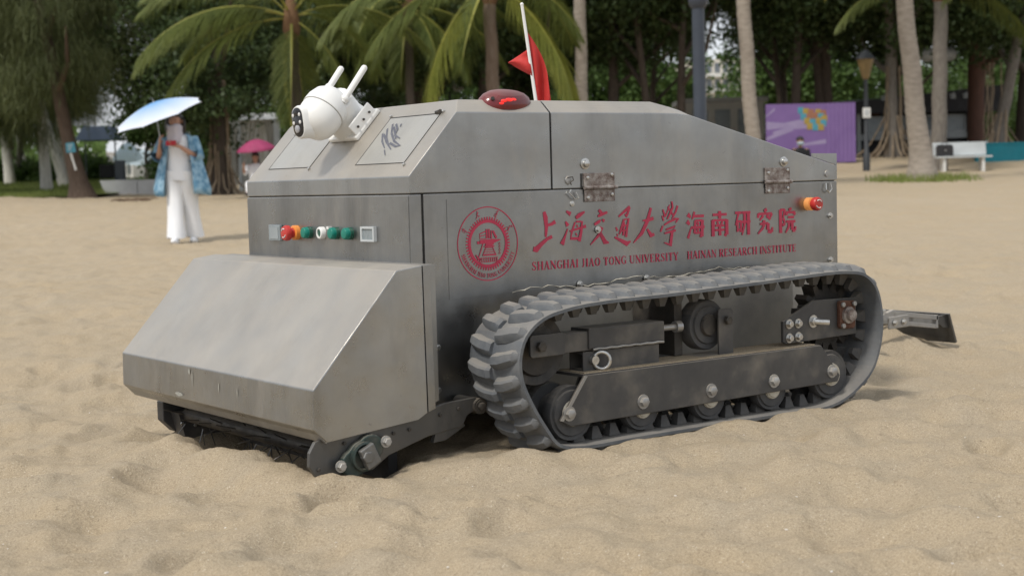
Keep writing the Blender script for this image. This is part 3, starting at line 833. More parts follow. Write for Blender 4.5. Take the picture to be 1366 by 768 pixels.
C2 = {'xue': [[(248,110,10),(265,168,16)], [(242,158,10),(254,196,12)], [(315,50,12),(322,95,16),(282,185,10)], [(285,90,10),(332,162,16)], [(300,75,8),(268,165,10)], [(360,82,16),(345,130,14),(318,182,10)],
              [(335,178,10),(366,182,18),(345,210,10)], [(258,228,10),(300,202,14),(350,182,14)], [(248,235,14),(230,280,12)], [(272,264,12),(340,240,20),(308,288,14)], [(318,280,22),(305,380,28),(258,362,8)], [(260,292,12),(345,268,16)]]}
def conv(table, ox, oy, k):
    out = {}
    for name, strokes in table.items():
        out[name] = []
        for st in strokes:
            pts = []; ws = []
            for (x, y, w) in st:
                q = unproj_side(ox+x*k, oy+y*k)
                q2 = unproj_side(ox+(x+10)*k, oy+y*k); q3 = unproj_side(ox+x*k, oy+(y+10)*k)
                sc = (math.hypot(q2[0]-q[0], q2[1]-q[1])+math.hypot(q3[0]-q[0], q3[1]-q[1]))/20
                pts.append(q); ws.append(w*sc*1.05)
            out[name].append((pts, ws))
    return out
CAL = conv(C1, 700, 270, 0.13177); CAL.update(conv(C2, 840, 260, 0.1757))
for st in CAL.values():
    mb = MB()
    for pts, ws in st: ribbon(mb, pts, ws)
    mb.build('printed_character', M['print_red'], robot, label='red brush written Chinese character on the side panel', recalc=False)
SONG = {
 'hai': [(5,8,22,20,12),(0,34,15,46,12),(4,98,26,54,9),(44,0,30,28,8),(38,16,98,16,7),(48,32,42,80,9),(48,33,88,33,6),(88,31,84,94,12),(28,58,100,58,7),(42,79,92,79,6),(84,94,72,90,6),(60,40,68,50,8),(58,63,66,73,8)],
 'nan': [(8,14,92,14,7),(50,0,50,30,12),(9,34,9,98,13),(8,36,92,36,6),(91,34,91,94,13),(91,97,76,93,7),(34,41,42,53,8),(66,41,58,53,8),(24,57,76,57,6),(22,74,78,74,6),(50,57,50,96,11)],
 'yan': [(0,10,42,10,7),(22,12,3,60,9),(15,42,15,86,9),(15,44,38,44,6),(38,42,38,88,10),(15,77,38,77,6),(46,10,100,10,7),(44,47,100,47,7),(62,10,61,58,11),(61,58,44,100,9),(86,10,86,100,13)],
 'jiu': [(48,0,56,12,13),(8,18,4,36,10),(8,20,94,20,7),(94,20,84,36,10),(38,27,16,46,9),(60,27,84,44,11),(16,61,68,59,7),(42,46,38,74,12),(38,74,2,100,9),(68,58,66,86,13),(66,90,92,94,11),(95,96,96,76,8)],
 'yuan': [(8,6,8,100,13),(8,7,36,7,7),(36,6,24,38,9),(24,40,36,60,10),(36,62,20,70,8),(66,0,70,11,12),(46,16,44,30,10),(46,18,100,18,7),(98,18,92,30,9),(54,38,92,38,7),(44,55,100,55,7),(62,55,58,78,10),(58,78,38,100,9),(80,55,80,90,11),(80,92,98,92,9),(99,92,100,76,7)],
}
boxes = {'hai': (430,565,132,335), 'nan': (615,745,125,320), 'yan': (795,915,118,308), 'jiu': (965,1085,108,296), 'yuan': (1130,1255,102,290)}
for nme, strokes in SONG.items():
    bx0, bx1, by0, by1 = boxes[nme]
    xa, za = unproj_side(840+bx0*.1757, 260+by0*.1757); xb, zb_ = unproj_side(840+bx1*.1757, 260+(by1-4)*.1757)
    za2 = unproj_side(840+bx0*.1757, 260+by1*.1757)[1]
    sx = (xb-xa)/100; sz = (za-za2)/100
    mb = MB()
    for (x0, y0, x1, y1, w) in strokes:
        vert = abs(y1-y0) > abs(x1-x0)
        wd = w*1.5*(sx if vert else sz)
        pts = [(xa+x0*sx, za-y0*sz), (xa+x1*sx, za-y1*sz)]
        diag = min(abs(y1-y0), abs(x1-x0)) > 8
        ribbon(mb, pts, [wd, wd*(0.55 if diag else 1)])
    mb.build('printed_character', M['print_red'], robot, label='red printed Chinese character on the side panel', recalc=False)

# serif capitals, unit box 1 x 1 (y down), (points, widths)
TK, TN = 0.20, 0.08
def serif(x, y, w=0.34): return ([(x-w/2, y), (x+w/2, y)], [0.055, 0.055])
def st(*p, w=TK): return (list(p), [w]*len(p))
def stem(x, w=TK): return [st((x, 0), (x, 1), w=w), serif(x, 0.027), serif(x, 0.973)]
ABC = {
 'S': [([(.80,.24),(.70,.06),(.45,.03),(.22,.14),(.24,.32),(.52,.49),(.80,.68),(.78,.88),(.50,.97),(.25,.93),(.15,.74)], [.05,.07,.08,.13,.17,.19,.17,.13,.08,.07,.05]), st((.81,.03),(.81,.27),w=.045), st((.14,.72),(.14,.97),w=.045)],
 'H': stem(.2)+stem(.8)+[st((.2,.48),(.8,.48),w=.07)],
 'A': [st((.48,0),(.14,1),w=.07), st((.48,0),(.82,1),w=.18), st((.26,.66),(.72,.66),w=.06), serif(.14,.973,.28), serif(.82,.973,.34)],
 'N': [st((.18,0),(.18,1),w=.07), st((.84,0),(.84,1),w=.07), st((.16,.02),(.84,.98),w=.18), serif(.14,.027,.26), serif(.18,.973,.28), serif(.84,.027,.28)],
 'G': [([(.82,.25),(.70,.06),(.48,.03),(.22,.20),(.14,.50),(.22,.80),(.48,.97),(.72,.92),(.80,.80)], [.05,.07,.09,.15,.18,.15,.09,.08,.1]), st((.80,.55),(.80,.95),w=.16), serif(.80,.56,.34), st((.83,.03),(.83,.28),w=.045)],
 'I': stem(.5),
 'J': [([(.55,0),(.55,.72),(.46,.95),(.22,.98)], [.17,.17,.12,.07]), serif(.55,.027), st((.22,.90),(.22,.99),w=.12)],
 'O': [([(.50,.03),(.24,.16),(.13,.50),(.24,.84),(.50,.97),(.76,.84),(.87,.50),(.76,.16),(.50,.03)], [.07,.13,.18,.13,.07,.13,.18,.13,.07])],
 'T': [st((.5,0),(.5,1)), st((.10,.04),(.90,.04),w=.07), st((.12,.03),(.12,.26),w=.05), st((.88,.03),(.88,.26),w=.05), serif(.5,.973)],
 'U': [([(.20,0),(.20,.68),(.30,.90),(.52,.97),(.74,.88),(.82,.66),(.82,0)], [.17,.17,.13,.08,.07,.065,.065]), serif(.20,.027), serif(.82,.027,.28)],
 'V': [st((.16,0),(.52,1),w=.18), st((.86,0),(.52,1),w=.07), serif(.16,.027), serif(.86,.027,.28)],
 'E': stem(.24)+[st((.24,.035),(.82,.035),w=.07), st((.24,.965),(.84,.965),w=.07), st((.24,.49),(.66,.49),w=.065), st((.81,.03),(.81,.24),w=.05), st((.84,.75),(.84,.97),w=.05), st((.66,.38),(.66,.60),w=.05)],
 'R': stem(.22)+[([(.22,.035),(.58,.04),(.76,.16),(.74,.38),(.52,.50),(.22,.51)], [.07,.08,.15,.15,.08,.06]), st((.46,.50),(.84,1),w=.17), serif(.86,.973,.24)],
 'Y': [st((.14,0),(.50,.54),w=.17), st((.86,0),(.50,.54),w=.07), st((.50,.5),(.50,1)), serif(.14,.027,.32), serif(.86,.027,.28), serif(.50,.973)],
 'C': [([(.82,.25),(.70,.06),(.48,.03),(.22,.20),(.14,.50),(.22,.80),(.48,.97),(.72,.92),(.84,.74)], [.05,.07,.09,.15,.18,.15,.09,.07,.05]), st((.83,.03),(.83,.28),w=.045)],
}
ADV = {'I': 0.50, 'J': 0.66, ' ': 0.42, 'E': 0.86, 'S': 0.84, 'N': 1.04, 'H': 1.06, 'O': 1.0, 'G': 1.0, 'T': 0.92, 'A': 0.98, 'U': 1.02, 'R': 1.0, 'C': 0.96, 'V': 0.98, 'Y': 0.95}
def letter(mb, ch, place, sw):
    for pts, ws in ABC.get(ch, []):
        q = [place(px, py) for px, py in pts]
        ribbon(mb, q, [w*sw*1.12 for w in ws])
def text_line(mb, s, x0, x1, z0, z1):
    tot = sum(ADV[c] for c in s); k = (x1-x0)/tot; x = x0
    for c in s:
        a = ADV[c]*k
        if c != ' ':
            ww = a*(1.5 if c == 'I' else 1.0)*0.94; xo = x+(a-ww)/2
            letter(mb, c, lambda px, py, xo=xo, ww=ww: (xo+px*ww, z1-(z1-z0)*py), (z1-z0)*0.92)
        x += a
mb = MB()
text_line(mb, 'SHANGHAI JIAO TONG UNIVERSITY', 0.413, 0.993, Z0-0.2345, Z0-0.2095)
text_line(mb, 'HAINAN RESEARCH INSTITUTE', 1.029, 1.526, Z0-0.2335, Z0-0.2085)
mb.build('english_lettering', M['print_red'], robot, label='line of small red serif capitals under the Chinese characters', recalc=False, kind='stuff')

# emblem
EC = (0.2595, Z0-0.1485)
mb = MB()
def ering(r0, r1, n=72, y=PY):
    rings = [[(EC[0]+r0*math.sin(2*math.pi*k/n), y, EC[1]+r0*math.cos(2*math.pi*k/n)), (EC[0]+r1*math.sin(2*math.pi*k/n), y, EC[1]+r1*math.cos(2*math.pi*k/n))] for k in range(n+1)]
    mb.loft(rings, False, False)
ering(0.1035, 0.1065); ering(0.0600, 0.0690)
NT = 52
for k in range(NT):
    a = 2*math.pi*k/NT; h = 0.62*math.pi/NT
    q = [(EC[0]+r_*math.sin(a+t), PY, EC[1]+r_*math.cos(a+t)) for r_, t in ((0.0685, -h), (0.077, -h*0.7), (0.077, h*0.7), (0.0685, h))]
    mb.add(q, [(0, 1, 2, 3)])
def eb(*p, w=0.003):   # stroke in emblem units (mm from centre, z up)
    ribbon(mb, [(EC[0]+a/1000, EC[1]+b/1000) for a, b in p], [w]*len(p) if not hasattr(w, '__len__') else list(w))
eb((-38, 4), (-30, 4), w=0.008); eb((-28, 6), (20, 7), (44, 10), w=(0.012, 0.012, 0.002)); eb((-8, 1), (20, 2), w=0.010)
eb((-14, -8), (22, -8), w=0.004); eb((-10, -4), (16, -4), w=0.005)
for k in range(4): eb((-8-k*3.2, -12-k*6), (16+k*3.2, -12-k*6), w=0.0022)
eb((-7, -9), (-20, -33), w=0.0022); eb((15, -9), (27, -33), w=0.0022); eb((-20, -33), (28, -33), w=0.003)
eb((-32, -40), (34, -40), w=0.0015); eb((-32, -52), (34, -52), w=0.0015)
for k in range(9): eb((-30+k*7.5, -41), (-30+k*7.5, -51), w=0.003)
eb((-28, 15), (-6, 15), w=0.002); eb((-28, 22), (-8, 25), w=0.0025); eb((-28, 29), (-6, 36), w=0.003); eb((-28, 14), (-28, 30), w=0.0018); eb((-4, 15), (-4, 42), w=0.0055); eb((4, 15), (4, 42), w=0.0055); eb((12, 14), (12, 38), w=0.004); eb((18, 36), (30, 15), w=0.0065)
eb((-14, 10), (-34, -38), w=0.0028); eb((-44, -30), (-34, -44), (-26, -44), w=(0.003, 0.007, 0.003))
for k in range(4): eb((40, 2-k*9), (37, -2-k*9), (40, -6-k*9), (43, -2-k*9), (40, 2-k*9), w=0.0014)
def place_cal(name, cx_, cz_, size, rot):
    pts_all = [p for s_, _ in CAL[name] for p in s_]
    x0 = min(p[0] for p in pts_all); x1 = max(p[0] for p in pts_all); z0 = min(p[1] for p in pts_all); z1 = max(p[1] for p in pts_all)
    k = size/max(x1-x0, z1-z0)
    for pts, ws in CAL[name]:
        out = []
        for (x, z) in pts:
            u, v = (x-(x0+x1)/2)*k, (z-(z0+z1)/2)*k
            out.append((cx_+u*math.cos(rot)+v*math.sin(rot), cz_-u*math.sin(rot)+v*math.cos(rot)))
        ribbon(mb, out, [w*k for w in ws])
for nme, adeg in (('xue', -64), ('da', -24), ('tong', 20), ('jiao', 60)):
    a = R(adeg); place_cal(nme, EC[0]+0.090*math.sin(a), EC[1]+0.090*math.cos(a), 0.021, a)
sx_ = 'SHANGHAI JIAO TONG UNIVERSITY'
tot = sum(ADV[c] for c in sx_); acc = 0
A0, A1 = R(-107), R(-253)                                # along the lower arc from left to right
for c in sx_:
    a_mid = A0+(A1-A0)*(acc+ADV[c]/2)/tot; wl = abs(A1-A0)/tot*ADV[c]*0.092*0.95
    ctr = Vector((EC[0]+0.0915*math.sin(a_mid), EC[1]+0.0915*math.cos(a_mid)))
    out = Vector((math.sin(a_mid), math.cos(a_mid))); rgt = Vector((-out.y, out.x))
    if c == 'I': wl *= 1.4
    letter(mb, c, lambda px, py: tuple(ctr+rgt*(px-0.5)*wl+out*(py-0.5)*0.0125), 0.0105)
    acc += ADV[c]
mb.build('emblem', M['print_red'], robot, label='round red gear and anvil emblem with lettering round its rim', recalc=False, kind='stuff')

# ---- warning lamp on the roof edge
bc = Vector((0.373, 0.058, Z0+0.236)); bn = Vector((0, -0.34, 0.94)).normalized(); bx = Vector((1, 0, 0)); by = bn.cross(bx).normalized()
Mb = Matrix((bx, by, bn)).transposed()
def egg(a, b, prof, name, mat, parent, smooth=60):
    mb = MB(); rings = []
    for sc_, h in prof:
        ring = []
        for k in range(28):
            t = 2*math.pi*k/28
            x = math.cos(t); y = math.sin(t)
            wdt = b*(1-0.25*x)
            ring.append(bc+Mb @ Vector((a*sc_*x, wdt*sc_*y, h)))
        rings.append(ring)
    mb.loft(rings); return mb.build(name, mat, parent, smooth=smooth)
wl = egg(0.096, 0.050, [(1.0, -0.004), (1.0, 0.012), (0.96, 0.015)], 'warning_lamp', M['rubber_dark'], robot)
egg(0.092, 0.047, [(1.0, 0.015), (0.97, 0.026), (0.86, 0.040), (0.66, 0.051), (0.42, 0.057), (0.2, 0.0595), (0.02, 0.060)], 'lamp_lens', M['red_lens'], wl)
mb = MB()
for (u, v, h, s_) in ((-0.034, -0.0385, 0.0385, 0.0060), (-0.018, -0.0375, 0.0410, 0.0070), (-0.044, -0.0410, 0.0320, 0.0045), (-0.002, -0.0350, 0.0410, 0.0065), (0.014, -0.0325, 0.0390, 0.0045), (-0.012, -0.0385, 0.0345, 0.0040)):
    mb.ell(bc+Mb @ Vector((u, v, h)), s_*2.1, s_*0.8, s_*0.85, 10, 6)
mb.build('lit_bulb', M['lit_red'], wl, smooth=60)
mb = MB(); mb.cyl(bc+Mb @ Vector((-0.063, -0.022, 0.036)), bc+Mb @ Vector((-0.069, -0.028, 0.043)), 0.0055, n=10); mb.build('screw_hole', M['gap'], wl)

# ---- flag on a whip pole
fp0 = Vector((0.715, 0.35, Z0+0.255)); fp1 = Vector((0.665, 0.35, Z0+0.587))
m = MB(); m.tube([fp0, fp1], [0.006, 0.005], 10); m.ell(fp1, 0.006, 0.006, 0.006, 8, 6)
pole = m.build('flag_pole', M['white_plastic'], robot, smooth=40)
m = MB(); m.cyl(fp0+Vector((0, 0, -0.002)), fp0+Vector((0, 0, 0.014)), 0.012, 0.009, 12); m.build('pole_socket', M['bright'], pole, smooth=40)
def flag():
    m = MB(); rows = []
    n = 9
    for j in range(26):
        t = j/25
        s0 = fp0.lerp(fp1, 0.80-0.76*t)
        w = 0.048*(1-(1-min(1, t*1.7))**2)*(1-0.22*max(0, t-0.6))
        rows.append([s0+RH*(w*i/(n-1)+0.004*t)+FH*(0.012+0.014*math.sin(i*0.9+t*5.0)*min(1, t*2))+Vector((0, 0, -0.012*(i/(n-1))*(1-t))) for i in range(n)])
    m.loft(rows, False, False)
    # a corner of the cloth blown round to the other side of the pole
    a = fp0.lerp(fp1, 0.58)-FH*0.004; b = fp0.lerp(fp1, 0.32)-FH*0.002; c = fp0.lerp(fp1, 0.46)-RH*0.070+FH*0.03
    rr = []
    for j in range(6):
        t = j/5; rr.append([a.lerp(b, i/6).lerp(c, t)+FH*0.01*math.sin(t*3+i) for i in range(7)])
    m.loft(rr, False, False)
    f = m.build('flag', M['flag'], pole, smooth=80, recalc=False)
    sol = f.modifiers.new('Solidify', 'SOLIDIFY'); sol.thickness = 0.001
flag()

# ---- surveillance camera on the sloped face
def surveillance():
    base = sl(0.175, 0.505, 0.0)
    # frame of the device: looks down the slope, towards the front-left
    m = MB()
    prof = []
    for (w, s0, s1, h0, h1) in ((0.055, 0.125, 0.245, 0.0, 0.016),):
        m.obox(sl(0.215, 0.53, 0.008), SU*0.062, Vector((0, 0.086, 0)), SN*0.008)
    arm = m.build('surveillance_camera', M['white_plastic'], robot, bevel=0.005, label='white pan and tilt camera with two antennas on the sloped front')
    dd_ = 3.5
    while (at(434, 145, dd_)-SO).dot(SN) > 0.125: dd_ += 0.002
    HC = at(434, 145, dd_)                                # centre of the head
    axis = (-RT*0.45-UP*0.78-FW*0.44).normalized()        # pan axis, head hangs forward
    m = MB()
    m.tube([sl(0.215, 0.53, 0.010), sl(0.212, 0.53, 0.05), HC-axis*0.030+RT*0.012], [0.066, 0.062, 0.056], 20)
    m.build('bracket_arm', M['white_plastic'], arm, smooth=50, bevel=0.004)
    for sgn in (-1, 1):
        m = MB(); m.obox(sl(0.215, 0.53+sgn*0.080, 0.028), SU*0.052, Vector((0, 0.004, 0)), SN*0.024)
        m.build('bracket_rib', M['white_plastic'], arm, bevel=0.003)
    for s_, y_ in ((0.185, 0.4455), (0.215, 0.4455), (0.245, 0.4455)):
        m = MB(); m.cyl(sl(s_, y_-0.002, 0.03), sl(s_, y_-0.0055, 0.03), 0.004, n=8); m.build('screw', M['dark_iron'], arm)
    m = MB(); m.lathe([(0.020, -0.066), (0.040, -0.058), (0.058, -0.038), (0.067, -0.012), (0.069, 0.010), (0.069, 0.014), (0.066, 0.0145)], HC, axis, 32)
    m.build('upper_shell', M['white_plastic'], arm, smooth=50)
    m = MB(); m.lathe([(0.0645, 0.013), (0.0645, 0.018)], HC, axis, 32); m.build('shell_joint', M['lens'], arm, smooth=50)
    # the swivelling head: a rounded capsule below, facing camera-left-down
    look = (-RT*0.74-FW*0.66-UP*0.13).normalized()
    prof = [(0.066, 0.0165), (0.0675, 0.030), (0.066, 0.050), (0.060, 0.070), (0.048, 0.088), (0.030, 0.099), (0.012, 0.103), (0, 0.1035)]
    m = MB(); m.lathe(prof, HC, axis, 32); hd = m.build('camera_head', M['white_plastic'], arm, smooth=60)
    side = look.cross(axis); side.normalize()
    up = axis-look*axis.dot(look); up = -up.normalized()
    side = up.cross(look).normalized()
    pc = HC+axis*0.052+look*0.043
    rings = []
    def cap(w, h, dd, n=24):
        ring = []
        for k in range(n):
            t = 2*math.pi*k/n; cx_ = math.cos(t); sy_ = math.sin(t)
            x = w*cx_; y = w*sy_+(h-w)*(1 if sy_ > 0 else -1)*min(1, abs(sy_)*3)
            ring.append(pc+side*x+up*y+look*dd)
        return ring
    m = MB(); m.loft([cap(0.033, 0.050, -0.06), cap(0.033, 0.050, 0.018), cap(0.030, 0.047, 0.024)]); m.build('face_housing', M['white_plastic'], arm, smooth=50)
    m = MB(); m.loft([cap(0.0265, 0.0435, 0.020), cap(0.0265, 0.0435, 0.026), cap(0.024, 0.041, 0.0275)]); m.build('lens_plate', M['black_gloss'], arm, smooth=50)
    m = MB(); m.lathe([(0.0115, 0.026), (0.0115, 0.031), (0.008, 0.033), (0, 0.0335)], pc-up*0.020, look, 18); m.build('lens', M['lens'], arm, smooth=50)
    for a, b in ((-1, 1), (1, 1), (-1, -0.25), (1, -0.25)):
        m = MB(); m.lathe([(0.0055, 0.026), (0.0055, 0.029), (0, 0.0305)], pc+side*a*0.0165+up*(b*0.018+0.004), look, 10); m.build('infrared_led', M['print_white'], arm)
    m = MB(); m.lathe([(0.009, 0.026), (0.009, 0.0295), (0, 0.030)], pc+up*0.028, look, 14); m.build('lens', M['black_gloss'], arm)
    m = MB(); q = HC+axis*0.024+up*0.056-side*0.012
    m.ell(q, 0.022, 0.010, 0.011, 14, 8, M=Matrix((side, look, up)).transposed()); m.build('recess', M['globe'], arm, smooth=60)
    # antennas
    adir = (RT*0.50+UP*0.84+FW*0.15).normalized()
    for base_, ln in ((at(439, 117, dd_+0.03), 0.068), (at(460, 132, dd_-0.02), 0.112)):
        m = MB(); m.tube([base_-adir*0.012, base_, base_+adir*ln, base_+adir*(ln+0.006), base_+adir*(ln+0.009)], [0.012, 0.0098, 0.0098, 0.008, 0.003], 14)
        m.build('antenna', M['white_plastic'], arm, smooth=50)
        m = MB(); m.ell(base_, 0.0135, 0.0135, 0.0135, 12, 8); m.build('antenna_joint', M['white_plastic'], arm, smooth=60)
surveillance()

# ---- collecting hood at the front
HY0, HY1 = -0.137, 1.147
m = MB()
# solid shell: profile in x,z
prof = [(-0.395, -0.491), (-0.134, -0.199), (-0.053, -0.1885), (-0.048, -0.585), (-0.080, -0.602), (-0.36, -0.629), (-0.397, -0.594)]
n = len(prof)
vs = [(x, HY0, z+Z0) for x, z in prof]+[(x, HY1, z+Z0) for x, z in prof]
fs = [tuple(range(n)), tuple(range(2*n-1, n-1, -1))]
for i in range(n):
    j = (i+1) % n
    if i in (3, 4): continue                             # open underneath
    fs.append((i, j, n+j, n+i))
m.add(vs, fs)
hood = m.build('collecting_hood', M['steel_deck'], robot, bevel=0.003)
# folded-in lower lip, mounting flange, top lap
m = MB(); m.prism(zz([(-0.397, -0.592), (-0.360, -0.632), (-0.353, -0.628), (-0.389, -0.588)]), 'y', HY0+0.004, HY1-0.004); m.build('lower_lip', M['steel_low'], hood)
m = MB(); m.prism(zz([(-0.050, -0.190), (-0.026, -0.188), (-0.022, -0.578), (-0.046, -0.586)]), 'y', HY0+0.001, HY0+0.02); m.build('mounting_flange', M['steel'], hood, bevel=0.001)
m = MB(); m.prism(zz([(-0.052, -0.192), (0.001, -0.190), (0.001, -0.56), (-0.05, -0.58)]), 'y', HY0+0.02, HY1-0.02); m.build('hood_back', M['steel'], hood)

m = MB(); g_ = random.Random(9)
for (y, z0, h, w) in ((0.62, -0.497, 0.020, 0.007), (0.60, -0.500, 0.052, 0.0025), (0.70, -0.575, 0.014, 0.030), (0.42, -0.52, 0.030, 0.003), (0.30, -0.525, 0.025, 0.0025)):
    n_ = 9; a = [(y+w*math.cos(2*math.pi*k/n_)*g_.uniform(0.7, 1.1), z0-h/2+h/2*math.sin(2*math.pi*k/n_)*g_.uniform(0.8, 1.1)) for k in range(n_)]
    m.add([(-0.3968-0.0012, p[0], Z0+p[1]) for p in a], [tuple(range(n_))])
m.build('dried_splash', M['splash'], hood, recalc=False, kind='stuff', label='pale dried splashes on the front lip of the hood')
# ---- brush gear under the hood
m = MB(); m.prism(zz([(-0.402, -0.655), (-0.385, -0.628), (-0.30, -0.600), (-0.06, -0.585), (0.02, -0.570), (0.12, -0.565), (0.14, -0.590), (0.09, -0.612), (0.075, -0.640), (-0.04, -0.655), (-0.165, -0.690), (-0.215, -0.722), (-0.375, -0.735), (-0.405, -0.69)]), 'y', -0.120, -0.106)
arm = m.build('brush_arm', M['gunmetal'], robot, bevel=0.002)
m = MB(); m.prism(zz([(-0.345, -0.650), (-0.300, -0.630), (-0.15, -0.64), (-0.15, -0.690), (-0.33, -0.74)]), 'y', -0.106, -0.06); m.build('gear_block', M['dark_iron'], arm)
m = MB()
fl_pts = []
for k in range(30):
    t = 2*math.pi*k/30
    c = abs(math.cos(t-0.62))
    rr = 0.042+0.036*max(0, c-0.45)**1.2*1.6
    fl_pts.append((-0.256+rr*math.cos(t), -0.677+rr*math.sin(t)*0.95))
m.prism(zz(fl_pts), 'y', -0.142, -0.119); bf = m.build('bearing_flange', M['green_iron'], arm, bevel=0.004)
m = MB(); m.lathe([(0.039, 0), (0.039, 0.012), (0.033, 0.014), (0.031, 0.002), (0.0, 0.002)], (-0.256, -0.142, Z0-0.677), (0, -1, 0), 24); m.build('bearing_ring', M['green_iron'], bf, smooth=40)
m = MB(); m.obox((-0.247, -0.158, Z0-0.676), Vector((0.020, 0, 0.010)), Vector((0, 0.010, 0)), Vector((-0.012, 0, 0.026))); m.cyl((-0.256, -0.15, Z0-0.677), (-0.256, -0.172, Z0-0.677), 0.017, n=6); m.build('shaft_end', M['shaft'], bf, bevel=0.003)
for x, z in ((-0.325, -0.695), (-0.187, -0.647)):
    m = MB(); m.hexbolt((x, -0.142, Z0+z), (0, -1, 0), 0.011, 0.016); m.build('flange_bolt', M['steel_low'], bf)
for x, z in ((-0.15, -0.632), (-0.10, -0.628), (0.0, -0.60), (0.06, -0.59), (-0.378, -0.70), (-0.30, -0.640)):
    m = MB(); m.hexbolt((x, -0.120, Z0+z), (0, -1, 0), 0.005, 0.006, False); m.build('arm_screw', M['dark_iron'], arm)
m = MB(); m.prism(zz([(-0.01, -0.640), (0.075, -0.630), (0.085, -0.640), (0.02, -0.672), (-0.02, -0.675)]), 'y', -0.116, -0.100); m.build('lower_link', M['gunmetal'], arm)
m = MB(); m.cyl((0.13, -0.13, Z0-0.59), (0.13, -0.02, Z0-0.59), 0.022, n=14); m.hexbolt((0.13, -0.13, Z0-0.59), (0, -1, 0), 0.012, 0.012); m.build('pivot', M['dark_iron'], arm, smooth=40)
m = MB(); m.prism(zz([(-0.290, -0.660), (-0.262, -0.640), (-0.10, -0.625), (-0.08, -0.70), (-0.12, -0.745), (-0.25, -0.760), (-0.29, -0.72)]), 'y', 1.085, 1.135); arm2 = m.build('brush_arm', M['black_steel'], robot, bevel=0.003)
m = MB(); m.prism(zz([(-0.265, -0.69), (-0.245, -0.77), (-0.12, -0.80), (-0.10, -0.70)]), 'y', 1.02, 1.085); m.build('gear_block', M['black_steel'], arm2)
for x, z in ((-0.255, -0.725), (-0.21, -0.735), (-0.16, -0.73)):
    m = MB(); m.hexbolt((x, 1.02, Z0+z), (0, -1, 0), 0.006, 0.006, False); m.build('arm_screw', M['bright'], arm2)
m = MB(); m.cyl((-0.225, -0.02, Z0-0.70), (-0.225, 1.03, Z0-0.70), 0.024, n=20); br = m.build('brush_roller', M['dark_iron'], robot, smooth=40)
m = MB(); m.box(-0.33, -0.318, -0.02, 1.05, Z0-0.642, Z0-0.628); m.build('cross_bar', M['dark_iron'], br)
m = MB(); m.box(-0.06, -0.03, 0.06, 1.05, Z0-0.80, Z0-0.56); m.build('pit_flap', M['rubber_dark'], br)
m = MB()
for k in range(75):
    y = 0.01+1.01*random.random(); a = random.random()*6.28; L_ = 0.065+0.03*random.random()
    d = Vector((math.cos(a), 0.5*(random.random()-0.5), math.sin(a)))
    m.tube([Vector((-0.235, y, Z0-0.70))+d*0.03, Vector((-0.235, y, Z0-0.70))+d*L_], [0.0022, 0.0016], 4)
m.build('brush_tines', M['gunmetal'], br, kind='stuff', label='thin steel tines of the brush')

# ---- crawler tracks
LOOP = [(1.42,-.287),(1.0,-.297),(.647,-.308),(.42,-.312),(.294,-.322),(.200,-.345),(.145,-.388),(.124,-.445),(.128,-.500),(.157,-.565),(.205,-.640),(.246,-.688),(.310,-.704),(.56,-.704),(.85,-.704),(1.12,-.704),(1.328,-.702),(1.43,-.670),(1.522,-.605),(1.562,-.52),(1.570,-.433),(1.545,-.345),(1.495,-.302)]
def catmull(P, n_per=14, closed=True):
    out = []; N = len(P)
    for i in range(N):
        p0, p1, p2, p3 = (Vector(P[(i+k-1) % N]) for k in range(4))
        # centripetal
        def tj(ti, a, b): return ti+max((b-a).length, 1e-6)**0.5
        t0 = 0; t1 = tj(t0, p0, p1); t2 = tj(t1, p1, p2); t3 = tj(t2, p2, p3)
        for k in range(n_per):
            t = t1+(t2-t1)*k/n_per
            A1 = (t1-t)/(t1-t0)*p0+(t-t0)/(t1-t0)*p1; A2 = (t2-t)/(t2-t1)*p1+(t-t1)/(t2-t1)*p2; A3 = (t3-t)/(t3-t2)*p2+(t-t2)/(t3-t2)*p3
            B1 = (t2-t)/(t2-t0)*A1+(t-t0)/(t2-t0)*A2; B2 = (t3-t)/(t3-t1)*A2+(t-t1)/(t3-t1)*A3
            out.append((t2-t)/(t2-t1)*B1+(t-t1)/(t2-t1)*B2)
    return out
dense = catmull(LOOP)
cum = [0]
for i in range(len(dense)): cum.append(cum[-1]+(dense[(i+1) % len(dense)]-dense[i]).length)
TOT = cum[-1]
cen = Vector((0.85, -0.5))
def on_loop(s):
    s %= TOT
    import bisect
    i = min(bisect.bisect_right(cum, s)-1, len(dense)-1)
    a = dense[i]; b = dense[(i+1) % len(dense)]
    t = (s-cum[i])/max(cum[i+1]-cum[i], 1e-9)
    p = a.lerp(b, t)
    e = 0.012
    return p, None
def loop_frame(s):
    p = on_loop(s)[0]; q = on_loop(s+0.01)[0]; o = on_loop(s-0.01)[0]
    tg = (q-o).normalized(); nrm = Vector((tg.y, -tg.x))
    if nrm.dot(p-cen) < 0: nrm = -nrm
    return p, tg, nrm
NB = 190
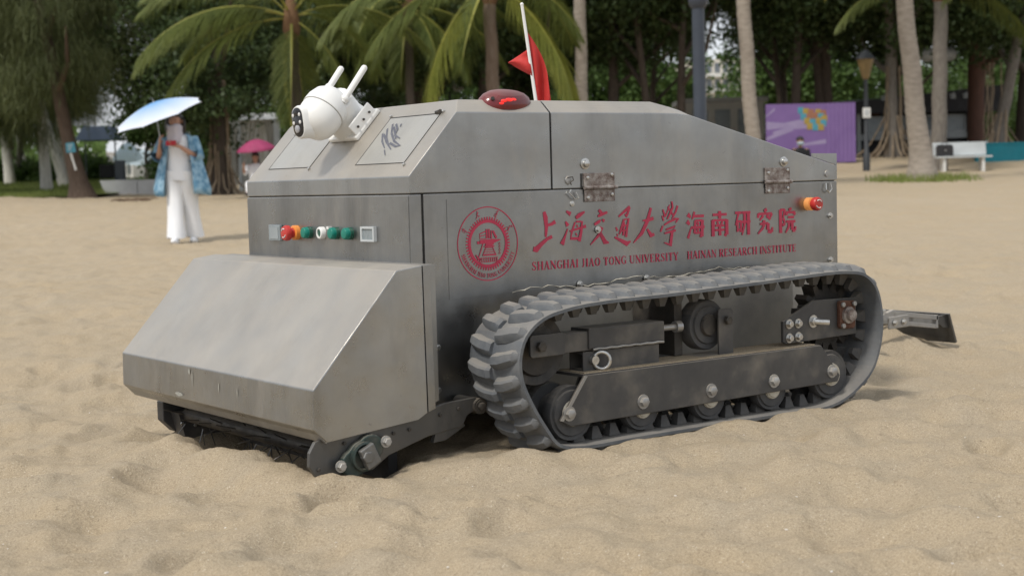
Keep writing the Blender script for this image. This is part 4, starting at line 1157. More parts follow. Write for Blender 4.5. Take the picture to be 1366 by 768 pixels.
def track(y0, y1, sub):
    yc = (y0+y1)/2
    m = MB(); rings = []
    for k in range(NB+1):
        p, tg, nr = loop_frame(TOT*k/NB)
        ti, to = 0.005, 0.008
        sec = [(-ti, y0), (-ti, y1), (to*0.5, y1+0.0), (to, y1-0.012), (to, y0+0.012), (to*0.5, y0)]
        rings.append([(p.x+nr.x*h, y, p.y+nr.y*h+Z0) for h, y in sec])
    m.loft(rings, True, False)
    tr = m.build('crawler_track', M['rubber'], robot, smooth=35)
    nl = 52; pitch = TOT/nl
    hw = (y1-y0)/2
    def lug_mesh(mb, sgn, T):
        # slanted tapering block from the centre groove to the outer edge
        sec = [(0.005, -0.027, 0.006, 0.018), (0.014, -0.028, 0.009, 0.027), (hw*0.42, -0.024, 0.013, 0.029), (hw*0.68, -0.016, 0.020, 0.028), (hw*0.86, -0.008, 0.022, 0.022), (hw*0.955, -0.001, 0.014, 0.004)]
        rings = []
        for v_, u0, u1, h in sec:
            c = (u0+u1)/2; w = (u1-u0)/2
            ring = [(c-w*1.30, 0.006), (c-w*0.92, h*0.80), (c-w*0.62, h), (c+w*0.55, h), (c+w*0.85, h*0.78), (c+w*1.25, 0.006)]
            rings.append([T(u, sgn*v_, hh) for u, hh in ring])
        mb.loft(rings)
    def tooth_mesh(mb, T):
        for v0, v1 in ((-0.016, 0.016),):
            rings = [[T(-0.020, v0, -0.006), T(0.020, v0, -0.006), T(0.020, v1, -0.006), T(-0.020, v1, -0.006)],
                     [T(-0.009, v0+0.008, -0.040), T(0.009, v0+0.008, -0.040), T(0.009, v1-0.008, -0.040), T(-0.009, v1-0.008, -0.040)]]
            mb.loft(rings)
    if sub:
        prot = {}
        for k in range(nl):
            for sgn in (-1, 1, 0, 2):
                s = pitch*(k+(0.5 if sgn == 1 else 0.0 if sgn == -1 else 0.25))
                p, tg, nr = loop_frame(s)
                pos = Vector((p.x, yc+(-0.034 if sgn == 0 else 0.034 if sgn == 2 else 0), p.y+Z0))
                sgn = 0 if sgn == 2 else sgn
                mtx = Matrix(((tg.x, 0, nr.x), (0, 1 if True else 0, 0), (tg.y, 0, nr.y)))
                if mtx.determinant() < 0: mtx = Matrix(((-tg.x, 0, nr.x), (0, 1, 0), (-tg.y, 0, nr.y)))
                if sgn not in prot:
                    mb = MB(); T = lambda u, v_, h: Vector((u, v_, h))
                    if sgn: lug_mesh(mb, sgn, T)
                    else: tooth_mesh(mb, T)
                    o = mb.build('tread_lug' if sgn else 'guide_tooth', M['rubber'] if sgn else M['rubber_dark'], None, smooth=30 if sgn else None, origin=(0, 0, 0))
                    prot[sgn] = o; WP[o] = pos; o.parent = tr; o.location = pos-WP[tr]
                else:
                    o = prot[sgn].copy(); link(o, pos, tr)
                o.rotation_euler = mtx.to_euler()
    else:
        mb = MB()
        for k in range(nl):
            for sgn in (-1, 1, 0):
                p, tg, nr = loop_frame(pitch*(k+(0.5 if sgn == 1 else 0.0 if sgn == -1 else 0.25)))
                T = lambda u, v_, h: Vector((p.x+tg.x*u+nr.x*h, yc+v_, p.y+tg.y*u+nr.y*h+Z0))
                if sgn: lug_mesh(mb, sgn, T)
                else: tooth_mesh(mb, T)
        mb.build('tread_lugs', M['rubber'], tr, kind='stuff')
    return tr
track(-0.33, -0.098, True)
track(1.098, 1.33, False)

def track_gear(ym):                                    # ym maps the near side depth to either side
    def B(m, *a): return m
    Y = ym
    def yb(a, b): return (min(Y(a), Y(b)), max(Y(a), Y(b)))
    ax = (0, -1, 0) if Y(0) < Y(1) else (0, 1, 0)
    # main beam: a channel with a dusty top flange
    m = MB(); m.prism(zz([(.275,-.629),(.363,-.513),(1.316,-.511),(1.400,-.612),(1.390,-.632),(.312,-.648)]), 'y', *yb(-.300, -.292))
    beam = m.build('track_beam', M['black_steel'], robot, bevel=0.002)
    m = MB(); m.box(.363, 1.316, *yb(-.292, -.17), Z0-.518, Z0-.510); m.build('top_flange', M['black_steel'], beam)
    m = MB(); m.box(.372, 1.30, *yb(-.288, -.175), Z0-.5102, Z0-.5065); m.build('sand_layer', M['sand'], beam)
    m = MB(); m.prism(zz([(.275,-.629),(.363,-.513),(.372,-.515),(.284,-.631)]), 'y', *yb(-.303, -.300)); m.build('edge_trim', M['steel_low'], beam)
    m = MB(); m.prism(zz([(.40,-.64),(.45,-.53),(1.25,-.53),(1.30,-.64)]), 'y', *yb(-.172, -.164)); m.build('inner_web', M['black_steel'], beam)
    for x, z in ((.306,-.612),(.574,-.608),(.840,-.604),(1.102,-.602),(1.362,-.597)):
        m = MB(); m.hexbolt((x, Y(-.300), Z0+z), ax, 0.0145, 0.015); m.build('axle_bolt', M['steel_low'], beam, smooth=40)
    # road wheels
    for x, z, r_ in ((.330,-.615,.078),(.585,-.628,.066),(.850,-.628,.066),(1.110,-.628,.066),(1.375,-.610,.078)):
        m = MB()
        y_ = Y(-.285); dirn = 1 if ax[1] < 0 else -1
        m.lathe([(0.03, 0), (r_*0.80, 0.0), (r_*0.84, 0.006), (r_*0.97, 0.004), (r_, 0.010), (r_, 0.034), (r_*0.95, 0.040), (r_*0.62, 0.044), (r_*0.62, 0.095), (r_*0.95, 0.100), (r_, 0.106), (r_, 0.132), (r_*0.9, 0.14), (0.03, 0.14)], (x, y_, Z0+z), (0, dirn, 0), 28)
        w = m.build('road_wheel', M['rubber_dark'], robot, smooth=35)
        m = MB(); m.lathe([(r_*0.45, -0.006), (r_*0.48, 0.002), (r_*0.36, -0.010), (0.0, -0.010)], (x, y_, Z0+z), (0, dirn, 0), 20); m.build('hub', M['sealant'], w, smooth=40)
    # front idler with fork, slide bar and tensioner
    dirn = 1 if ax[1] < 0 else -1
    m = MB(); m.lathe([(0.03, 0), (0.07, 0.0), (0.075, 0.010), (0.098, 0.006), (0.102, 0.012), (0.102, 0.04), (0.08, 0.05), (0.08, 0.07), (0.102, 0.08), (0.102, 0.11), (0.09, 0.12), (0.03, 0.12)], (.250, Y(-.235), Z0-.436), (0, dirn, 0), 32)
    m.build('idler_wheel', M['dark_iron'], robot, smooth=35)
    m = MB(); m.prism(zz([(.196,-.396),(.202,-.391),(.315,-.391),(.315,-.451),(.202,-.452),(.196,-.446)]), 'y', *yb(-.278, -.268)); fk = m.build('idler_fork', M['black_steel'], robot, bevel=0.002)
    m = MB(); m.hexbolt((.229, Y(-.278), Z0-.422), ax, 0.015, 0.014, False); m.build('fork_bolt', M['dark_iron'], fk)
    m = MB(); m.box(.300, .430, *yb(-.262, -.200), Z0-.450, Z0-.396); m.build('slide_bar', M['black_steel'], robot, bevel=0.002)
    m = MB(); m.box(.408, .690, *yb(-.268, -.185), Z0-.446, Z0-.388); tb = m.build('tensioner_tube', M['black_steel'], robot, bevel=0.003)
    m = MB(); m.tube([(.42+.022*k, Y(-.270)+0.0, Z0-.448+0.0015*(k % 2)) for k in range(13)], 0.0035, 6); m.build('weld_bead', M['steel_low'], tb)
    m = MB()
    y0, y1 = yb(-.262, -.200)
    for (a0, a1, b0, b1) in ((y0, y0+.006, -.508, -.4535), (y1-.006, y1, -.508, -.4535), (y0+.006, y1-.006, -.4595, -.4535), (y0+.006, y1-.006, -.508, -.502)):
        m.box(.390, .672, a0, a1, Z0+b0, Z0+b1)
    t2 = m.build('guide_tube', M['black_steel'], robot)
    m = MB(); m.box(.47, .665, y0+.007, y1-.007, Z0-.50, Z0-.461); m.build('tube_core', M['gap'], t2)
    m = MB(); yr = Y(-.275); ctr = Vector((.446, yr, Z0-.480))
    m.tube([ctr+Vector((math.cos(t)*0.76, dirn*-0.60*math.cos(t), math.sin(t)))*0.024 for t in [2*math.pi*k/22 for k in range(23)]], 0.0058, 8)
    m.build('eye_ring', M['bright'], t2, smooth=60)
    m = MB(); m.cyl((.425, Y(-.262), Z0-.478), (.425, Y(-.275), Z0-.478), 0.013, n=12); m.build('eye_nut', M['bright'], t2)
    m = MB(); m.cyl((.690, Y(-.225), Z0-.414), (.79, Y(-.225), Z0-.414), 0.0095, n=12); m.cyl((.690, Y(-.225), Z0-.414), (.705, Y(-.225), Z0-.414), 0.018, n=6); m.cyl((.768, Y(-.225), Z0-.414), (.79, Y(-.225), Z0-.414), 0.017, n=12)
    m.build('tension_rod', M['steel_low'], tb, smooth=40)
    # support roller with its bracket
    m = MB(); m.lathe([(0.02, 0), (0.055, 0), (0.058, 0.006), (0.072, 0.004), (0.076, 0.010), (0.076, 0.05), (0.070, 0.056), (0.02, 0.056)], (.895, Y(-.235), Z0-.418), (0, dirn, 0), 26); sr = m.build('support_roller', M['rubber_dark'], robot, smooth=35)
    m = MB(); m.lathe([(0.034, -0.003), (0.03, -0.010), (0.0, -0.010)], (.895, Y(-.235), Z0-.418), (0, dirn, 0), 20); m.build('hub', M['dark_iron'], sr, smooth=40)
    m = MB(); m.prism(zz([(.912,-.512),(.912,-.376),(.920,-.370),(.964,-.370),(.972,-.378),(.972,-.512)]), 'y', *yb(-.262, -.255)); m.box(.835, .972, *yb(-.262, -.18), Z0-.512, Z0-.506); rb = m.build('roller_bracket', M['black_steel'], robot, bevel=0.0015)
    m = MB(); m.hexbolt((.946, Y(-.262), Z0-.405), ax, 0.014, 0.014, False); m.build('bracket_bolt', M['dark_iron'], rb)
    m = MB(); m.box(.790, .822, *yb(-.20, -.012), Z0-.505, Z0-.325); m.build('body_strut', M['dark_iron'], robot, bevel=0.002)
    # sprocket with plate, rusty hub and bolts
    m = MB()
    for k in range(15):
        t = 2*math.pi*k/15; c_, s_ = math.cos(t), math.sin(t)
        m.prism([(1.440+0.088*math.cos(t+q)*1.0 if False else 1.440+rr*math.cos(t+q), Z0-.435+rr*math.sin(t+q)) for rr, q in ((0.085, -0.17), (0.118, -0.07), (0.118, 0.07), (0.085, 0.17))], 'y', *yb(-.215, -.165))
    m.lathe([(0.03, 0), (0.092, 0), (0.092, 0.05), (0.03, 0.05)], (1.440, Y(-.213), Z0-.435), (0, dirn, 0), 30)
    m.build('drive_sprocket', M['dark_iron'], robot, smooth=35)
    m = MB(); m.prism(zz([(1.179,-.428),(1.319,-.372),(1.514,-.375),(1.514,-.492),(1.190,-.499),(1.179,-.492)]), 'y', *yb(-.270, -.258)); sp = m.build('sprocket_plate', M['black_steel'], robot, bevel=0.002)
    m = MB(); m.prism(zz([(1.422,-.384),(1.430,-.379),(1.490,-.382),(1.495,-.390),(1.495,-.464),(1.488,-.472),(1.428,-.469),(1.422,-.462)]), 'y', *yb(-.284, -.270)); hb = m.build('rusty_hub', M['rust_dark'], sp, bevel=0.003)
    m = MB(); m.lathe([(0.028, 0), (0.027, 0.008), (0.019, 0.010), (0.018, 0.022), (0.0, 0.024)], (1.459, Y(-.284), Z0-.427), ax, 20); m.build('hub_cap', M['rust'], hb, smooth=40)
    for x, z in ((1.432,-.392),(1.485,-.392),(1.432,-.460)):
        m = MB(); m.hexbolt((x, Y(-.284), Z0+z), ax, 0.0085, 0.009, False); m.build('hub_bolt', M['steel_low'], hb)
    for x, z in ((1.203,-.437),(1.243,-.438),(1.203,-.481),(1.243,-.480)):
        m = MB(); m.hexbolt((x, Y(-.270), Z0+z), ax, 0.0105, 0.014); m.build('plate_bolt', M['bright'], sp)
    m = MB(); m.hexbolt((1.312, Y(-.270), Z0-.437), ax, 0.014, 0.012); p0 = Vector((1.312, Y(-.270), Z0-.437)); a_ = Vector(ax)
    m.tube([p0, p0+a_*0.02+Vector((0.012, 0, -0.002)), p0+a_*0.034+Vector((0.035, 0, -0.004))], [0.013, 0.011, 0.010], 10); m.build('grease_fitting', M['bright'], sp, smooth=40)
track_gear(lambda y: y)
track_gear(lambda y: 1.0-y)

# ---- rake dragged behind
m = MB()
for y in (0.50, 0.62, 0.74, 0.86, 0.98):
    m.bar((2.40, y, Z0-.600), (2.62, y, Z0-.548), 0.020, 0.028); m.bar((2.615, y, Z0-.550), (2.90, y, Z0-.590), 0.020, 0.020)
    m.bar((2.64, y, Z0-.590), (2.89, y, Z0-.625), 0.014, 0.018)
m.bar((2.42, 0.49, Z0-.615), (2.42, 1.0, Z0-.615), 0.02, 0.03); m.bar((2.89, 0.49, Z0-.605), (2.89, 1.0, Z0-.605), 0.012, 0.055)
rk = m.build('drag_rake', M['steel_low'], robot, bevel=0.002)
m = MB(); m.bar((2.58, 0.49, Z0-.588), (2.70, 0.49, Z0-.585), 0.012, 0.050); jp = m.build('joint_plate', M['steel_low'], rk, bevel=0.003)
for x in (2.61, 2.665):
    m = MB(); m.hexbolt((x, 0.482, Z0-.588), (0, -1, 0), 0.009, 0.010); m.build('joint_bolt', M['bright'], jp)
for x, z in ((2.48, -.566), (2.565, -.548)):
    m = MB(); m.hexbolt((x, 0.50, Z0+z), (0, 0, 1), 0.008, 0.016); m.build('joint_bolt', M['bright'], rk)
m = MB(); m.prism(zz([(2.91,-.585),(2.965,-.582),(2.985,-.64),(2.935,-.632),(2.91,-.615)]), 'y', 0.50, 0.512); m.build('blade_gusset', M['gunmetal'], rk)
m = MB(); m.prism(zz([(2.955,-.578),(2.967,-.576),(3.014,-.700),(3.002,-.705)]), 'y', 0.485, 1.02); m.build('rake_blade', M['gunmetal'], rk, bevel=0.002)
m = MB(); m.cyl((2.44, 0.50, Z0-.665), (2.62, 0.66, Z0-.668), 0.030, n=16); m.build('drag_tube', M['rust_dark'], rk, smooth=40)
m = MB()
for y in (0.40, 0.85): m.bar((LN-0.06, y, Z0-.42), (2.44, y+0.03, Z0-.605), 0.03, 0.035)
m.build('tow_arm', M['steel_low'], rk, bevel=0.002)

# ================================================================== shells and twigs on the sand
def shells():
    m = MB()
    for k in range(380):
        d = 2.3+13*random.random()**1.8; l = (random.random()-0.5)*(0.75*d)
        x = CH[0]+d*FH2[0]+l*RH2[0]; y = CH[1]+d*FH2[1]+l*RH2[1]
        if -0.5 < x < 1.75 and -0.4 < y < 1.4: continue
        z = float(G(np.array([x]), np.array([y]))[0]); s_ = 0.0016+0.0032*random.random()**3
        m.ell((x, y, z+s_*0.2), s_*(0.7+random.random()), s_*(0.5+random.random()*0.6), s_*0.5, 6, 4, M=Matrix.Rotation(random.random()*6, 3, 'Z'))
    o = m.build('shell_fragments', M['shell'], None, recalc=False); tag(o, 'tiny white shell fragments scattered over the sand', 'shell fragments', kind='stuff')
shells()
def twigs():
    m = MB()
    for k in range(60):
        d = 33.5+2.5*random.random(); px = 158+40*random.random()
        b = gp(px, d); a = random.random()*6.28; L_ = 0.1+0.25*random.random()
        m.tube([b+Vector((0, 0, 0.01)), b+Vector((math.cos(a)*L_/2, math.sin(a)*L_/2, 0.04)), b+Vector((math.cos(a)*L_, math.sin(a)*L_, 0.015))], [0.012, 0.014, 0.006], 5)
    o = m.build('dry_twigs', M['twig'], None, recalc=False); tag(o, 'scatter of dark dry twigs on the sand left of the walking woman', 'twigs', kind='stuff')
twigs()

# ================================================================== VEGETATION
def leaf_cloud(seed, n, ell, clumps, leaf, flat=0.6, hang=0.0, sig=0.42):
    """quads of leaves spread in clumps through the ellipsoid volume (cx,cy,cz,rx,ry,rz)"""
    g = np.random.default_rng(seed)
    cx_, cy_, cz_, rx, ry, rz = ell
    v = g.normal(size=(clumps, 3)); v /= np.linalg.norm(v, axis=1)[:, None]
    rad = (0.35+0.65*g.random(clumps))**0.6
    c = v*rad[:, None]*np.array([rx, ry, rz])+np.array([cx_, cy_, cz_])
    size = 0.6+0.9*g.random(clumps)
    k = g.integers(0, clumps, n)
    p = c[k]+g.normal(size=(n, 3))*sig*size[k][:, None]*np.array([1, 1, flat])
    a = g.normal(size=(n, 3)); a[:, 2] -= hang; a /= np.linalg.norm(a, axis=1)[:, None]
    b = np.cross(a, g.normal(size=(n, 3))); b /= np.linalg.norm(b, axis=1)[:, None]
    L_ = leaf*(0.6+0.8*g.random(n))[:, None]; Wd = L_*0.30
    P = np.stack([p-a*L_*0.5, p+b*Wd, p+a*L_*0.5, p-b*Wd], 1)
    return P

def needle_cloud(seed, n, ell, clumps, ln, wd):
    g = np.random.default_rng(seed)
    cx_, cy_, cz_, rx, ry, rz = ell
    v = g.normal(size=(clumps, 3)); v /= np.linalg.norm(v, axis=1)[:, None]
    rad = (0.2+0.8*g.random(clumps))**0.55
    c = v*rad[:, None]*np.array([rx, ry, rz])+np.array([cx_, cy_, cz_])
    k = g.integers(0, clumps, n)
    off = g.normal(size=(n, 3))*np.array([0.22, 0.22, 0.34])
    p = c[k]+off
    out = (c-np.array([cx_, cy_, cz_]))[k]; out[:, 2] = 0; out /= (np.linalg.norm(out, axis=1)[:, None]+1e-6)
    a = out*0.35+g.normal(size=(n, 3))*0.32; a[:, 2] -= 0.95; a /= np.linalg.norm(a, axis=1)[:, None]
    b = np.cross(a, g.normal(size=(n, 3))); b /= np.linalg.norm(b, axis=1)[:, None]
    L_ = ln*(0.6+0.8*g.random(n))[:, None]
    P = np.stack([p-b*wd, p+b*wd, p+a*L_+b*wd*0.3, p+a*L_-b*wd*0.3], 1)
    return P

def wobble_line(p0, p1, n, amp, seed):
    g = random.Random(seed); pts = []
    for i in range(n+1):
        t = i/n; p = Vector(p0).lerp(Vector(p1), t)
        pts.append(p+Vector((g.uniform(-amp, amp), g.uniform(-amp, amp), 0))*math.sin(math.pi*t))
    return pts

def trunk_mb(h, r0, r1, lean, seed, flare=1.5, limbs=0, limb_len=2.2, bumps=0.06):
    g = random.Random(seed); m = MB()
    n = 14; pts = []; rad = []
    for i in range(n+1):
        t = i/n
        pts.append(Vector((lean[0]*t+0.10*math.sin(t*5+seed)*t*(1-t)*4*0.5, lean[1]*t, h*t)))
        rad.append((r0+(r1-r0)*t)*(1+(flare-1)*math.exp(-t*h/0.35))*(1+g.uniform(-bumps, bumps)))
    pts[0].z -= 0.15
    m.tube(pts, rad, 12)
    for k in range(limbs):
        t = 0.45+0.5*k/max(1, limbs-1); b = pts[int(t*n)]
        a = g.random()*6.28; L_ = limb_len*(0.7+0.6*g.random())
        e = b+Vector((math.cos(a)*L_, math.sin(a)*L_, L_*(0.5+0.7*g.random())))
        mid = b.lerp(e, 0.5)+Vector((g.uniform(-.2, .2), g.uniform(-.2, .2), -0.1))
        m.tube([b, mid, e], [r1*0.75+0.02, r1*0.5+0.015, 0.02], 7)
    return m

LEAFY = []
for k in range(4):
    P = leaf_cloud(100+k, 30000, (0, 0, 7.0, 3.6, 3.6, 3.8), 120, 0.17, 0.7, 0.5, 0.42)
    LEAFY.append(quad_mesh('leafy_crown', P, [M['leaf_dark']]))
LEAFY_MID = []
for k in range(2):
    P = leaf_cloud(140+k, 14000, (0, 0, 4.6, 3.2, 3.2, 3.4), 90, 0.26, 0.7, 0.3, 0.42)
    LEAFY_MID.append(quad_mesh('leafy_crown', P, [M['leaf_mid']]))
NEEDLE = []
for k in range(3):
    P = needle_cloud(200+k, 60000, (0, 0, 6.2, 2.9, 2.9, 4.4), 170, 0.26, 0.0085)
    NEEDLE.append(quad_mesh('needle_crown', P, [M['needles']]))
TRUNKS = {}
def tree(name, base, crown_mesh, trunk_key, trunk_args, bark, label, cat, group=None, scale=1.0, rz=None, crown_dz=0.0, lean=(0, 0)):
    t = empty(name, base, label, cat, group)
    if trunk_key not in TRUNKS:
        mb = trunk_mb(*trunk_args)
        o = mb.build('trunk', bark, None, smooth=60, origin=(0, 0, 0), recalc=True); TRUNKS[trunk_key] = o
        o.parent = t; o.location = (0, 0, 0); WP[o] = WP[t]
    else:
        o = TRUNKS[trunk_key].copy(); link(o, WP[t], t)
    rz = random.random()*6.28 if rz is None else rz
    o.rotation_euler = (0, 0, 0 if lean else rz)
    if crown_mesh is not None:
        c = bpy.data.objects.new('crown', crown_mesh); link(c, WP[t]+Vector((lean[0], lean[1], crown_dz)), t)
        c.rotation_euler = (0, 0, rz); c.scale = (scale, scale, scale)
    return t

# dense grove: three staggered rows of dark leafy trees
GROVE = 'dark leafy trees of the grove'
gl = 'dark leafy tree among the dense shady grove behind the beach'
gl2 = 'dark leafy tree in the hindmost row of the shady grove'
GROVE2 = 'hindmost dark trees of the grove'
ROWLAB = {478: 'dark leafy tree above the two white antennas', 556: 'dark leafy tree close by the shaded palm trunk',
          640: 'dark leafy tree just left of the bright palm above the warning lamp', 735: 'dark leafy tree directly behind the red flag', 822: 'dark leafy tree right of the slender pale palm by the flag',
          870: 'dark leafy tree midway between the slender pale palm and the big lamp post', 905: 'dark leafy tree close on the left of the big blue grey lamp post', 1058: 'dark leafy tree rising over the left half of the purple hoarding', 1100: 'dark leafy tree rising over the right half of the purple hoarding'}
row = []
for px in (478, 556, 640, 735, 822, 870, 905, 1058, 1100): row.append((px, 49+3*random.random(), 0.17+0.06*random.random()))
for k in range(10): row.append((330+121*k+random.uniform(-25, 25), 57+4*random.random(), 0.16))
for k in range(7): row.append((340+180*k+random.uniform(-25, 25), 69+5*random.random(), 0.18))
for k, (px, d, r0) in enumerate(row):
    if d > 55 and 890 < px < 1015: continue
    b = gp(px, d)
    var = k % 5
    tree('leafy_tree', b, LEAFY[k % 4], 'leafy%d' % var, (6.5, 0.15+0.022*var, 0.09, ((-0.5, 0.2, 0.6, -0.2, 0.0)[var], (0.2, -0.3, 0.0, 0.3, 0.1)[var]), var, 1.5, 4, 2.6), M['bark_dark'],
         ROWLAB.get(px, gl if d < 65 else gl2), 'tree', None if px in ROWLAB else GROVE if d < 65 else GROVE2, 0.92+0.25*random.random(), None, (1.5 if 860 < px < 1000 else random.uniform(0.3, 1.1)) if px > 730 else random.uniform(-0.7, 0.6))
# lighter sunlit trees far behind the grove
for k, px in enumerate((300, 430, 590, 720, 800, 865, 1045, 1090, 1180, 1280, 1380)):
    b = gp(px, 84+8*random.random())
    tree('bushy_tree', b, LEAFY_MID[k % 2], 'bushy', (4.0, 0.18, 0.08, (0.1, 0), 3, 1.3, 3, 1.6), M['bark_grey'],
         'lighter green tree in the open behind the dark grove', 'tree', 'lighter trees behind the grove', 0.85+0.3*random.random(), None, random.uniform(-1.2, -0.3))

# casuarinas on the left
CAS = 'casuarina trees on the lawn'
def casuarina(px, d, lean_px, r0, bark, label, scale=1.0, dz=0.0, key=None, h=6.5, group=None, mesh=0, flare=1.35):
    b = gp(px, d); s = lean_px/FPX*d
    ln = RH*s
    key = key or 'cas%d_%d' % (px, d)
    return tree('casuarina_tree', b, NEEDLE[mesh], key, (h, r0, r0*0.55, (ln.x, ln.y), px, flare, 3, 1.6), bark, label, 'tree', group, scale, None, dz, (ln.x*0.7, ln.y*0.7))
near_cas = casuarina(111, 39, -62, 0.20, M['bark_umber'], 'brown furrowed casuarina at the edge of the lawn with a blue sign on its trunk', 1.0, 0.1, None, 6.5, None, 0, 2.2)
casuarina(63, 46, -14, 0.17, M['bark_white'], 'casuarina with a straight pale trunk left of the sign tree, nearest the sand', 0.9, -0.2, mesh=1)
casuarina(88, 51, -70, 0.17, M['bark_white'], 'casuarina with a pale trunk leaning left behind the straight pale one', 0.95, 0, mesh=2)
casuarina(84, 57, 4, 0.19, M['bark_white'], 'upright pale casuarina trunk furthest back between leaning trunk and sign tree', 1.0, 0, mesh=0)
casuarina(14, 57, -20, 0.19, M['bark_white'], 'pale casuarina of the pair at the left edge, leaning left', 1.0, 0, mesh=1)
casuarina(20, 58, 40, 0.14, M['bark_grey'], 'grey casuarina of the pair at the left edge, leaning right', 1.0, 0, mesh=2)
casuarina(38, 63, -40, 0.13, M['bark_white'], 'thin slanting pale casuarina seen between the two clumps of trunks', 0.9, 0.3, mesh=0)
for k, (px, d, dz, sc) in enumerate(((-40, 44, -0.5, 1.0), (-95, 50, 0, 1.1), (-20, 66, 0, 1.15), (60, 68, 0.2, 1.15), (285, 64, 0.5, 1.1), (-70, 74, 0, 1.2), (20, 76, 0, 1.2), (-25, 43.0, 0.6, 1.0))):
    casuarina(px, d, -12, 0.18, M['bark_dark'], 'shady casuarina among the feathery trees behind the lawn', sc, dz, 'cas_back', 6.5, CAS, k % 3)

# trees with aerial roots
def root_tree(px, d, r0, lean, label, spread, bark, crown=True, scale=1.0, dz=-0.2, nroots=16, mesh=0):
    b = gp(px, d)
    t = empty('aerial_root_tree', b, label, 'tree')
    ln = RH*lean/FPX*d
    mb = trunk_mb(6.5, r0, r0*0.6, (ln.x, ln.y), int(px), 1.6, 4, 2.4, 0.1); mb.v = [tuple(Vector(p)+b) for p in mb.v]
    mb.build('trunk', bark, t, smooth=60)
    g = random.Random(int(px)*3)
    for k in range(nroots):
        a = 2*math.pi*k/nroots+g.uniform(-.2, .2); h = g.uniform(0.3, 1.5); L_ = spread*(0.4+0.8*g.random())
        st_ = b+ln*(h/6.5)+Vector((math.cos(a)*r0*0.9, math.sin(a)*r0*0.9, h))
        e = b+Vector((math.cos(a)*L_, math.sin(a)*L_, 0)); e.z = g1(e.x, e.y)-0.02
        mid = st_.lerp(e, 0.45)+Vector((0, 0, -0.22*h)); mid2 = st_.lerp(e, 0.75)+Vector((g.uniform(-.08, .08), g.uniform(-.08, .08), -0.12*h))
        mid2.z = max(mid2.z, e.z+0.04)
        m = MB(); rr = r0*g.uniform(0.07, 0.16)
        m.tube([st_, mid, mid2, e], [rr, rr*1.1, rr*1.1, rr*0.7], 6); m.build('root', M['root'], t, smooth=60)
    for k in range(5):
        a = g.random()*6.28; st_ = b+Vector((math.cos(a)*r0*1.05, math.sin(a)*r0*1.05, 3.0))
        m = MB(); m.tube(wobble_line(st_, st_+Vector((math.cos(a)*0.1, math.sin(a)*0.1, -2.9)), 6, 0.06, k+int(px)), 0.022, 5); m.build('root', M['root'], t, smooth=60)
    if crown:
        c = bpy.data.objects.new('crown', LEAFY[mesh]); link(c, b+Vector((0, 0, dz)), t); c.rotation_euler = (0, 0, g.random()*6); c.scale = (scale,)*3
    return t
root_tree(296, 39.5, 0.20, -10, 'dark leafy tree with pale aerial roots standing behind the walking woman', 0.75, M['bark_dark'], True, 0.72, -1.15, 16, 1)
root_tree(1192, 50, 0.23, -6, 'tree with a tangle of roots between the lamp post and the pale palm', 1.35, M['bark_grey'], True, 1.0, 0.1, 22, 2)
root_tree(1326, 49.5, 0.22, 55, 'leaning grey tree with spreading roots above the teal wall', 1.3, M['bark_grey'], True, 1.0, 0.0, 18, 3)
tree('leafy_tree', gp(1303, 54), LEAFY[1], 'red', (6.5, 0.33, 0.24, (0, 0), 4, 1.2, 4, 2.4), simple('reddish_bark', (0.14, 0.07, 0.05), (0.10, 0.055, 0.04), 6, 0.95, 0, 0.5, 0, (2, 2, 0.5)),
     'tree with a thick reddish brown trunk behind the bench', 'tree', None, 1.0, None, 0.1)
tree('leafy_tree', gp(1366, 54), LEAFY[0], 'edge', (6.5, 0.30, 0.2, (0.3, 0), 5, 1.4, 4, 2.4), M['bark_dark'], 'dark leafy tree at the right edge behind the teal wall', 'tree', None, 1.0, None, 0.4)

# small tree beside the planter on the left
b = gp(197, 52)
t = tree('small_tree', b, None, 'small', (1.7, 0.07, 0.045, (0.05, 0), 2, 1.4, 4, 0.7), M['bark_grey'], 'small round tree behind the low concrete wall', 'tree')
P = leaf_cloud(301, 3800, (0, 0, 2.1, 0.75, 0.75, 0.6), 26, 0.16, 0.8, 0.2, 0.22)
c = bpy.data.objects.new('crown', quad_mesh('small_crown', P, [M['leaf_mid']])); link(c, b, t)
# shrubs along the back of the lawn
P = leaf_cloud(305, 3000, (0, 0, 0.42, 0.9, 0.7, 0.32), 24, 0.15, 0.8, 0.0, 0.2)
shrub = quad_mesh('shrub_foliage', P, [M['leaf_mid']])
for k, (px, d) in enumerate(((45, 58), (30, 61), (-12, 60), (102, 62), (70, 63), (128, 60), (240, 52), (258, 50), (278, 55))):
    b = gp(px, d); o = bpy.data.objects.new('shrub', shrub); link(o, b); o.rotation_euler = (0, 0, k*1.3); o.scale = (0.9+0.1*(k % 4),)*3
    tag(o, 'low green shrub at the back of the lawn under the trees', 'shrub', 'shrubs behind the lawn')
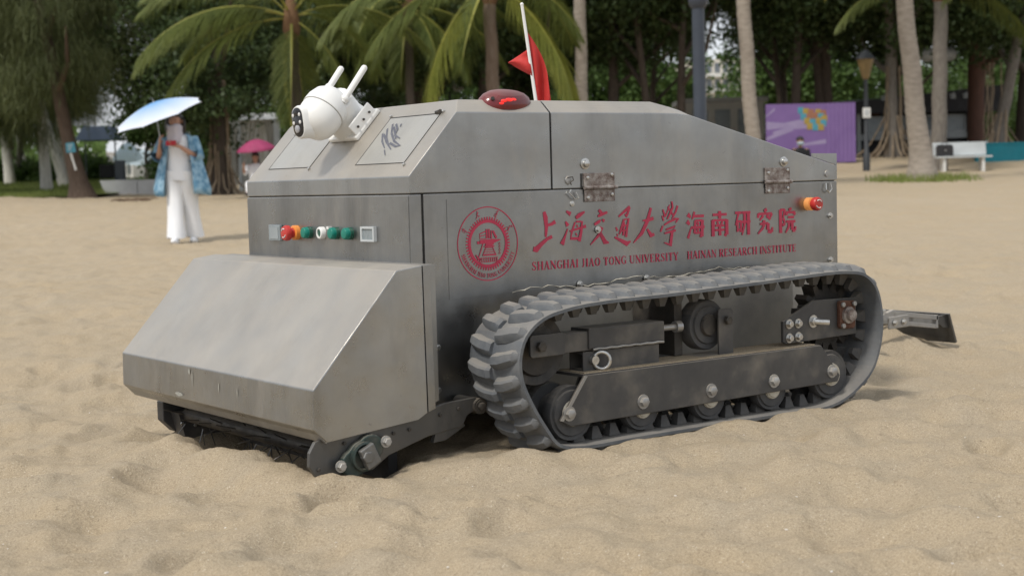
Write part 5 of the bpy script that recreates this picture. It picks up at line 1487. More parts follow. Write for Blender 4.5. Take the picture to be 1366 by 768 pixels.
# far-off greenery that closes the view
def woodland():
    g = np.random.default_rng(77); n = 26000
    d = 98+16*g.random(n); l = (g.random(n)-0.5)*110
    x = CH[0]+d*FH2[0]+l*RH2[0]; y = CH[1]+d*FH2[1]+l*RH2[1]
    top = 4.6+4.0*fbm(l, l*0+3.0, 9.0, 3, 5)*2
    px_ = l/d*FPX+683
    h = g.random(n)**0.8*top
    keep = ~(((px_ > 150) & (px_ < 225)) | ((px_ > 920) & (px_ < 1015)))
    p = np.stack([x, y, G(x, y, False)+h], 1)[keep]; n = len(p)
    a = g.normal(size=(n, 3)); a /= np.linalg.norm(a, axis=1)[:, None]
    b = np.cross(a, g.normal(size=(n, 3))); b /= np.linalg.norm(b, axis=1)[:, None]
    L_ = 0.55*(0.6+0.8*g.random(n))[:, None]
    P = np.stack([p-a*L_*0.5, p+b*L_*0.35, p+a*L_*0.5, p-b*L_*0.35], 1)
    o = bpy.data.objects.new('far_woodland', quad_mesh('far_woodland', P, [M['leaf_far']])); link(o, (0, 0, 0))
    tag(o, 'far belt of light green foliage glimpsed through the grove', 'woodland', kind='stuff')
woodland()

# ---- coconut palms
def frond_mesh(seed, L_, a0, a1, yellow=False, ll=0.78):
    g = np.random.default_rng(seed); quads = []; mi = []
    n = 40; pos = np.zeros(3); pts = [pos.copy()]; angs = []
    for i in range(n):
        t = i/n; a = R(a0+(a1-a0)*t**0.9)
        pos = pos+np.array([math.cos(a), 0, math.sin(a)])*L_/n; pts.append(pos.copy()); angs.append(a)
    pts = np.array(pts)
    for i in range(n):
        r0 = 0.032*(1-i/n)+0.006; r1 = 0.032*(1-(i+1)/n)+0.006
        for (sa, sb) in (((0, 1, 0), (0, 0, 1)), ((0, 1, 0), (0, 0, -1))):
            sa = np.array(sa); sb = np.array(sb)
            quads.append([pts[i]-sa*r0, pts[i]+sb*r0*0.7, pts[i+1]+sb*r1*0.7, pts[i+1]-sa*r1]); mi.append(1)
            quads.append([pts[i]+sa*r0, pts[i]+sb*r0*0.7, pts[i+1]+sb*r1*0.7, pts[i+1]+sa*r1]); mi.append(1)
    m_ = 105
    for k in range(m_):
        t = 0.16+0.84*k/(m_-1); f = t*n; i = min(int(f), n-1); fr = f-i
        base = pts[i]*(1-fr)+pts[i+1]*fr
        tg = np.array([math.cos(angs[i]), 0, math.sin(angs[i])])
        ln = ll*(0.55+0.75*math.sin(math.pi*min(1, t*0.86+0.10)))*(0.88+0.24*g.random())*(1.0 if t < 0.9 else 0.75)
        for sgn in (-1, 1):
            side = np.array([0, sgn, 0])
            d = side*(0.85-0.35*t)+tg*(0.45+0.35*t)+np.array([0, 0, -0.28-0.1*g.random()])+g.normal(size=3)*0.07
            d /= np.linalg.norm(d); w = 0.0135*(0.8+0.4*g.random())
            wv = np.cross(d, np.array([0, 0, 1])); wv /= np.linalg.norm(wv)+1e-6; wv = wv*0.6+np.array([0, 0, 0.55]); wv = wv-d*np.dot(wv, d); wv /= np.linalg.norm(wv)
            p = base; dd = d.copy(); segs = [p]; ws = [w*0.6, w, w*0.75, w*0.12]
            for q in range(3):
                p = p+dd*ln/3; segs.append(p); dd = dd+np.array([0, 0, -0.22]); dd /= np.linalg.norm(dd)
            for q in range(3):
                quads.append([segs[q]-wv*ws[q], segs[q]+wv*ws[q], segs[q+1]+wv*ws[q+1], segs[q+1]-wv*ws[q+1]]); mi.append(0)
    return quad_mesh('frond', np.array(quads), [yellow or M['frond'], M['rachis']], (0, 0, 0), mi)
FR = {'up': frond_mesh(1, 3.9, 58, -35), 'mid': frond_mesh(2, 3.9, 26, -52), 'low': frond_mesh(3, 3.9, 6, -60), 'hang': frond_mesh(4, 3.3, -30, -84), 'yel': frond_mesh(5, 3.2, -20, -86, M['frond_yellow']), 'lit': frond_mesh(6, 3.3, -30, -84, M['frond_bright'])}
palm_bark_cache = {}
def palm(px, d, hgt, r0, r1, lean_top, label, fronds, bark, crown_at=None, flare=1.6, curve=0.0, rings=True, trunk_key=None, sc=1.0):
    """lean_top: sideways offset of the top in photo pixels"""
    b = gp(px, d)
    t = empty('coconut_palm', b, label, 'palm tree')
    n = 60; pts = []; rad = []; g = random.Random(int(px))
    off = lean_top/FPX*d
    for i in range(n+1):
        q = i/n
        lat = off*q+curve*math.sin(math.pi*q)+0.012*math.sin(q*23+px)
        pts.append(b+RH*lat+Vector((0, 0, hgt*q-(0.2 if i == 0 else 0))))
        ring = 1.0+(0.030 if i % 2 == 0 else -0.012)+g.uniform(-0.015, 0.015) if rings else 1
        rad.append((r0+(r1-r0)*q**0.8)*(1+(flare-1)*math.exp(-q*hgt/0.38))*ring)
    m = MB(); m.tube(pts, rad, 14); m.build('trunk', bark, t, smooth=70)
    top = pts[-1]
    if fronds:
        m = MB(); m.lathe([(r1*1.0, -0.35), (r1*1.7, -0.1), (r1*1.5, 0.2), (r1*0.8, 0.6), (0.02, 0.9)], top, (0, 0, 1), 12); m.build('crown_shaft', M['fibre'], t, smooth=60)
    base_az = math.atan2(RH.y, RH.x)
    for (kind, az, s_) in fronds:
        o = bpy.data.objects.new('frond', FR[kind]); link(o, top+Vector((0, 0, 0.15)), t)
        o.rotation_euler = (R(random.uniform(-9, 9)), R(random.uniform(-6, 6)), base_az+R(az)); o.scale = (s_*sc,)*3
    return t, top
pa, topa = palm(402, 33, 3.75, 0.14, 0.115, -4, 'coconut palm with wide drooping fronds behind the white camera', 
    [('mid', 183, 0.98), ('up', 168, 1.0), ('mid', 205, 0.95), ('low', 196, 0.92), ('up', 190, 0.9), ('mid', 150, 0.9), ('mid', -8, 0.85), ('up', 14, 1.0), ('up', -30, 0.9), ('hang', 280, 0.8), ('hang', 95, 0.8), ('mid', 60, 0.9), ('up', 90, 1), ('up', 250, 0.9), ('hang', 345, 0.75)], M['bark_dark'])
m = MB()
m.tube([topa+Vector((0, 0, -0.25))-FH*0.2, topa-RH*0.12-FH*0.32+Vector((0, 0, -0.5)), topa-RH*0.14-FH*0.3+Vector((0, 0, -1.3)), topa-RH*0.03-FH*0.25+Vector((0, 0, -2.3))], [0.06, 0.055, 0.04, 0.015], 8)
m.build('hanging_stalk', M['rachis'], pa, smooth=60)
palm(664, 31, 4.25, 0.15, 0.125, -4, 'coconut palm with bright hanging fronds behind the warning lamp',
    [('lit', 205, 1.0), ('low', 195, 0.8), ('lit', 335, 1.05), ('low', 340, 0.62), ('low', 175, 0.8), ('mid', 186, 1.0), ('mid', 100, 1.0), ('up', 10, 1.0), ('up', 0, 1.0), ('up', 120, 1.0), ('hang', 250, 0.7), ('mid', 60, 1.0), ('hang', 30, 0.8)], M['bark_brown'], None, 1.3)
palm(551, 46, 5.2, 0.15, 0.12, 0, 'shaded coconut palm with a dark trunk left of the bright one',
    [('hang', 190, 0.9), ('low', 175, 0.95), ('low', 0, 0.95), ('hang', -20, 0.9), ('hang', 270, 0.9), ('hang', 100, 0.9), ('mid', 180, 1.0), ('mid', 20, 1.0), ('mid', 90, 1.0), ('mid', 250, 1.0), ('hang', 225, 0.8), ('hang', 320, 0.8)], M['bark_dark'], None, 1.3)
palm(783, 34, 7.0, 0.155, 0.115, 4, 'slender pale palm trunk rising behind the robot right of the flag', [('mid', a, 1.0) for a in (0, 50, 100, 150, 200, 250, 300)], M['bark_pale'], None, 1.2, -0.10)
palm(1010, 33, 7.0, 0.165, 0.14, -16, 'slender pale palm trunk between the big lamp post and the purple hoarding', [('mid', a, 1.0) for a in (10, 60, 110, 160, 210, 260, 310)], M['bark_pale'], None, 1.3, -0.08)
palm(1231, 33, 6.6, 0.235, 0.155, -38, 'thick pale ringed palm in a patch of grass at the right', [('yel', 172, 0.95), ('low', 185, 1.0), ('mid', 160, 1.1), ('mid', 20, 1.0), ('mid', 70, 1.0), ('mid', 120, 1.0), ('mid', 240, 1.0), ('mid', 320, 1.0), ('low', 0, 1.0), ('hang', 200, 0.9)], M['bark_pale'], None, 1.75)
palm(1252, 44, 5.2, 0.24, 0.19, 5, 'palm with yellow leaf stalks behind the bench', [('up', 150, 1.0), ('up', 30, 1.0), ('up', 60, 1.0), ('mid', 5, 1.1), ('up', 100, 1.0), ('up', 250, 1.0), ('mid', -15, 1.0), ('up', 200, 1.0), ('mid', 180, 0.9), ('low', 15, 0.9)], M['bark_grey'], None, 1.15)
palm(1470, 36, 6.0, 0.22, 0.15, 0, 'palm outside the right edge whose fronds hang into the corner', [('mid', 180, 1.15), ('low', 172, 1.1), ('mid', 195, 1.1), ('up', 165, 1.1), ('low', 200, 1.0), ('mid', 90, 1), ('mid', 0, 1)], M['bark_grey'])
palm(1108, 52, 6.4, 0.2, 0.15, -10, 'palm trunk hidden in shade whose yellowing fronds hang above the purple hoarding', [('yel', 40, 0.75), ('hang', 15, 0.9), ('yel', 70, 0.7), ('low', 170, 0.95), ('mid', 190, 1.0), ('mid', 100, 1), ('low', 10, 1.0), ('mid', 330, 1)], M['bark_dark'])
palm(872, 92, 5.0, 0.2, 0.16, 0, 'sunlit palm seen far off between the dark trunks', [('hang', a, 0.9) for a in (0, 60, 120, 180, 240, 300)]+[('mid', a, 0.9) for a in (30, 150, 270)], M['bark_brown'])

# ================================================================== LAMPS, BUILDINGS, FURNITURE
def square_on(px, d): b = gp(px, d); return b
def TT(b, ang=0.0):
    ca, sa = math.cos(ang), math.sin(ang); ex = RH*ca+FH*sa; ey = -RH*sa+FH*ca
    return lambda x, y, z: b+ex*x+ey*y+Vector((0, 0, z))
def lbox(m, T, x0, x1, y0, y1, z0, z1, mi=0):
    m.add([T(x0,y0,z0),T(x1,y0,z0),T(x1,y1,z0),T(x0,y1,z0),T(x0,y0,z1),T(x1,y0,z1),T(x1,y1,z1),T(x0,y1,z1)],
          [(0,3,2,1),(4,5,6,7),(0,1,5,4),(1,2,6,5),(2,3,7,6),(3,0,4,7)], mi)

# big blue-grey lamp post
b = gp(936, 24); lp = empty('lamp_post', b, 'thick blue grey lamp post with a collar behind the robot', 'lamp post')
pt = at(929, 12, 24); hc = pt.z-b.z
m = MB(); m.lathe([(0.125, -0.1), (0.12, 0.6), (0.105, 0.7), (0.100, hc)], b, (0, 0, 1), 24); m.build('pole', M['post_grey'], lp, smooth=40)
m = MB(); m.lathe([(0.11, hc-0.02), (0.145, hc+0.03), (0.155, hc+0.10), (0.155, hc+0.26), (0.13, hc+0.30)], b, (0, 0, 1), 24); m.build('collar', M['post_grey'], lp, smooth=40)
m = MB(); m.lathe([(0.09, hc+0.28), (0.075, hc+2.2)], b, (0, 0, 1), 20); m.build('upper_pole', M['post_grey'], lp, smooth=40)
m = MB(); m.lathe([(0.08, hc+2.2), (0.22, hc+2.3), (0.26, hc+2.5), (0.18, hc+2.7), (0.02, hc+2.75)], b, (0, 0, 1), 20); m.build('lantern', M['globe'], lp, smooth=40)

# lantern post with amber shade and notice
b = gp(1156, 45); lp = empty('lantern_post', b, 'dark lamp post with an amber lantern and a white notice', 'lamp post')
z1 = at(1154, 106, 45).z-b.z; z2 = at(1154, 80, 45).z-b.z
m = MB(); m.lathe([(0.11, -0.05), (0.11, 0.5), (0.075, 0.55), (0.062, z1)], b, (0, 0, 1), 14); m.build('pole', M['post_dark'], lp, smooth=40)
m = MB(); m.lathe([(0.06, z1-0.02), (0.11, z1+0.03), (0.235, z2-0.06), (0.25, z2)], b, (0, 0, 1), 8); m.build('lantern_glass', M['amber_glass'], lp)
m = MB(); m.lathe([(0.30, z2), (0.28, z2+0.05), (0.12, z2+0.22), (0.03, z2+0.28)], b, (0, 0, 1), 8); m.build('lantern_roof', M['post_dark'], lp)
zs_ = at(1154, 151, 45).z-b.z; T = TT(b)
m = MB(); lbox(m, T, -0.115, 0.115, -0.10, -0.075, zs_-0.15, zs_+0.15); nb = m.build('notice', M['white_paint'], lp)
m = MB(); lbox(m, T, -0.065, 0.065, -0.108, -0.101, zs_-0.09, zs_+0.09); m.build('notice_panel', M['pale_grey_paint'], nb)

# twin globe lamps
def twin(px, py, d, label):
    b = gp(px, d); t = empty('twin_globe_lamp', b, label, 'street lamp')
    z = at(px, py, d).z-b.z; T = TT(b)
    m = MB(); m.lathe([(0.09, -0.05), (0.06, 0.5), (0.05, z-0.15)], b, (0, 0, 1), 12); m.build('pole', M['post_dark'], t, smooth=40)
    m = MB(); m.tube([T(-0.36, 0, z-0.12), T(-0.2, 0, z-0.25), T(0, 0, z-0.15), T(0.2, 0, z-0.25), T(0.36, 0, z-0.12)], 0.03, 8); m.build('arm', M['post_dark'], t, smooth=40)
    for s_ in (-1, 1):
        m = MB(); m.ell(T(s_*0.36, 0, z+0.08), 0.26, 0.26, 0.24, 16, 10); m.build('globe', M['globe'], t, smooth=80)
twin(1252, 77, 50, 'twin globe street lamp half hidden by the palm behind the bench')
twin(603, 118, 60, 'twin globe street lamp in the shade left of the warning lamp')

# purple hoarding: two boards meeting at a corner
b = gp(1103, 47.5); hd_ = empty('purple_hoarding', b, 'purple printed hoarding with coloured squares and pale ribbons', 'hoarding')
zt_ = at(1103, 138, 47.5).z; zb__ = at(1103, 217, 47.5).z
s47 = 47.5/FPX
T = TT(Vector((b.x, b.y, zb__)), 0.10)
H = zt_-zb__; WL = 82*s47; WR_ = 38*s47
m = MB(); lbox(m, T, -WL, 0, 0, 0.06, 0.0, H); fb = m.build('front_board', M['purple'], hd_)
Tr = TT(Vector((b.x, b.y, zb__)), -0.15)
m = MB()
nr_ = 14
for k in range(nr_):
    a0 = 0.004+WR_*k/nr_; a1 = WR_*(k+1)/nr_; am = (a0+a1)/2
    m.add([Tr(a0, 0.0, 0), Tr(am, -0.007 if k % 2 else 0.007, 0), Tr(a1, 0, 0), Tr(a1, 0.05, 0), Tr(a0, 0.05, 0), Tr(a0, 0, H), Tr(am, -0.007 if k % 2 else 0.007, H), Tr(a1, 0, H), Tr(a1, 0.05, H), Tr(a0, 0.05, H)],
          [(0,1,6,5),(1,2,7,6),(2,3,8,7),(3,4,9,8),(4,0,5,9),(0,4,3,2,1),(5,6,7,8,9)])
m.build('side_board', M['purple'], hd_)
m = MB(); lbox(m, T, -WL, WL*0.45, 0.1, 0.4, -0.5, -0.0); m.build('underside_shade', M['dark_interior'], hd_)  # near-black block, shade under the boards put into its colour
sq = [(-.50,-.10,'c'),(-.40,-.08,'y'),(-.30,-.06,'o'),(-.16,-.06,'y'),(-.06,-.04,'o'),(-.45,.02,'c'),(-.33,.02,'o'),(-.22,.0,'o'),(-.11,.02,'c'),(-.04,.06,'y'),(-.38,.10,'y'),(-.27,.12,'c'),(-.15,.10,'y'),(-.06,.14,'c'),(-.33,.20,'y'),(-.22,.22,'c'),(-.11,.22,'y')]
for q_, (u, v_, kk) in enumerate(sq):
    m = MB(); yq = -0.0022-0.0004*q_; zt2 = min(H*(0.94-max(0, v_+0.1)*0.9), H-0.005)
    lbox(m, T, u*WL*0.85-0.09, u*WL*0.85+0.10, yq-0.0002, yq, H*(0.94-max(0, v_+0.1)*0.9)-0.20, zt2)
    m.build('coloured_square', M[{'c': 'cyan_print', 'o': 'orange_print', 'y': 'yellow_print'}[kk]], fb, label={'c': 'pale blue printed square', 'o': 'orange printed square', 'y': 'yellow printed square'}[kk])
m = MB()
for k, (p0, p1, w0, w1) in enumerate((((-1, .60), (0, .74), .05, .16), ((-1, .66), (-.2, .62), .10, .03), ((-1, .42), (-.55, .60), .05, .10), ((-.6, .60), (0, .62), .06, .03), ((-.5, .30), (0, .36), .03, .07), ((-1, .80), (-.85, .92), .02, .05), ((-.9, .52), (-.3, .70), .03, .05))):
    yq = -0.0006-0.00018*k
    m.add([T(p0[0]*WL+.01, yq, p0[1]*H-w0*H/2), T(p1[0]*WL-0.01, yq, p1[1]*H-w1*H/2), T(p1[0]*WL-0.01, yq, p1[1]*H+w1*H/2), T(p0[0]*WL+.01, yq, p0[1]*H+w0*H/2)], [(0, 1, 2, 3)])
m.build('printed_ribbons', M['lilac'], fb, recalc=False)

# teal planter wall
b = gp(1315, 47); tw = empty('teal_wall', b, 'low teal painted planter wall at the right edge', 'wall')
T = TT(b); zt_ = at(1340, 190, 47).z-b.z; s = 47/FPX
m = MB(); lbox(m, T, -12*s, 150*s, 0, 0.25, -0.3, zt_-0.06); m.build('wall_face', M['teal'], tw)
m = MB(); lbox(m, T, -12*s-0.02, 150*s, -0.02, 0.27, zt_-0.06, zt_); m.build('coping', M['teal'], tw)
m = MB(); lbox(m, T, -10*s, 150*s, 0.27, 3.0, zt_-0.25, zt_-0.05); m.build('planting_soil', M['bark_brown'], tw)

# white bench with a black bag
def bench():
    d = 43.0; b = gp(1284, d); t = empty('white_bench', b, 'white bench with a plain backrest right of the pale palm', 'bench')
    T = TT(b, 0.0); s = d/FPX; hw = 36*s
    zs = 0.42
    m = MB(); lbox(m, T, -hw, hw+0.02, -0.22, 0.22, zs-0.05, zs); m.build('seat', M['pale_grey_paint'], t)
    m = MB(); m.add([T(-hw, 0.20, zs+0.02), T(hw-0.03, 0.20, zs+0.02), T(hw-0.03, 0.24, zs+0.02), T(-hw, 0.24, zs+0.02), T(-hw, 0.27, zs+0.40), T(hw-0.03, 0.27, zs+0.40), T(hw-0.03, 0.31, zs+0.40), T(-hw, 0.31, zs+0.40)], [(0,3,2,1),(4,5,6,7),(0,1,5,4),(1,2,6,5),(2,3,7,6),(3,0,4,7)])
    m.build('backrest', M['pale_grey_paint'], t)
    for x in (-hw*0.72, hw*0.72):
        m = MB(); lbox(m, T, x-0.04, x+0.04, -0.16, 0.16, -0.1, zs-0.05); m.build('leg', M['white_paint'], t)
    bt = empty('black_bag', T(-hw+0.26, 0.0, zs), 'black bag lying on the left end of the white bench', 'bag')
    m = MB()
    prof = [(-0.235, 0.0), (0.225, 0.0), (0.235, 0.06), (0.23, 0.27), (0.19, 0.33), (-0.19, 0.33), (-0.235, 0.28)]
    n = len(prof)
    m.add([T(-hw+0.26+x, -0.10, zs+z+0.002) for x, z in prof]+[T(-hw+0.26+x*0.95, 0.10, zs+z+0.002) for x, z in prof], [tuple(range(n)), tuple(range(2*n-1, n-1, -1))]+[(i, (i+1) % n, n+(i+1) % n, n+i) for i in range(n)])
    m.build('bag_body', M['bag'], bt, bevel=0.02)
    m = MB(); m.tube([T(-hw+0.16, -0.02, zs+0.32), T(-hw+0.20, -0.02, zs+0.39), T(-hw+0.32, -0.02, zs+0.39), T(-hw+0.36, -0.02, zs+0.32)], 0.012, 6); m.build('handle', M['bag'], bt)
    m = MB(); lbox(m, T, -hw+0.245, -hw+0.275, -0.115, -0.101, zs+0.15, zs+0.19); m.build('clasp', M['bright'], bt)
bench()

# kiosk building behind the palms
def kiosk():
    d = 57.0; s = d/FPX
    b = gp(1215, d); t = empty('kiosk_building', b, 'low kiosk with a dark roof fascia and grey windows behind the palms', 'building')
    b = Vector((b.x, b.y, b.z)); T = TT(b, -0.03)
    z = lambda py: at(1215, py, d).z-b.z
    X = lambda px: (px-1215)*s
    zb, zw0, zw1, zf0, zf1 = z(206), z(178), z(154), z(150), z(128)
    m = MB(); lbox(m, T, X(1128), X(1304), 0.3, 4, -0.4, zf0); m.build('wall', M['dark_interior'], t)
    m = MB(); lbox(m, T, X(1128), X(1300), 0.10, 0.30, zw0-0.22, zw0); m.build('counter', M['pale_grey_paint'], t)
    m = MB(); m.add([T(X(1100), -0.7, zf0), T(X(1330), -0.7, zf0-0.05), T(X(1330), 4.4, zf0), T(X(1100), 4.4, zf0), T(X(1100), -0.7, zf0+0.35), T(X(1330), -0.7, zf1+0.28), T(X(1330), 4.4, zf1+0.3), T(X(1100), 4.4, zf1)],
                   [(0,3,2,1),(4,5,6,7),(0,1,5,4),(1,2,6,5),(2,3,7,6),(3,0,4,7)])
    rf = m.build('roof', M['dark_roof'], t)
    for px in (1212, 1246, 1265, 1282, 1296, 1175):
        m = MB(); c = X(px); zz_ = z(131)
        lbox(m, T, c-0.10, c+0.10, -0.73, -0.705, zz_-0.10, zz_-0.02); lbox(m, T, c-0.13, c+0.09, -0.73, -0.705, zz_+0.01, zz_+0.06); lbox(m, T, c-0.02, c+0.06, -0.728, -0.706, zz_-0.02, zz_+0.12)
        m.build('sign_mark', M['pale_grey_paint'], rf)
    for (p0, p1, g_) in ((1157, 1184, 'window'), (1187, 1209, 'window'), (1226, 1252, 'window'), (1262, 1290, 'window')):
        m = MB()
        for (a0, a1, c0, c1) in ((X(p0), X(p1), zw0+0.002, zw0+0.10), (X(p0), X(p1), zw1-0.05, zw1), (X(p0), X(p0)+0.06, zw0+.10, zw1-.05), (X(p1)-0.06, X(p1), zw0+.10, zw1-.05)):
            lbox(m, T, a0, a1, 0.16, 0.298, c0, c1)
        w = m.build('window', M['pale_grey_paint'], t)
        m = MB(); lbox(m, T, X(p0)+0.06, X(p1)-0.06, 0.22, 0.24, zw0+0.10, zw1-0.05); m.build('pane', M['window'], w)
    m = MB(); lbox(m, T, X(1163), X(1175), 0.20, 0.29, zw1+0.02, zw1+0.32); m.build('poster', M['rust_dark'], t)
    for px in (1146, 1295, 1302):
        m = MB(); lbox(m, T, X(px)-0.07, X(px)+0.07, -0.1, 0.04, -0.4, zf0-0.001); m.build('post', M['pale_grey_paint'], t)
kiosk()

# pale grey hut roof and cream tower behind the lamp post
def far_buildings():
    d = 63.0; s = d/FPX; b = gp(975, d); t = empty('grey_hut', b, 'pale grey flat roofed hut seen between the lamp post and the pale palm', 'hut'); T = TT(b)
    z = lambda py: at(975, py, d).z-b.z
    m = MB(); lbox(m, T, -62*s, 45*s, 0, 3, -0.4, z(137)); m.build('wall', M['white_paint'], t)
    m = MB(); lbox(m, T, -66*s, 49*s, -0.4, 3.3, z(137)+.002, z(131)); m.build('roof', M['concrete'], t)
    for k in range(3):
        m = MB(); lbox(m, T, (-50+30*k)*s, (-30+30*k)*s, -0.03, -0.002, z(195), z(146)); w = m.build('window', M['window'], t)
    d = 170.0; s = d/FPX; b = gp(968, d); t = empty('cream_tower', b, 'far cream building glimpsed through the trees right of the lamp post', 'building'); T = TT(b, 0.3)
    z = lambda py: at(968, py, d).z-b.z
    m = MB(); lbox(m, T, -40*s, 44*s, 0, 9, -1, z(80)); m.build('wall', M['facade'], t)
    fl_h = (z(80)-1.0)/6; w0 = None
    for j in range(6):
        m = MB(); lbox(m, T, -41*s, 45*s, -0.7, -0.002, 0.8+fl_h*j, 1.15+fl_h*j); m.build('balcony', M['white_paint'], t)
        for i in range(7):
            p = T((-34+12*i)*s, -0.03, 1.3+fl_h*j+fl_h*0.30)
            if w0 is None:
                m = MB(); lbox(m, T, (-34+12*i-3.6)*s, (-34+12*i+3.6)*s, -0.06, -0.002, 1.3+fl_h*j, 1.3+fl_h*j+fl_h*0.6); w0 = m.build('window', M['facade_win'], t, origin=p)
            else:
                c = w0.copy(); link(c, p, t)
    # low white buildings to the left
    d = 110.0; s = d/FPX
    for k, (p0, p1, pt_, lab) in enumerate(((150, 178, 212, 'white low building beyond the pale blue parasol'), (178, 214, 201, 'taller white building right of the pale blue parasol'), (100, 140, 205, 'white building hidden behind the sign tree'))):
        b = gp((p0+p1)/2, d+4*k); t = empty('white_building', b, lab, 'building'); T = TT(b); ht = at((p0+p1)/2, pt_, d+4*k).z-b.z; hw = (p1-p0)/2*s
        m = MB(); lbox(m, T, -hw, hw, 0, 5, -1, ht); m.build('wall', M['white_paint'], t)
        m = MB(); lbox(m, T, -hw-0.1, hw+0.1, -0.15, 5.1, ht+0.002, ht+0.12); m.build('parapet', M['facade'], t)
        for i in range(3):
            m = MB(); lbox(m, T, hw*(-0.75+0.6*i), hw*(-0.40+0.6*i), -0.03, -0.002, ht*0.35, ht*0.75); m.build('window', M['facade_win'], t)
far_buildings()

# low concrete wall, grey cabinet and parasols on the left
def left_things():
    d = 42.5; s = d/FPX; b = gp(170, d); t = empty('concrete_planter', b, 'low pale concrete wall with a slanting left end behind the woman', 'wall'); T = TT(b, 0.05)
    zt = at(170, 240, d).z-b.z
    prof = [(-36*s, zt), (-31*s, 0.12), (-22*s, -0.2), (13*s, -0.2), (13*s, zt)]
    m = MB(); n = len(prof)
    m.add([T(x, 0, z) for x, z in prof]+[T(x, 0.5, z) for x, z in prof], [tuple(range(n)), tuple(range(2*n-1, n-1, -1))]+[(i, (i+1) % n, n+(i+1) % n, n+i) for i in range(n)]); m.build('left_block', M['concrete'], t, bevel=0.01)
    m = MB(); lbox(m, T, 13*s+0.01, 46*s, 0.02, 0.5, -0.2, zt-0.01); m.build('right_block', M['concrete'], t, bevel=0.01)
    d = 47; s = d/FPX; b = gp(160, d); t = empty('grey_cabinet', b, 'dark grey cabinet standing behind the low concrete wall', 'cabinet'); T = TT(b)
    zt = at(160, 214, d).z-b.z
    m = MB(); lbox(m, T, -6*s, 6*s, 0, 0.3, -0.1, zt); m.build('housing', M['dark_grey'], t, bevel=0.02)
    m = MB(); lbox(m, T, -5*s, 5*s, -0.012, -0.001, 0.15, zt-0.06); m.build('door', M['dark_grey'], t)
    m = MB(); lbox(m, T, -27*s, -6.2*s, 0.05, 0.3, zt-0.55, zt-0.12); m.build('side_box', M['dark_interior'], t, bevel=0.03)
    # slate canopy high under the trees
    d = 54; s = d/FPX; b = gp(128, d); t = empty('slate_canopy', b, 'dark slate blue canopy under the trees right of the sign tree', 'canopy'); T = TT(b)
    z0 = at(128, 187, d).z-b.z; z1 = at(128, 168, d).z-b.z
    m = MB(); m.add([T(-26*s, 0, z0), T(24*s, 0, z0), T(24*s, 1.6, z0), T(-26*s, 1.6, z0), T(-18*s, 0.4, z1), T(18*s, 0.4, z1), T(18*s, 1.2, z1), T(-18*s, 1.2, z1)], [(0,3,2,1),(4,5,6,7),(0,1,5,4),(1,2,6,5),(2,3,7,6),(3,0,4,7)])
    m.build('canvas', M['slate_blue'], t)
    for x in (-20*s, 20*s):
        m = MB(); m.cyl(T(x, 0.8, -0.1), T(x, 0.8, z0+0.005), 0.03, n=8); m.build('post', M['dark_grey'], t)
    # pale blue parasols
    for (px, d, py0, py1, hw, lab) in ((172, 80, 212, 190, 21, 'pale blue beach parasol seen below the walking woman\'s umbrella'), (190, 88, 214, 199, 24, 'second pale blue parasol behind the first one')):
        s = d/FPX; b = gp(px, d); t = empty('beach_parasol', b, lab, 'parasol'); T = TT(b)
        z0 = at(px, py0, d).z-b.z; z1 = at(px, py1, d).z-b.z
        m = MB(); rings = []
        for rr, h in ((hw*s, z0), (hw*s*0.8, z0+(z1-z0)*0.35), (hw*s*0.45, z0+(z1-z0)*0.75), (0.04, z1)):
            rings.append([T(rr*math.cos(2*math.pi*k/8), rr*math.sin(2*math.pi*k/8)*0.9, h+0.30*rr*math.sin(2*math.pi*k/8)) for k in range(8)])
        m.loft(rings, True, False); m.build('canopy', M['pale_blue'], t)
        m = MB(); m.cyl(b-Vector((0, 0, 0.1)), T(0, 0, z1+0.1), 0.035, n=8); m.build('pole', M['white_paint'], t)
    # blue sign on the near casuarina
    d = 38.5; c = at(95, 197, d); b = Vector((c.x, c.y, g1(c.x, c.y))); t = empty('blue_sign', b, 'small cyan sign hung on the brown casuarina trunk with a white stick', 'sign'); T = TT(b, 0.0); z = c.z-b.z; s = d/FPX
    m = MB(); m.add([T(-6.5*s, -0.02, z-7*s), T(6.5*s, -0.02, z-6*s), T(6.5*s, 0.0, z-6*s), T(-6.5*s, 0.0, z-7*s), T(-7*s, -0.02, z+6*s), T(4.5*s, -0.02, z+7*s), T(4.5*s, 0, z+7*s), T(-7*s, 0, z+6*s)], [(0,3,2,1),(4,5,6,7),(0,1,5,4),(1,2,6,5),(2,3,7,6),(3,0,4,7)])
    sg = m.build('sign_board', M['cyan_print'], t)
    for k in range(3):
        m = MB(); lbox(m, T, -4*s, (2-k)*s, -0.026, -0.021, z+(3-3.0*k)*s, z+(4-3.0*k)*s); m.build('sign_stripe', M['print_white'], sg)
    m = MB(); m.bar(T(-1*s, -0.01, z-7*s), T(5*s, -0.01, z-30*s), 0.05, 0.02, tuple(FH)); m.build('stick', M['white_paint'], t)
    # white cabana
    d = 43; s = d/FPX; b = gp(346, d); t = empty('white_cabana', b, 'white curtained cabana behind the pink umbrella', 'cabana'); T = TT(b, 0.1)
    z0 = at(346, 160, d).z-b.z; z1 = at(346, 151, d).z-b.z; hw = 24*s
    m = MB(); m.add([T(-hw*1.05, -0.05, z0), T(hw*1.05, -0.05, z0), T(hw*1.05, 1.6, z0), T(-hw*1.05, 1.6, z0), T(-hw*0.75, 0.3, z1), T(hw*0.95, 0.3, z1), T(hw*0.95, 1.3, z1), T(-hw*0.75, 1.3, z1)], [(0,3,2,1),(4,5,6,7),(0,1,5,4),(1,2,6,5),(2,3,7,6),(3,0,4,7)]); m.build('roof', M['white_paint'], t)
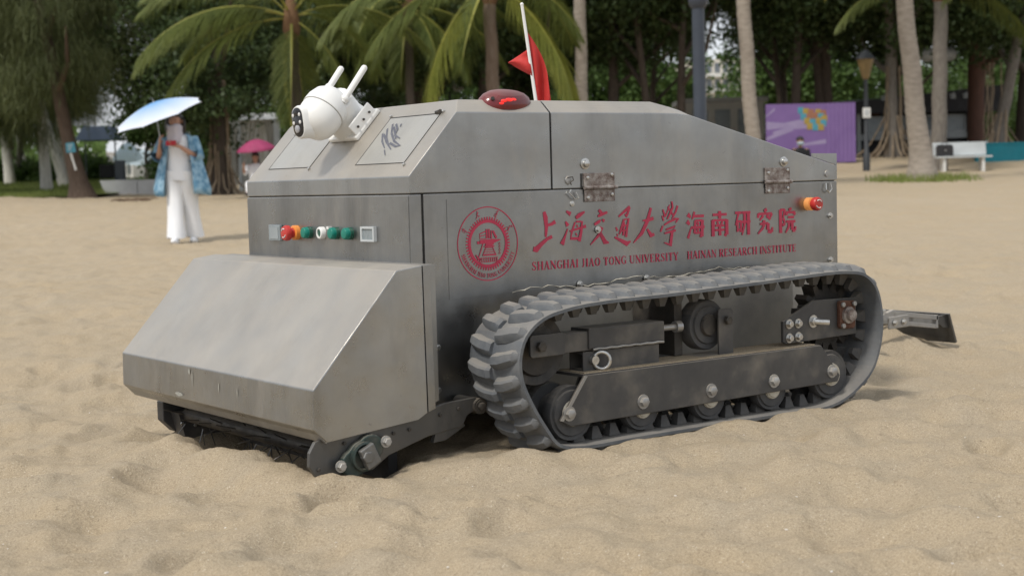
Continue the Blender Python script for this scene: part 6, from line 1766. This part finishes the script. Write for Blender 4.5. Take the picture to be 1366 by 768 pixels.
    for x in (-hw, hw):
        for y in (0, 1.5):
            m = MB(); lbox(m, T, x-0.05, x+0.05, y, y+0.08, -0.1, z0-0.002); m.build('post', M['pale_grey_paint'], t)
    def curtain(x0, x1, taper, y):
        m = MB(); rings = []
        for j in range(8):
            q = j/7; zc = z0*(1-q*0.92)-0.004
            pin = 1-taper*math.sin(math.pi*min(1, q*0.75))
            rings.append([T(x0+(x1-x0)*(i/15 if taper <= 0 else i/15*pin), y+0.05*math.sin(i*1.9), zc) for i in range(16)])
        m.loft(rings, False, False); o = m.build('curtain', M['curtain'], t, smooth=80, recalc=False)
    curtain(-hw*0.9, hw*0.25, 0.35, 0.05); curtain(hw*0.9, hw*0.3, 0.5, 0.05); curtain(-hw, hw, 0, 1.5); curtain(-hw*1.9, -hw*1.1, 0.2, 0.4)
left_things()

# ================================================================== PEOPLE
def skin_obj(name, joints, edges, mat, parent, root, sub=2, origin=None):
    names = list(joints); idx = {n_: i for i, n_ in enumerate(names)}
    pts = [Vector(joints[n_][0]) for n_ in names]
    org = WP[parent] if parent else Vector((0, 0, 0))
    me = bpy.data.meshes.new(name)
    me.from_pydata([tuple(p-org) for p in pts], [(idx[a], idx[b]) for a, b in edges], [])
    me.materials.append(mat)
    o = bpy.data.objects.new(name, me); link(o, org, parent)
    md = o.modifiers.new('Skin', 'SKIN'); md.use_smooth_shade = True
    sv = me.skin_vertices[0].data
    for i, n_ in enumerate(names):
        r_ = joints[n_][1]; sv[i].radius = (r_, r_) if not hasattr(r_, '__len__') else r_
        sv[i].use_root = (n_ == root)
    ss = o.modifiers.new('Subsurf', 'SUBSURF'); ss.levels = sub; ss.render_levels = sub
    return o

def hand(J, E, wrist, name, T, dirv, curl, spread, k=1.0):
    """palm and five bent fingers added to the body skeleton; dirv: hand direction, curl: bend direction, spread: across the palm"""
    w = Vector(J[wrist][0]); d = Vector(dirv).normalized(); c = Vector(curl).normalized(); s = Vector(spread).normalized()
    J[name+'palm'] = (w+d*0.055*k, 0.021*k); E.append((wrist, name+'palm'))
    for i, (off, L_) in enumerate(((-0.026, .055), (-0.009, .066), (0.009, .063), (0.026, .050))):
        b = w+d*0.090*k+s*off*k; m_ = b+d*L_*0.5*k+c*L_*0.22*k; e = m_+d*L_*0.20*k+c*L_*0.55*k
        for q, p in enumerate((b, m_, e)): J['%sf%d%d' % (name, i, q)] = (p, (0.0095-0.0008*q)*k)
        E.extend([(name+'palm', '%sf%d0' % (name, i)), ('%sf%d0' % (name, i), '%sf%d1' % (name, i)), ('%sf%d1' % (name, i), '%sf%d2' % (name, i))])
    b = w+d*0.035*k-s*0.034*k; e = b+d*0.045*k-s*0.012*k+c*0.030*k
    J[name+'t0'] = (b, 0.011*k); J[name+'t1'] = (e, 0.009*k)
    E.extend([(wrist, name+'t0'), (name+'t0', name+'t1')])

def woman():
    D = 18.7; b = gp(246, D)
    T = TT(b)
    p = empty('person', b, 'woman in white with a blue patterned open jacket walking under an umbrella', 'person')
    J = {}; E = []
    def j(n_, x, y, z, r_, par=None):
        J[n_] = (T(x, y, z), r_)
        if par: E.append((par, n_))
    j('pelvis', -0.01, 0, 0.86, 0.125); j('waist', -0.01, 0, 1.02, 0.105, 'pelvis'); j('chest', -0.02, 0, 1.20, 0.115, 'waist'); j('neckbase', -0.035, -0.01, 1.335, 0.055, 'chest')
    j('neck', -0.04, -0.025, 1.39, 0.044, 'neckbase'); j('head0', -0.045, -0.045, 1.455, 0.070, 'neck'); j('head1', -0.047, -0.035, 1.53, 0.084, 'head0'); j('head2', -0.047, -0.025, 1.575, 0.060, 'head1')
    # her right arm (left in the picture) bent up to the umbrella handle, the other to the phone
    j('sr', -0.185, 0, 1.285, 0.056, 'chest'); j('er', -0.265, -0.04, 1.055, 0.043, 'sr'); j('wr', -0.205, -0.20, 1.205, 0.027, 'er')
    j('sl', 0.145, 0, 1.285, 0.056, 'chest'); j('el', 0.215, -0.06, 1.06, 0.043, 'sl'); j('wl', 0.055, -0.23, 1.195, 0.027, 'el')
    for sd_, x0, xk, xa, ya in (('r', -0.085, -0.085, -0.065, -0.16), ('l', 0.075, 0.085, 0.105, 0.16)):
        j('h'+sd_, x0, 0, 0.80, 0.095, 'pelvis'); j('k'+sd_, xk, ya*0.35, 0.45, 0.058, 'h'+sd_); j('a'+sd_, xa, ya, 0.09, 0.036, 'k'+sd_); j('f'+sd_, xa, ya-0.13, 0.035, 0.032, 'a'+sd_)
    hand(J, E, 'wr', 'R', T, T(0.02, -0.02, 1)-T(0, 0, 0), RH, -FH)
    hand(J, E, 'wl', 'L', T, -RH+Vector((0, 0, 0.25))-FH*0.2, Vector((0, 0, 0.8))-FH*0.4, Vector((0, 0, -1))*0.3-FH*0.9)
    body_ = skin_obj('body', J, E, M['skin'], p, 'pelvis')
    # face: eyes, nose and brows above the veil
    m = MB()
    for sx in (-1, 1): m.ell(T(-0.047+sx*0.030, -0.117, 1.525), 0.010, 0.005, 0.005, 8, 6)
    m.build('eyes', M['hair'], p)
    m = MB(); m.ell(T(-0.046, -0.127, 1.492), 0.012, 0.017, 0.022, 8, 6); m.build('nose', M['skin'], p, smooth=80)
    for sx in (-1, 1):
        m = MB(); m.ell(T(-0.047+sx*0.088, -0.03, 1.505), 0.010, 0.018, 0.028, 8, 6); m.build('ear', M['skin'], p, smooth=80)
    m = MB(); m.ell(T(-0.047, 0.018, 1.548), 0.097, 0.094, 0.088, 16, 10); m.ell(T(-0.143, -0.01, 1.45), 0.026, 0.06, 0.11, 10, 8); m.ell(T(0.049, -0.01, 1.45), 0.026, 0.06, 0.11, 10, 8); m.ell(T(-0.047, 0.07, 1.44), 0.07, 0.05, 0.12, 12, 8); m.build('hair', M['hair'], p, smooth=80)
    # white veil hanging from under the eyes to the chest
    m = MB(); rings = []
    for z, rx, ry, yo in ((1.468, 0.078, 0.092, -0.03), (1.455, 0.096, 0.112, -0.035), (1.40, 0.088, 0.108, -0.03), (1.34, 0.098, 0.108, -0.035), (1.27, 0.088, 0.115, -0.05), (1.215, 0.060, 0.110, -0.055)):
        rings.append([T(-0.047+rx*math.sin(t), yo-ry*math.cos(t)*(1+0.04*math.sin(5*t)), z+0.01*math.sin(3*t)) for t in [-1.75+3.5*i/18 for i in range(19)]])
    m.loft(rings, False, False); v_ = m.build('veil', M['veil'], p, smooth=80, recalc=False); s_ = v_.modifiers.new('Solidify', 'SOLIDIFY'); s_.thickness = 0.006
    # white top
    m = MB(); rings = []
    for z, rx, ry in ((1.35, 0.07, 0.065), (1.315, 0.15, 0.10), (1.22, 0.175, 0.128), (1.08, 0.165, 0.128), (0.95, 0.175, 0.14), (0.84, 0.190, 0.152), (0.785, 0.196, 0.155)):
        rings.append([T(-0.02+rx*math.cos(t)*(1+0.025*math.sin(4*t+z*9)), -ry*math.sin(t)*-1*(1+0.03*math.sin(3*t+z*7)), z-0.02*math.cos(t)*(z < 0.9)) for t in [2*math.pi*i/24 for i in range(24)]])
    m.loft(rings, True, False); o = m.build('shirt', M['cloth_white'], p, smooth=80, recalc=True)
    # wide white trousers
    for sd_, x0, xk, xa, ya in (('r', -0.085, -0.085, -0.065, -0.15), ('l', 0.072, 0.085, 0.105, 0.15)):
        m = MB(); rings = []
        for q, (z, rr) in enumerate(((0.90, 0.135), (0.80, 0.128), (0.66, 0.112), (0.50, 0.100), (0.34, 0.098), (0.20, 0.106), (0.075, 0.116))):
            f = min(1, max(0, (0.80-z)/0.72)); cx_ = x0+(xa-x0)*f; cy_ = ya*f**1.2
            rings.append([T(cx_+rr*math.cos(t)*(1+0.05*math.sin(3*t+q)), cy_+rr*1.05*math.sin(t)*(1+0.05*math.cos(4*t+q)), z+0.008*math.sin(2*t)) for t in [2*math.pi*i/20 for i in range(20)]])
        m.loft(rings, True, False); m.build('trouser_leg', M['cloth_white'], p, smooth=80)
        m = MB(); m.ell(T(xa, ya-0.06, 0.04), 0.05, 0.13, 0.045, 14, 8, M=Matrix((RH, FH, Vector((0, 0, 1)))).transposed()); m.build('shoe', M['cloth_white'], p, smooth=80)
    # open jacket: two flared fronts with a back, and wide sleeves
    m = MB(); rings = []
    for z, rx, ry, op in ((1.345, 0.11, 0.085, 0.75), (1.29, 0.205, 0.125, 0.62), (1.15, 0.235, 0.16, 0.60), (0.98, 0.275, 0.19, 0.60), (0.80, 0.325, 0.22, 0.56), (0.68, 0.355, 0.24, 0.54), (0.60, 0.35, 0.245, 0.55)):
        rings.append([T(0.005+rx*math.sin(t)*(1+0.03*math.sin(6*t)), -ry*math.cos(t)*(1+0.05*math.sin(7*t+z*4)), z+0.015*math.sin(3*t)) for t in [op+(2*math.pi-2*op)*i/30 for i in range(31)]])
    m.loft(rings, False, False); jk = m.build('jacket', M['batik'], p, smooth=80, recalc=False); s_ = jk.modifiers.new('Solidify', 'SOLIDIFY'); s_.thickness = 0.006
    for sh, el_, mid in (('sr', 'er', 0.25), ('sl', 'el', 0.25)):
        a = Vector(J[sh][0])+Vector((0, 0, 0.015)); c = Vector(J[el_][0]); w = Vector(J['w'+sh[1]][0])
        m = MB(); m.tube([a, a.lerp(c, 0.4), c.lerp(a, 0.08), c.lerp(w, 0.30)], [0.080, 0.088, 0.095, 0.098], 16, caps=False); m.build('sleeve', M['batik'], p, smooth=80)
    # phone
    hp = Vector(J['wl'][0])-RH*0.105+Vector((0, 0, 0.045))-FH*0.055
    m = MB(); m.obox(hp, RH*0.062, (FH*0.5+Vector((0, 0, 0.86)))*0.034, (FH*-0.86+Vector((0, 0, 0.5)))*0.005); ph = m.build('phone', M['phone_red'], None, bevel=0.003)
    tag(ph, 'small red phone held in the woman\'s hand', 'phone')
    # umbrella
    grip = Vector(J['Rpalm'][0])+RH*0.012
    axis = (-RH*0.215+Vector((0, 0, 0.94))-FH*0.20).normalized()
    apex = at(205, 137, D-0.25)
    axis2 = (apex-grip).normalized()
    n_ax = (-RH*0.29+Vector((0, 0, 0.93))-FH*0.24).normalized()
    u = empty('umbrella', grip, 'open pale blue to white umbrella tilted over the walking woman', 'umbrella')
    m = MB(); ex, ey = frame_of(n_ax); rings = []
    NS = 8
    Rr = 0.575
    def cpt(rad, k8, sag):
        t = 2*math.pi*k8/NS
        return apex+(ex*math.cos(t)+ey*math.sin(t))*rad-n_ax*(0.165*(rad/Rr)**1.7+sag)
    for q in range(9):
        rad = max(0.004, Rr*q/8); ring = []
        for k in range(NS*4):
            a = k/4; fr = a-int(a); scal = 1-0.030*math.sin(math.pi*fr)*(q/8)
            k0 = int(a)
            ring.append(apex.lerp(cpt(rad, k0, 0).lerp(cpt(rad, k0+1, 0), fr), scal) if q else cpt(rad, a, 0))
        rings.append(ring)
    m.loft(rings, True, False); cp = m.build('canopy', M['brolly'], u, recalc=False, origin=apex); s_ = cp.modifiers.new('Solidify', 'SOLIDIFY'); s_.thickness = 0.002
    for k in range(NS):
        m = MB(); m.tube([cpt(Rr*q, k, 0.006) for q in (0.02, 0.25, 0.5, 0.75, 1.0)], 0.003, 5); rb = m.build('rib', M['bright'], u)
        m = MB(); m.ell(cpt(Rr*1.005, k, 0.004), 0.007, 0.007, 0.007, 6, 4); m.build('rib_tip', M['bright'], rb)
    m = MB(); m.cyl(grip-axis2*0.02, apex+axis2*0.03, 0.007, n=8); m.build('shaft', M['bright'], u)
    m = MB(); m.tube([grip-axis2*0.13, grip-axis2*0.02, grip+axis2*0.03], [0.013, 0.014, 0.012], 8); m.build('handle', M['black_gloss'], u)
woman()

def seated(px, py_head, d, shirt, hairm, label, mask=None, hold=None, legs='cloth'):
    """a person sitting facing the camera; returns hand position"""
    b = gp(px, d); T0 = TT(b)
    zh = at(px, py_head, d).z-b.z                         # top of the head above the ground
    seat = zh-0.88
    T = lambda x, y, z: T0(x, y, z+seat)
    p = empty('person', b, label, 'person')
    J = {}; E = []
    def j(n_, x, y, z, r_, par=None):
        J[n_] = (T(x, y, z), r_)
        if par: E.append((par, n_))
    j('pelvis', 0, 0.05, 0.10, 0.13); j('waist', 0, 0.03, 0.26, 0.115, 'pelvis'); j('chest', 0, 0.0, 0.46, 0.13, 'waist'); j('neckbase', 0, -0.01, 0.585, 0.055, 'chest'); j('neck', 0, -0.02, 0.635, 0.045, 'neckbase')
    j('head0', 0, -0.04, 0.70, 0.07, 'neck'); j('head1', 0, -0.035, 0.78, 0.086, 'head0'); j('head2', 0, -0.025, 0.825, 0.06, 'head1')
    lift = hold is not None
    for sd_, sx in (('r', -1), ('l', 1)):
        j('s'+sd_, sx*0.175, 0, 0.53, 0.060, 'chest')
        if lift and sd_ == 'r':
            j('e'+sd_, -0.27, -0.10, 0.36, 0.045, 's'+sd_); j('w'+sd_, -0.26, -0.24, 0.52, 0.03, 'e'+sd_)
        else:
            j('e'+sd_, sx*0.235, -0.05, 0.27, 0.045, 's'+sd_); j('w'+sd_, sx*0.10, -0.26, 0.19, 0.03, 'e'+sd_)
        j('h'+sd_, sx*0.09, 0.02, 0.08, 0.09, 'pelvis'); kz = max(0.05, 0.06)
        j('k'+sd_, sx*0.13, -0.40, 0.10, 0.062, 'h'+sd_); fz = -seat+0.08
        j('a'+sd_, sx*0.13, -0.46, fz, 0.04, 'k'+sd_); j('f'+sd_, sx*0.14, -0.60, fz-0.045, 0.034, 'a'+sd_)
    hand(J, E, 'wr', 'R', T, Vector((0, 0, 1)) if lift else -FH+RH*0.4, RH, -FH if lift else RH)
    hand(J, E, 'wl', 'L', T, -FH-RH*0.4, Vector((0, 0, -1)), -RH)
    skin_obj('body', J, E, M['skin'], p, 'pelvis')
    m = MB(); rings = []
    for z, rx, ry in ((0.60, 0.075, 0.07), (0.565, 0.17, 0.10), (0.46, 0.20, 0.145), (0.26, 0.175, 0.14), (0.10, 0.19, 0.16), (0.03, 0.19, 0.165)):
        rings.append([T(rx*math.cos(t), 0.01+ry*math.sin(t)*(1+0.03*math.sin(3*t+z*9)), z) for t in [2*math.pi*i/20 for i in range(20)]])
    m.loft(rings, True, False); m.build('shirt', shirt, p, smooth=80)
    for sd_ in 'rl':
        a = Vector(J['s'+sd_][0]); c = Vector(J['e'+sd_][0]); w = Vector(J['w'+sd_][0])
        m = MB(); m.tube([a+Vector((0, 0, 0.01)), a.lerp(c, 0.5), c, c.lerp(w, 0.75 if mask else 0.2)], [0.072, 0.066, 0.060, 0.050], 14, caps=False); m.build('sleeve', shirt, p, smooth=80)
        m = MB(); m.tube([J['h'+sd_][0], Vector(J['h'+sd_][0]).lerp(J['k'+sd_][0], 0.5), J['k'+sd_][0], Vector(J['k'+sd_][0]).lerp(J['a'+sd_][0], 0.5), J['a'+sd_][0]], [0.108, 0.095, 0.082, 0.070, 0.062], 14); m.build('trouser_leg', shirt, p, smooth=80)
        m = MB(); m.ell(Vector(J['f'+sd_][0])+FH*0.05+Vector((0, 0, 0.0)), 0.05, 0.13, 0.045, 12, 8, M=Matrix((RH, FH, Vector((0, 0, 1)))).transposed()); m.build('shoe', M['bag'], p, smooth=80)
    m = MB(); m.ell(T(0, -0.005, 0.808), 0.096, 0.102, 0.083, 16, 10)
    if hairm == 'long': m.ell(T(0, 0.05, 0.66), 0.10, 0.07, 0.18, 12, 8)
    m.build('hair', M['hair'], p, smooth=80)
    m = MB()
    for sx in (-1, 1): m.ell(T(sx*0.032, -0.118, 0.772), 0.011, 0.006, 0.005, 8, 6)
    m.build('eyes', M['hair'], p)
    for sx in (-1, 1):
        m = MB(); m.ell(T(sx*0.088, -0.03, 0.755), 0.010, 0.018, 0.028, 8, 6); m.build('ear', M['skin'], p, smooth=80)
    if mask:
        m = MB(); rings = []
        for z, rx, ry in ((0.745, 0.078, 0.102), (0.715, 0.082, 0.115), (0.685, 0.078, 0.108), (0.655, 0.058, 0.085)):
            rings.append([T(rx*math.sin(t), -0.03-ry*math.cos(t), z) for t in [-1.35+2.7*i/14 for i in range(15)]])
        m.loft(rings, False, False); o = m.build('face_mask', mask, p, smooth=80, recalc=False); s_ = o.modifiers.new('Solidify', 'SOLIDIFY'); s_.thickness = 0.006
    else:
        m = MB(); m.ell(T(0, -0.125, 0.738), 0.012, 0.017, 0.020, 8, 6); m.build('nose', M['skin'], p, smooth=80)
        m = MB(); m.ell(T(0, -0.110, 0.698), 0.022, 0.006, 0.006, 8, 6); m.build('mouth', M['red_plastic'], p, smooth=80)
    # something to sit on
    st_ = empty('stool', b+RH*0.0, 'low stool under the ' + ('masked man in black' if mask else 'person with the pink umbrella'), 'stool')
    m = MB(); lbox(m, T0, -0.2, 0.2, -0.12, 0.24, seat-0.05, seat-0.012); m.build('seat', M['bark_grey'], st_)
    for x, y in ((-0.17, -0.09), (0.17, -0.09), (-0.17, 0.21), (0.17, 0.21)):
        m = MB(); lbox(m, T0, x-0.02, x+0.02, y-0.02, y+0.02, -0.05, seat-0.051); m.build('leg', M['bark_grey'], st_)
    return J, T
seated(1068, 182.5, 38.5, M['cloth_black'], 'short', 'man in black with a pale face mask sitting before the purple hoarding', M['mask'])
JJ, T = seated(343, 203, 37, M['cloth_white'], 'long', 'seated person in white with dark hair under the pink umbrella', None, True)
def pink():
    grip = Vector(JJ['Rpalm'][0]); d = 37
    apex = at(341, 186, d-0.2); n_ax = Vector((0.0, 0.0, 1.0))-RH*0.06-FH*0.12; n_ax.normalize(); axis2 = (apex-grip).normalized()
    u = empty('umbrella', grip, 'pink umbrella held open by the seated person in white', 'umbrella')
    ex, ey = frame_of(n_ax); m = MB(); rings = []; Rr = 0.52
    for q in range(7):
        rad = max(0.004, Rr*q/6)
        rings.append([apex+(ex*math.cos(2*math.pi*k/32)+ey*math.sin(2*math.pi*k/32))*rad*(1-0.06*abs(math.sin(4*2*math.pi*k/32/1.0))*(q/6))-n_ax*0.27*(q/6)**1.8 for k in range(32)])
    m.loft(rings, True, False); cp = m.build('canopy', M['pink'], u, smooth=30, recalc=False); s_ = cp.modifiers.new('Solidify', 'SOLIDIFY'); s_.thickness = 0.003
    m = MB(); m.cyl(grip-axis2*0.1, apex+axis2*0.05, 0.009, n=8); m.build('shaft', M['bright'], u)
pink()
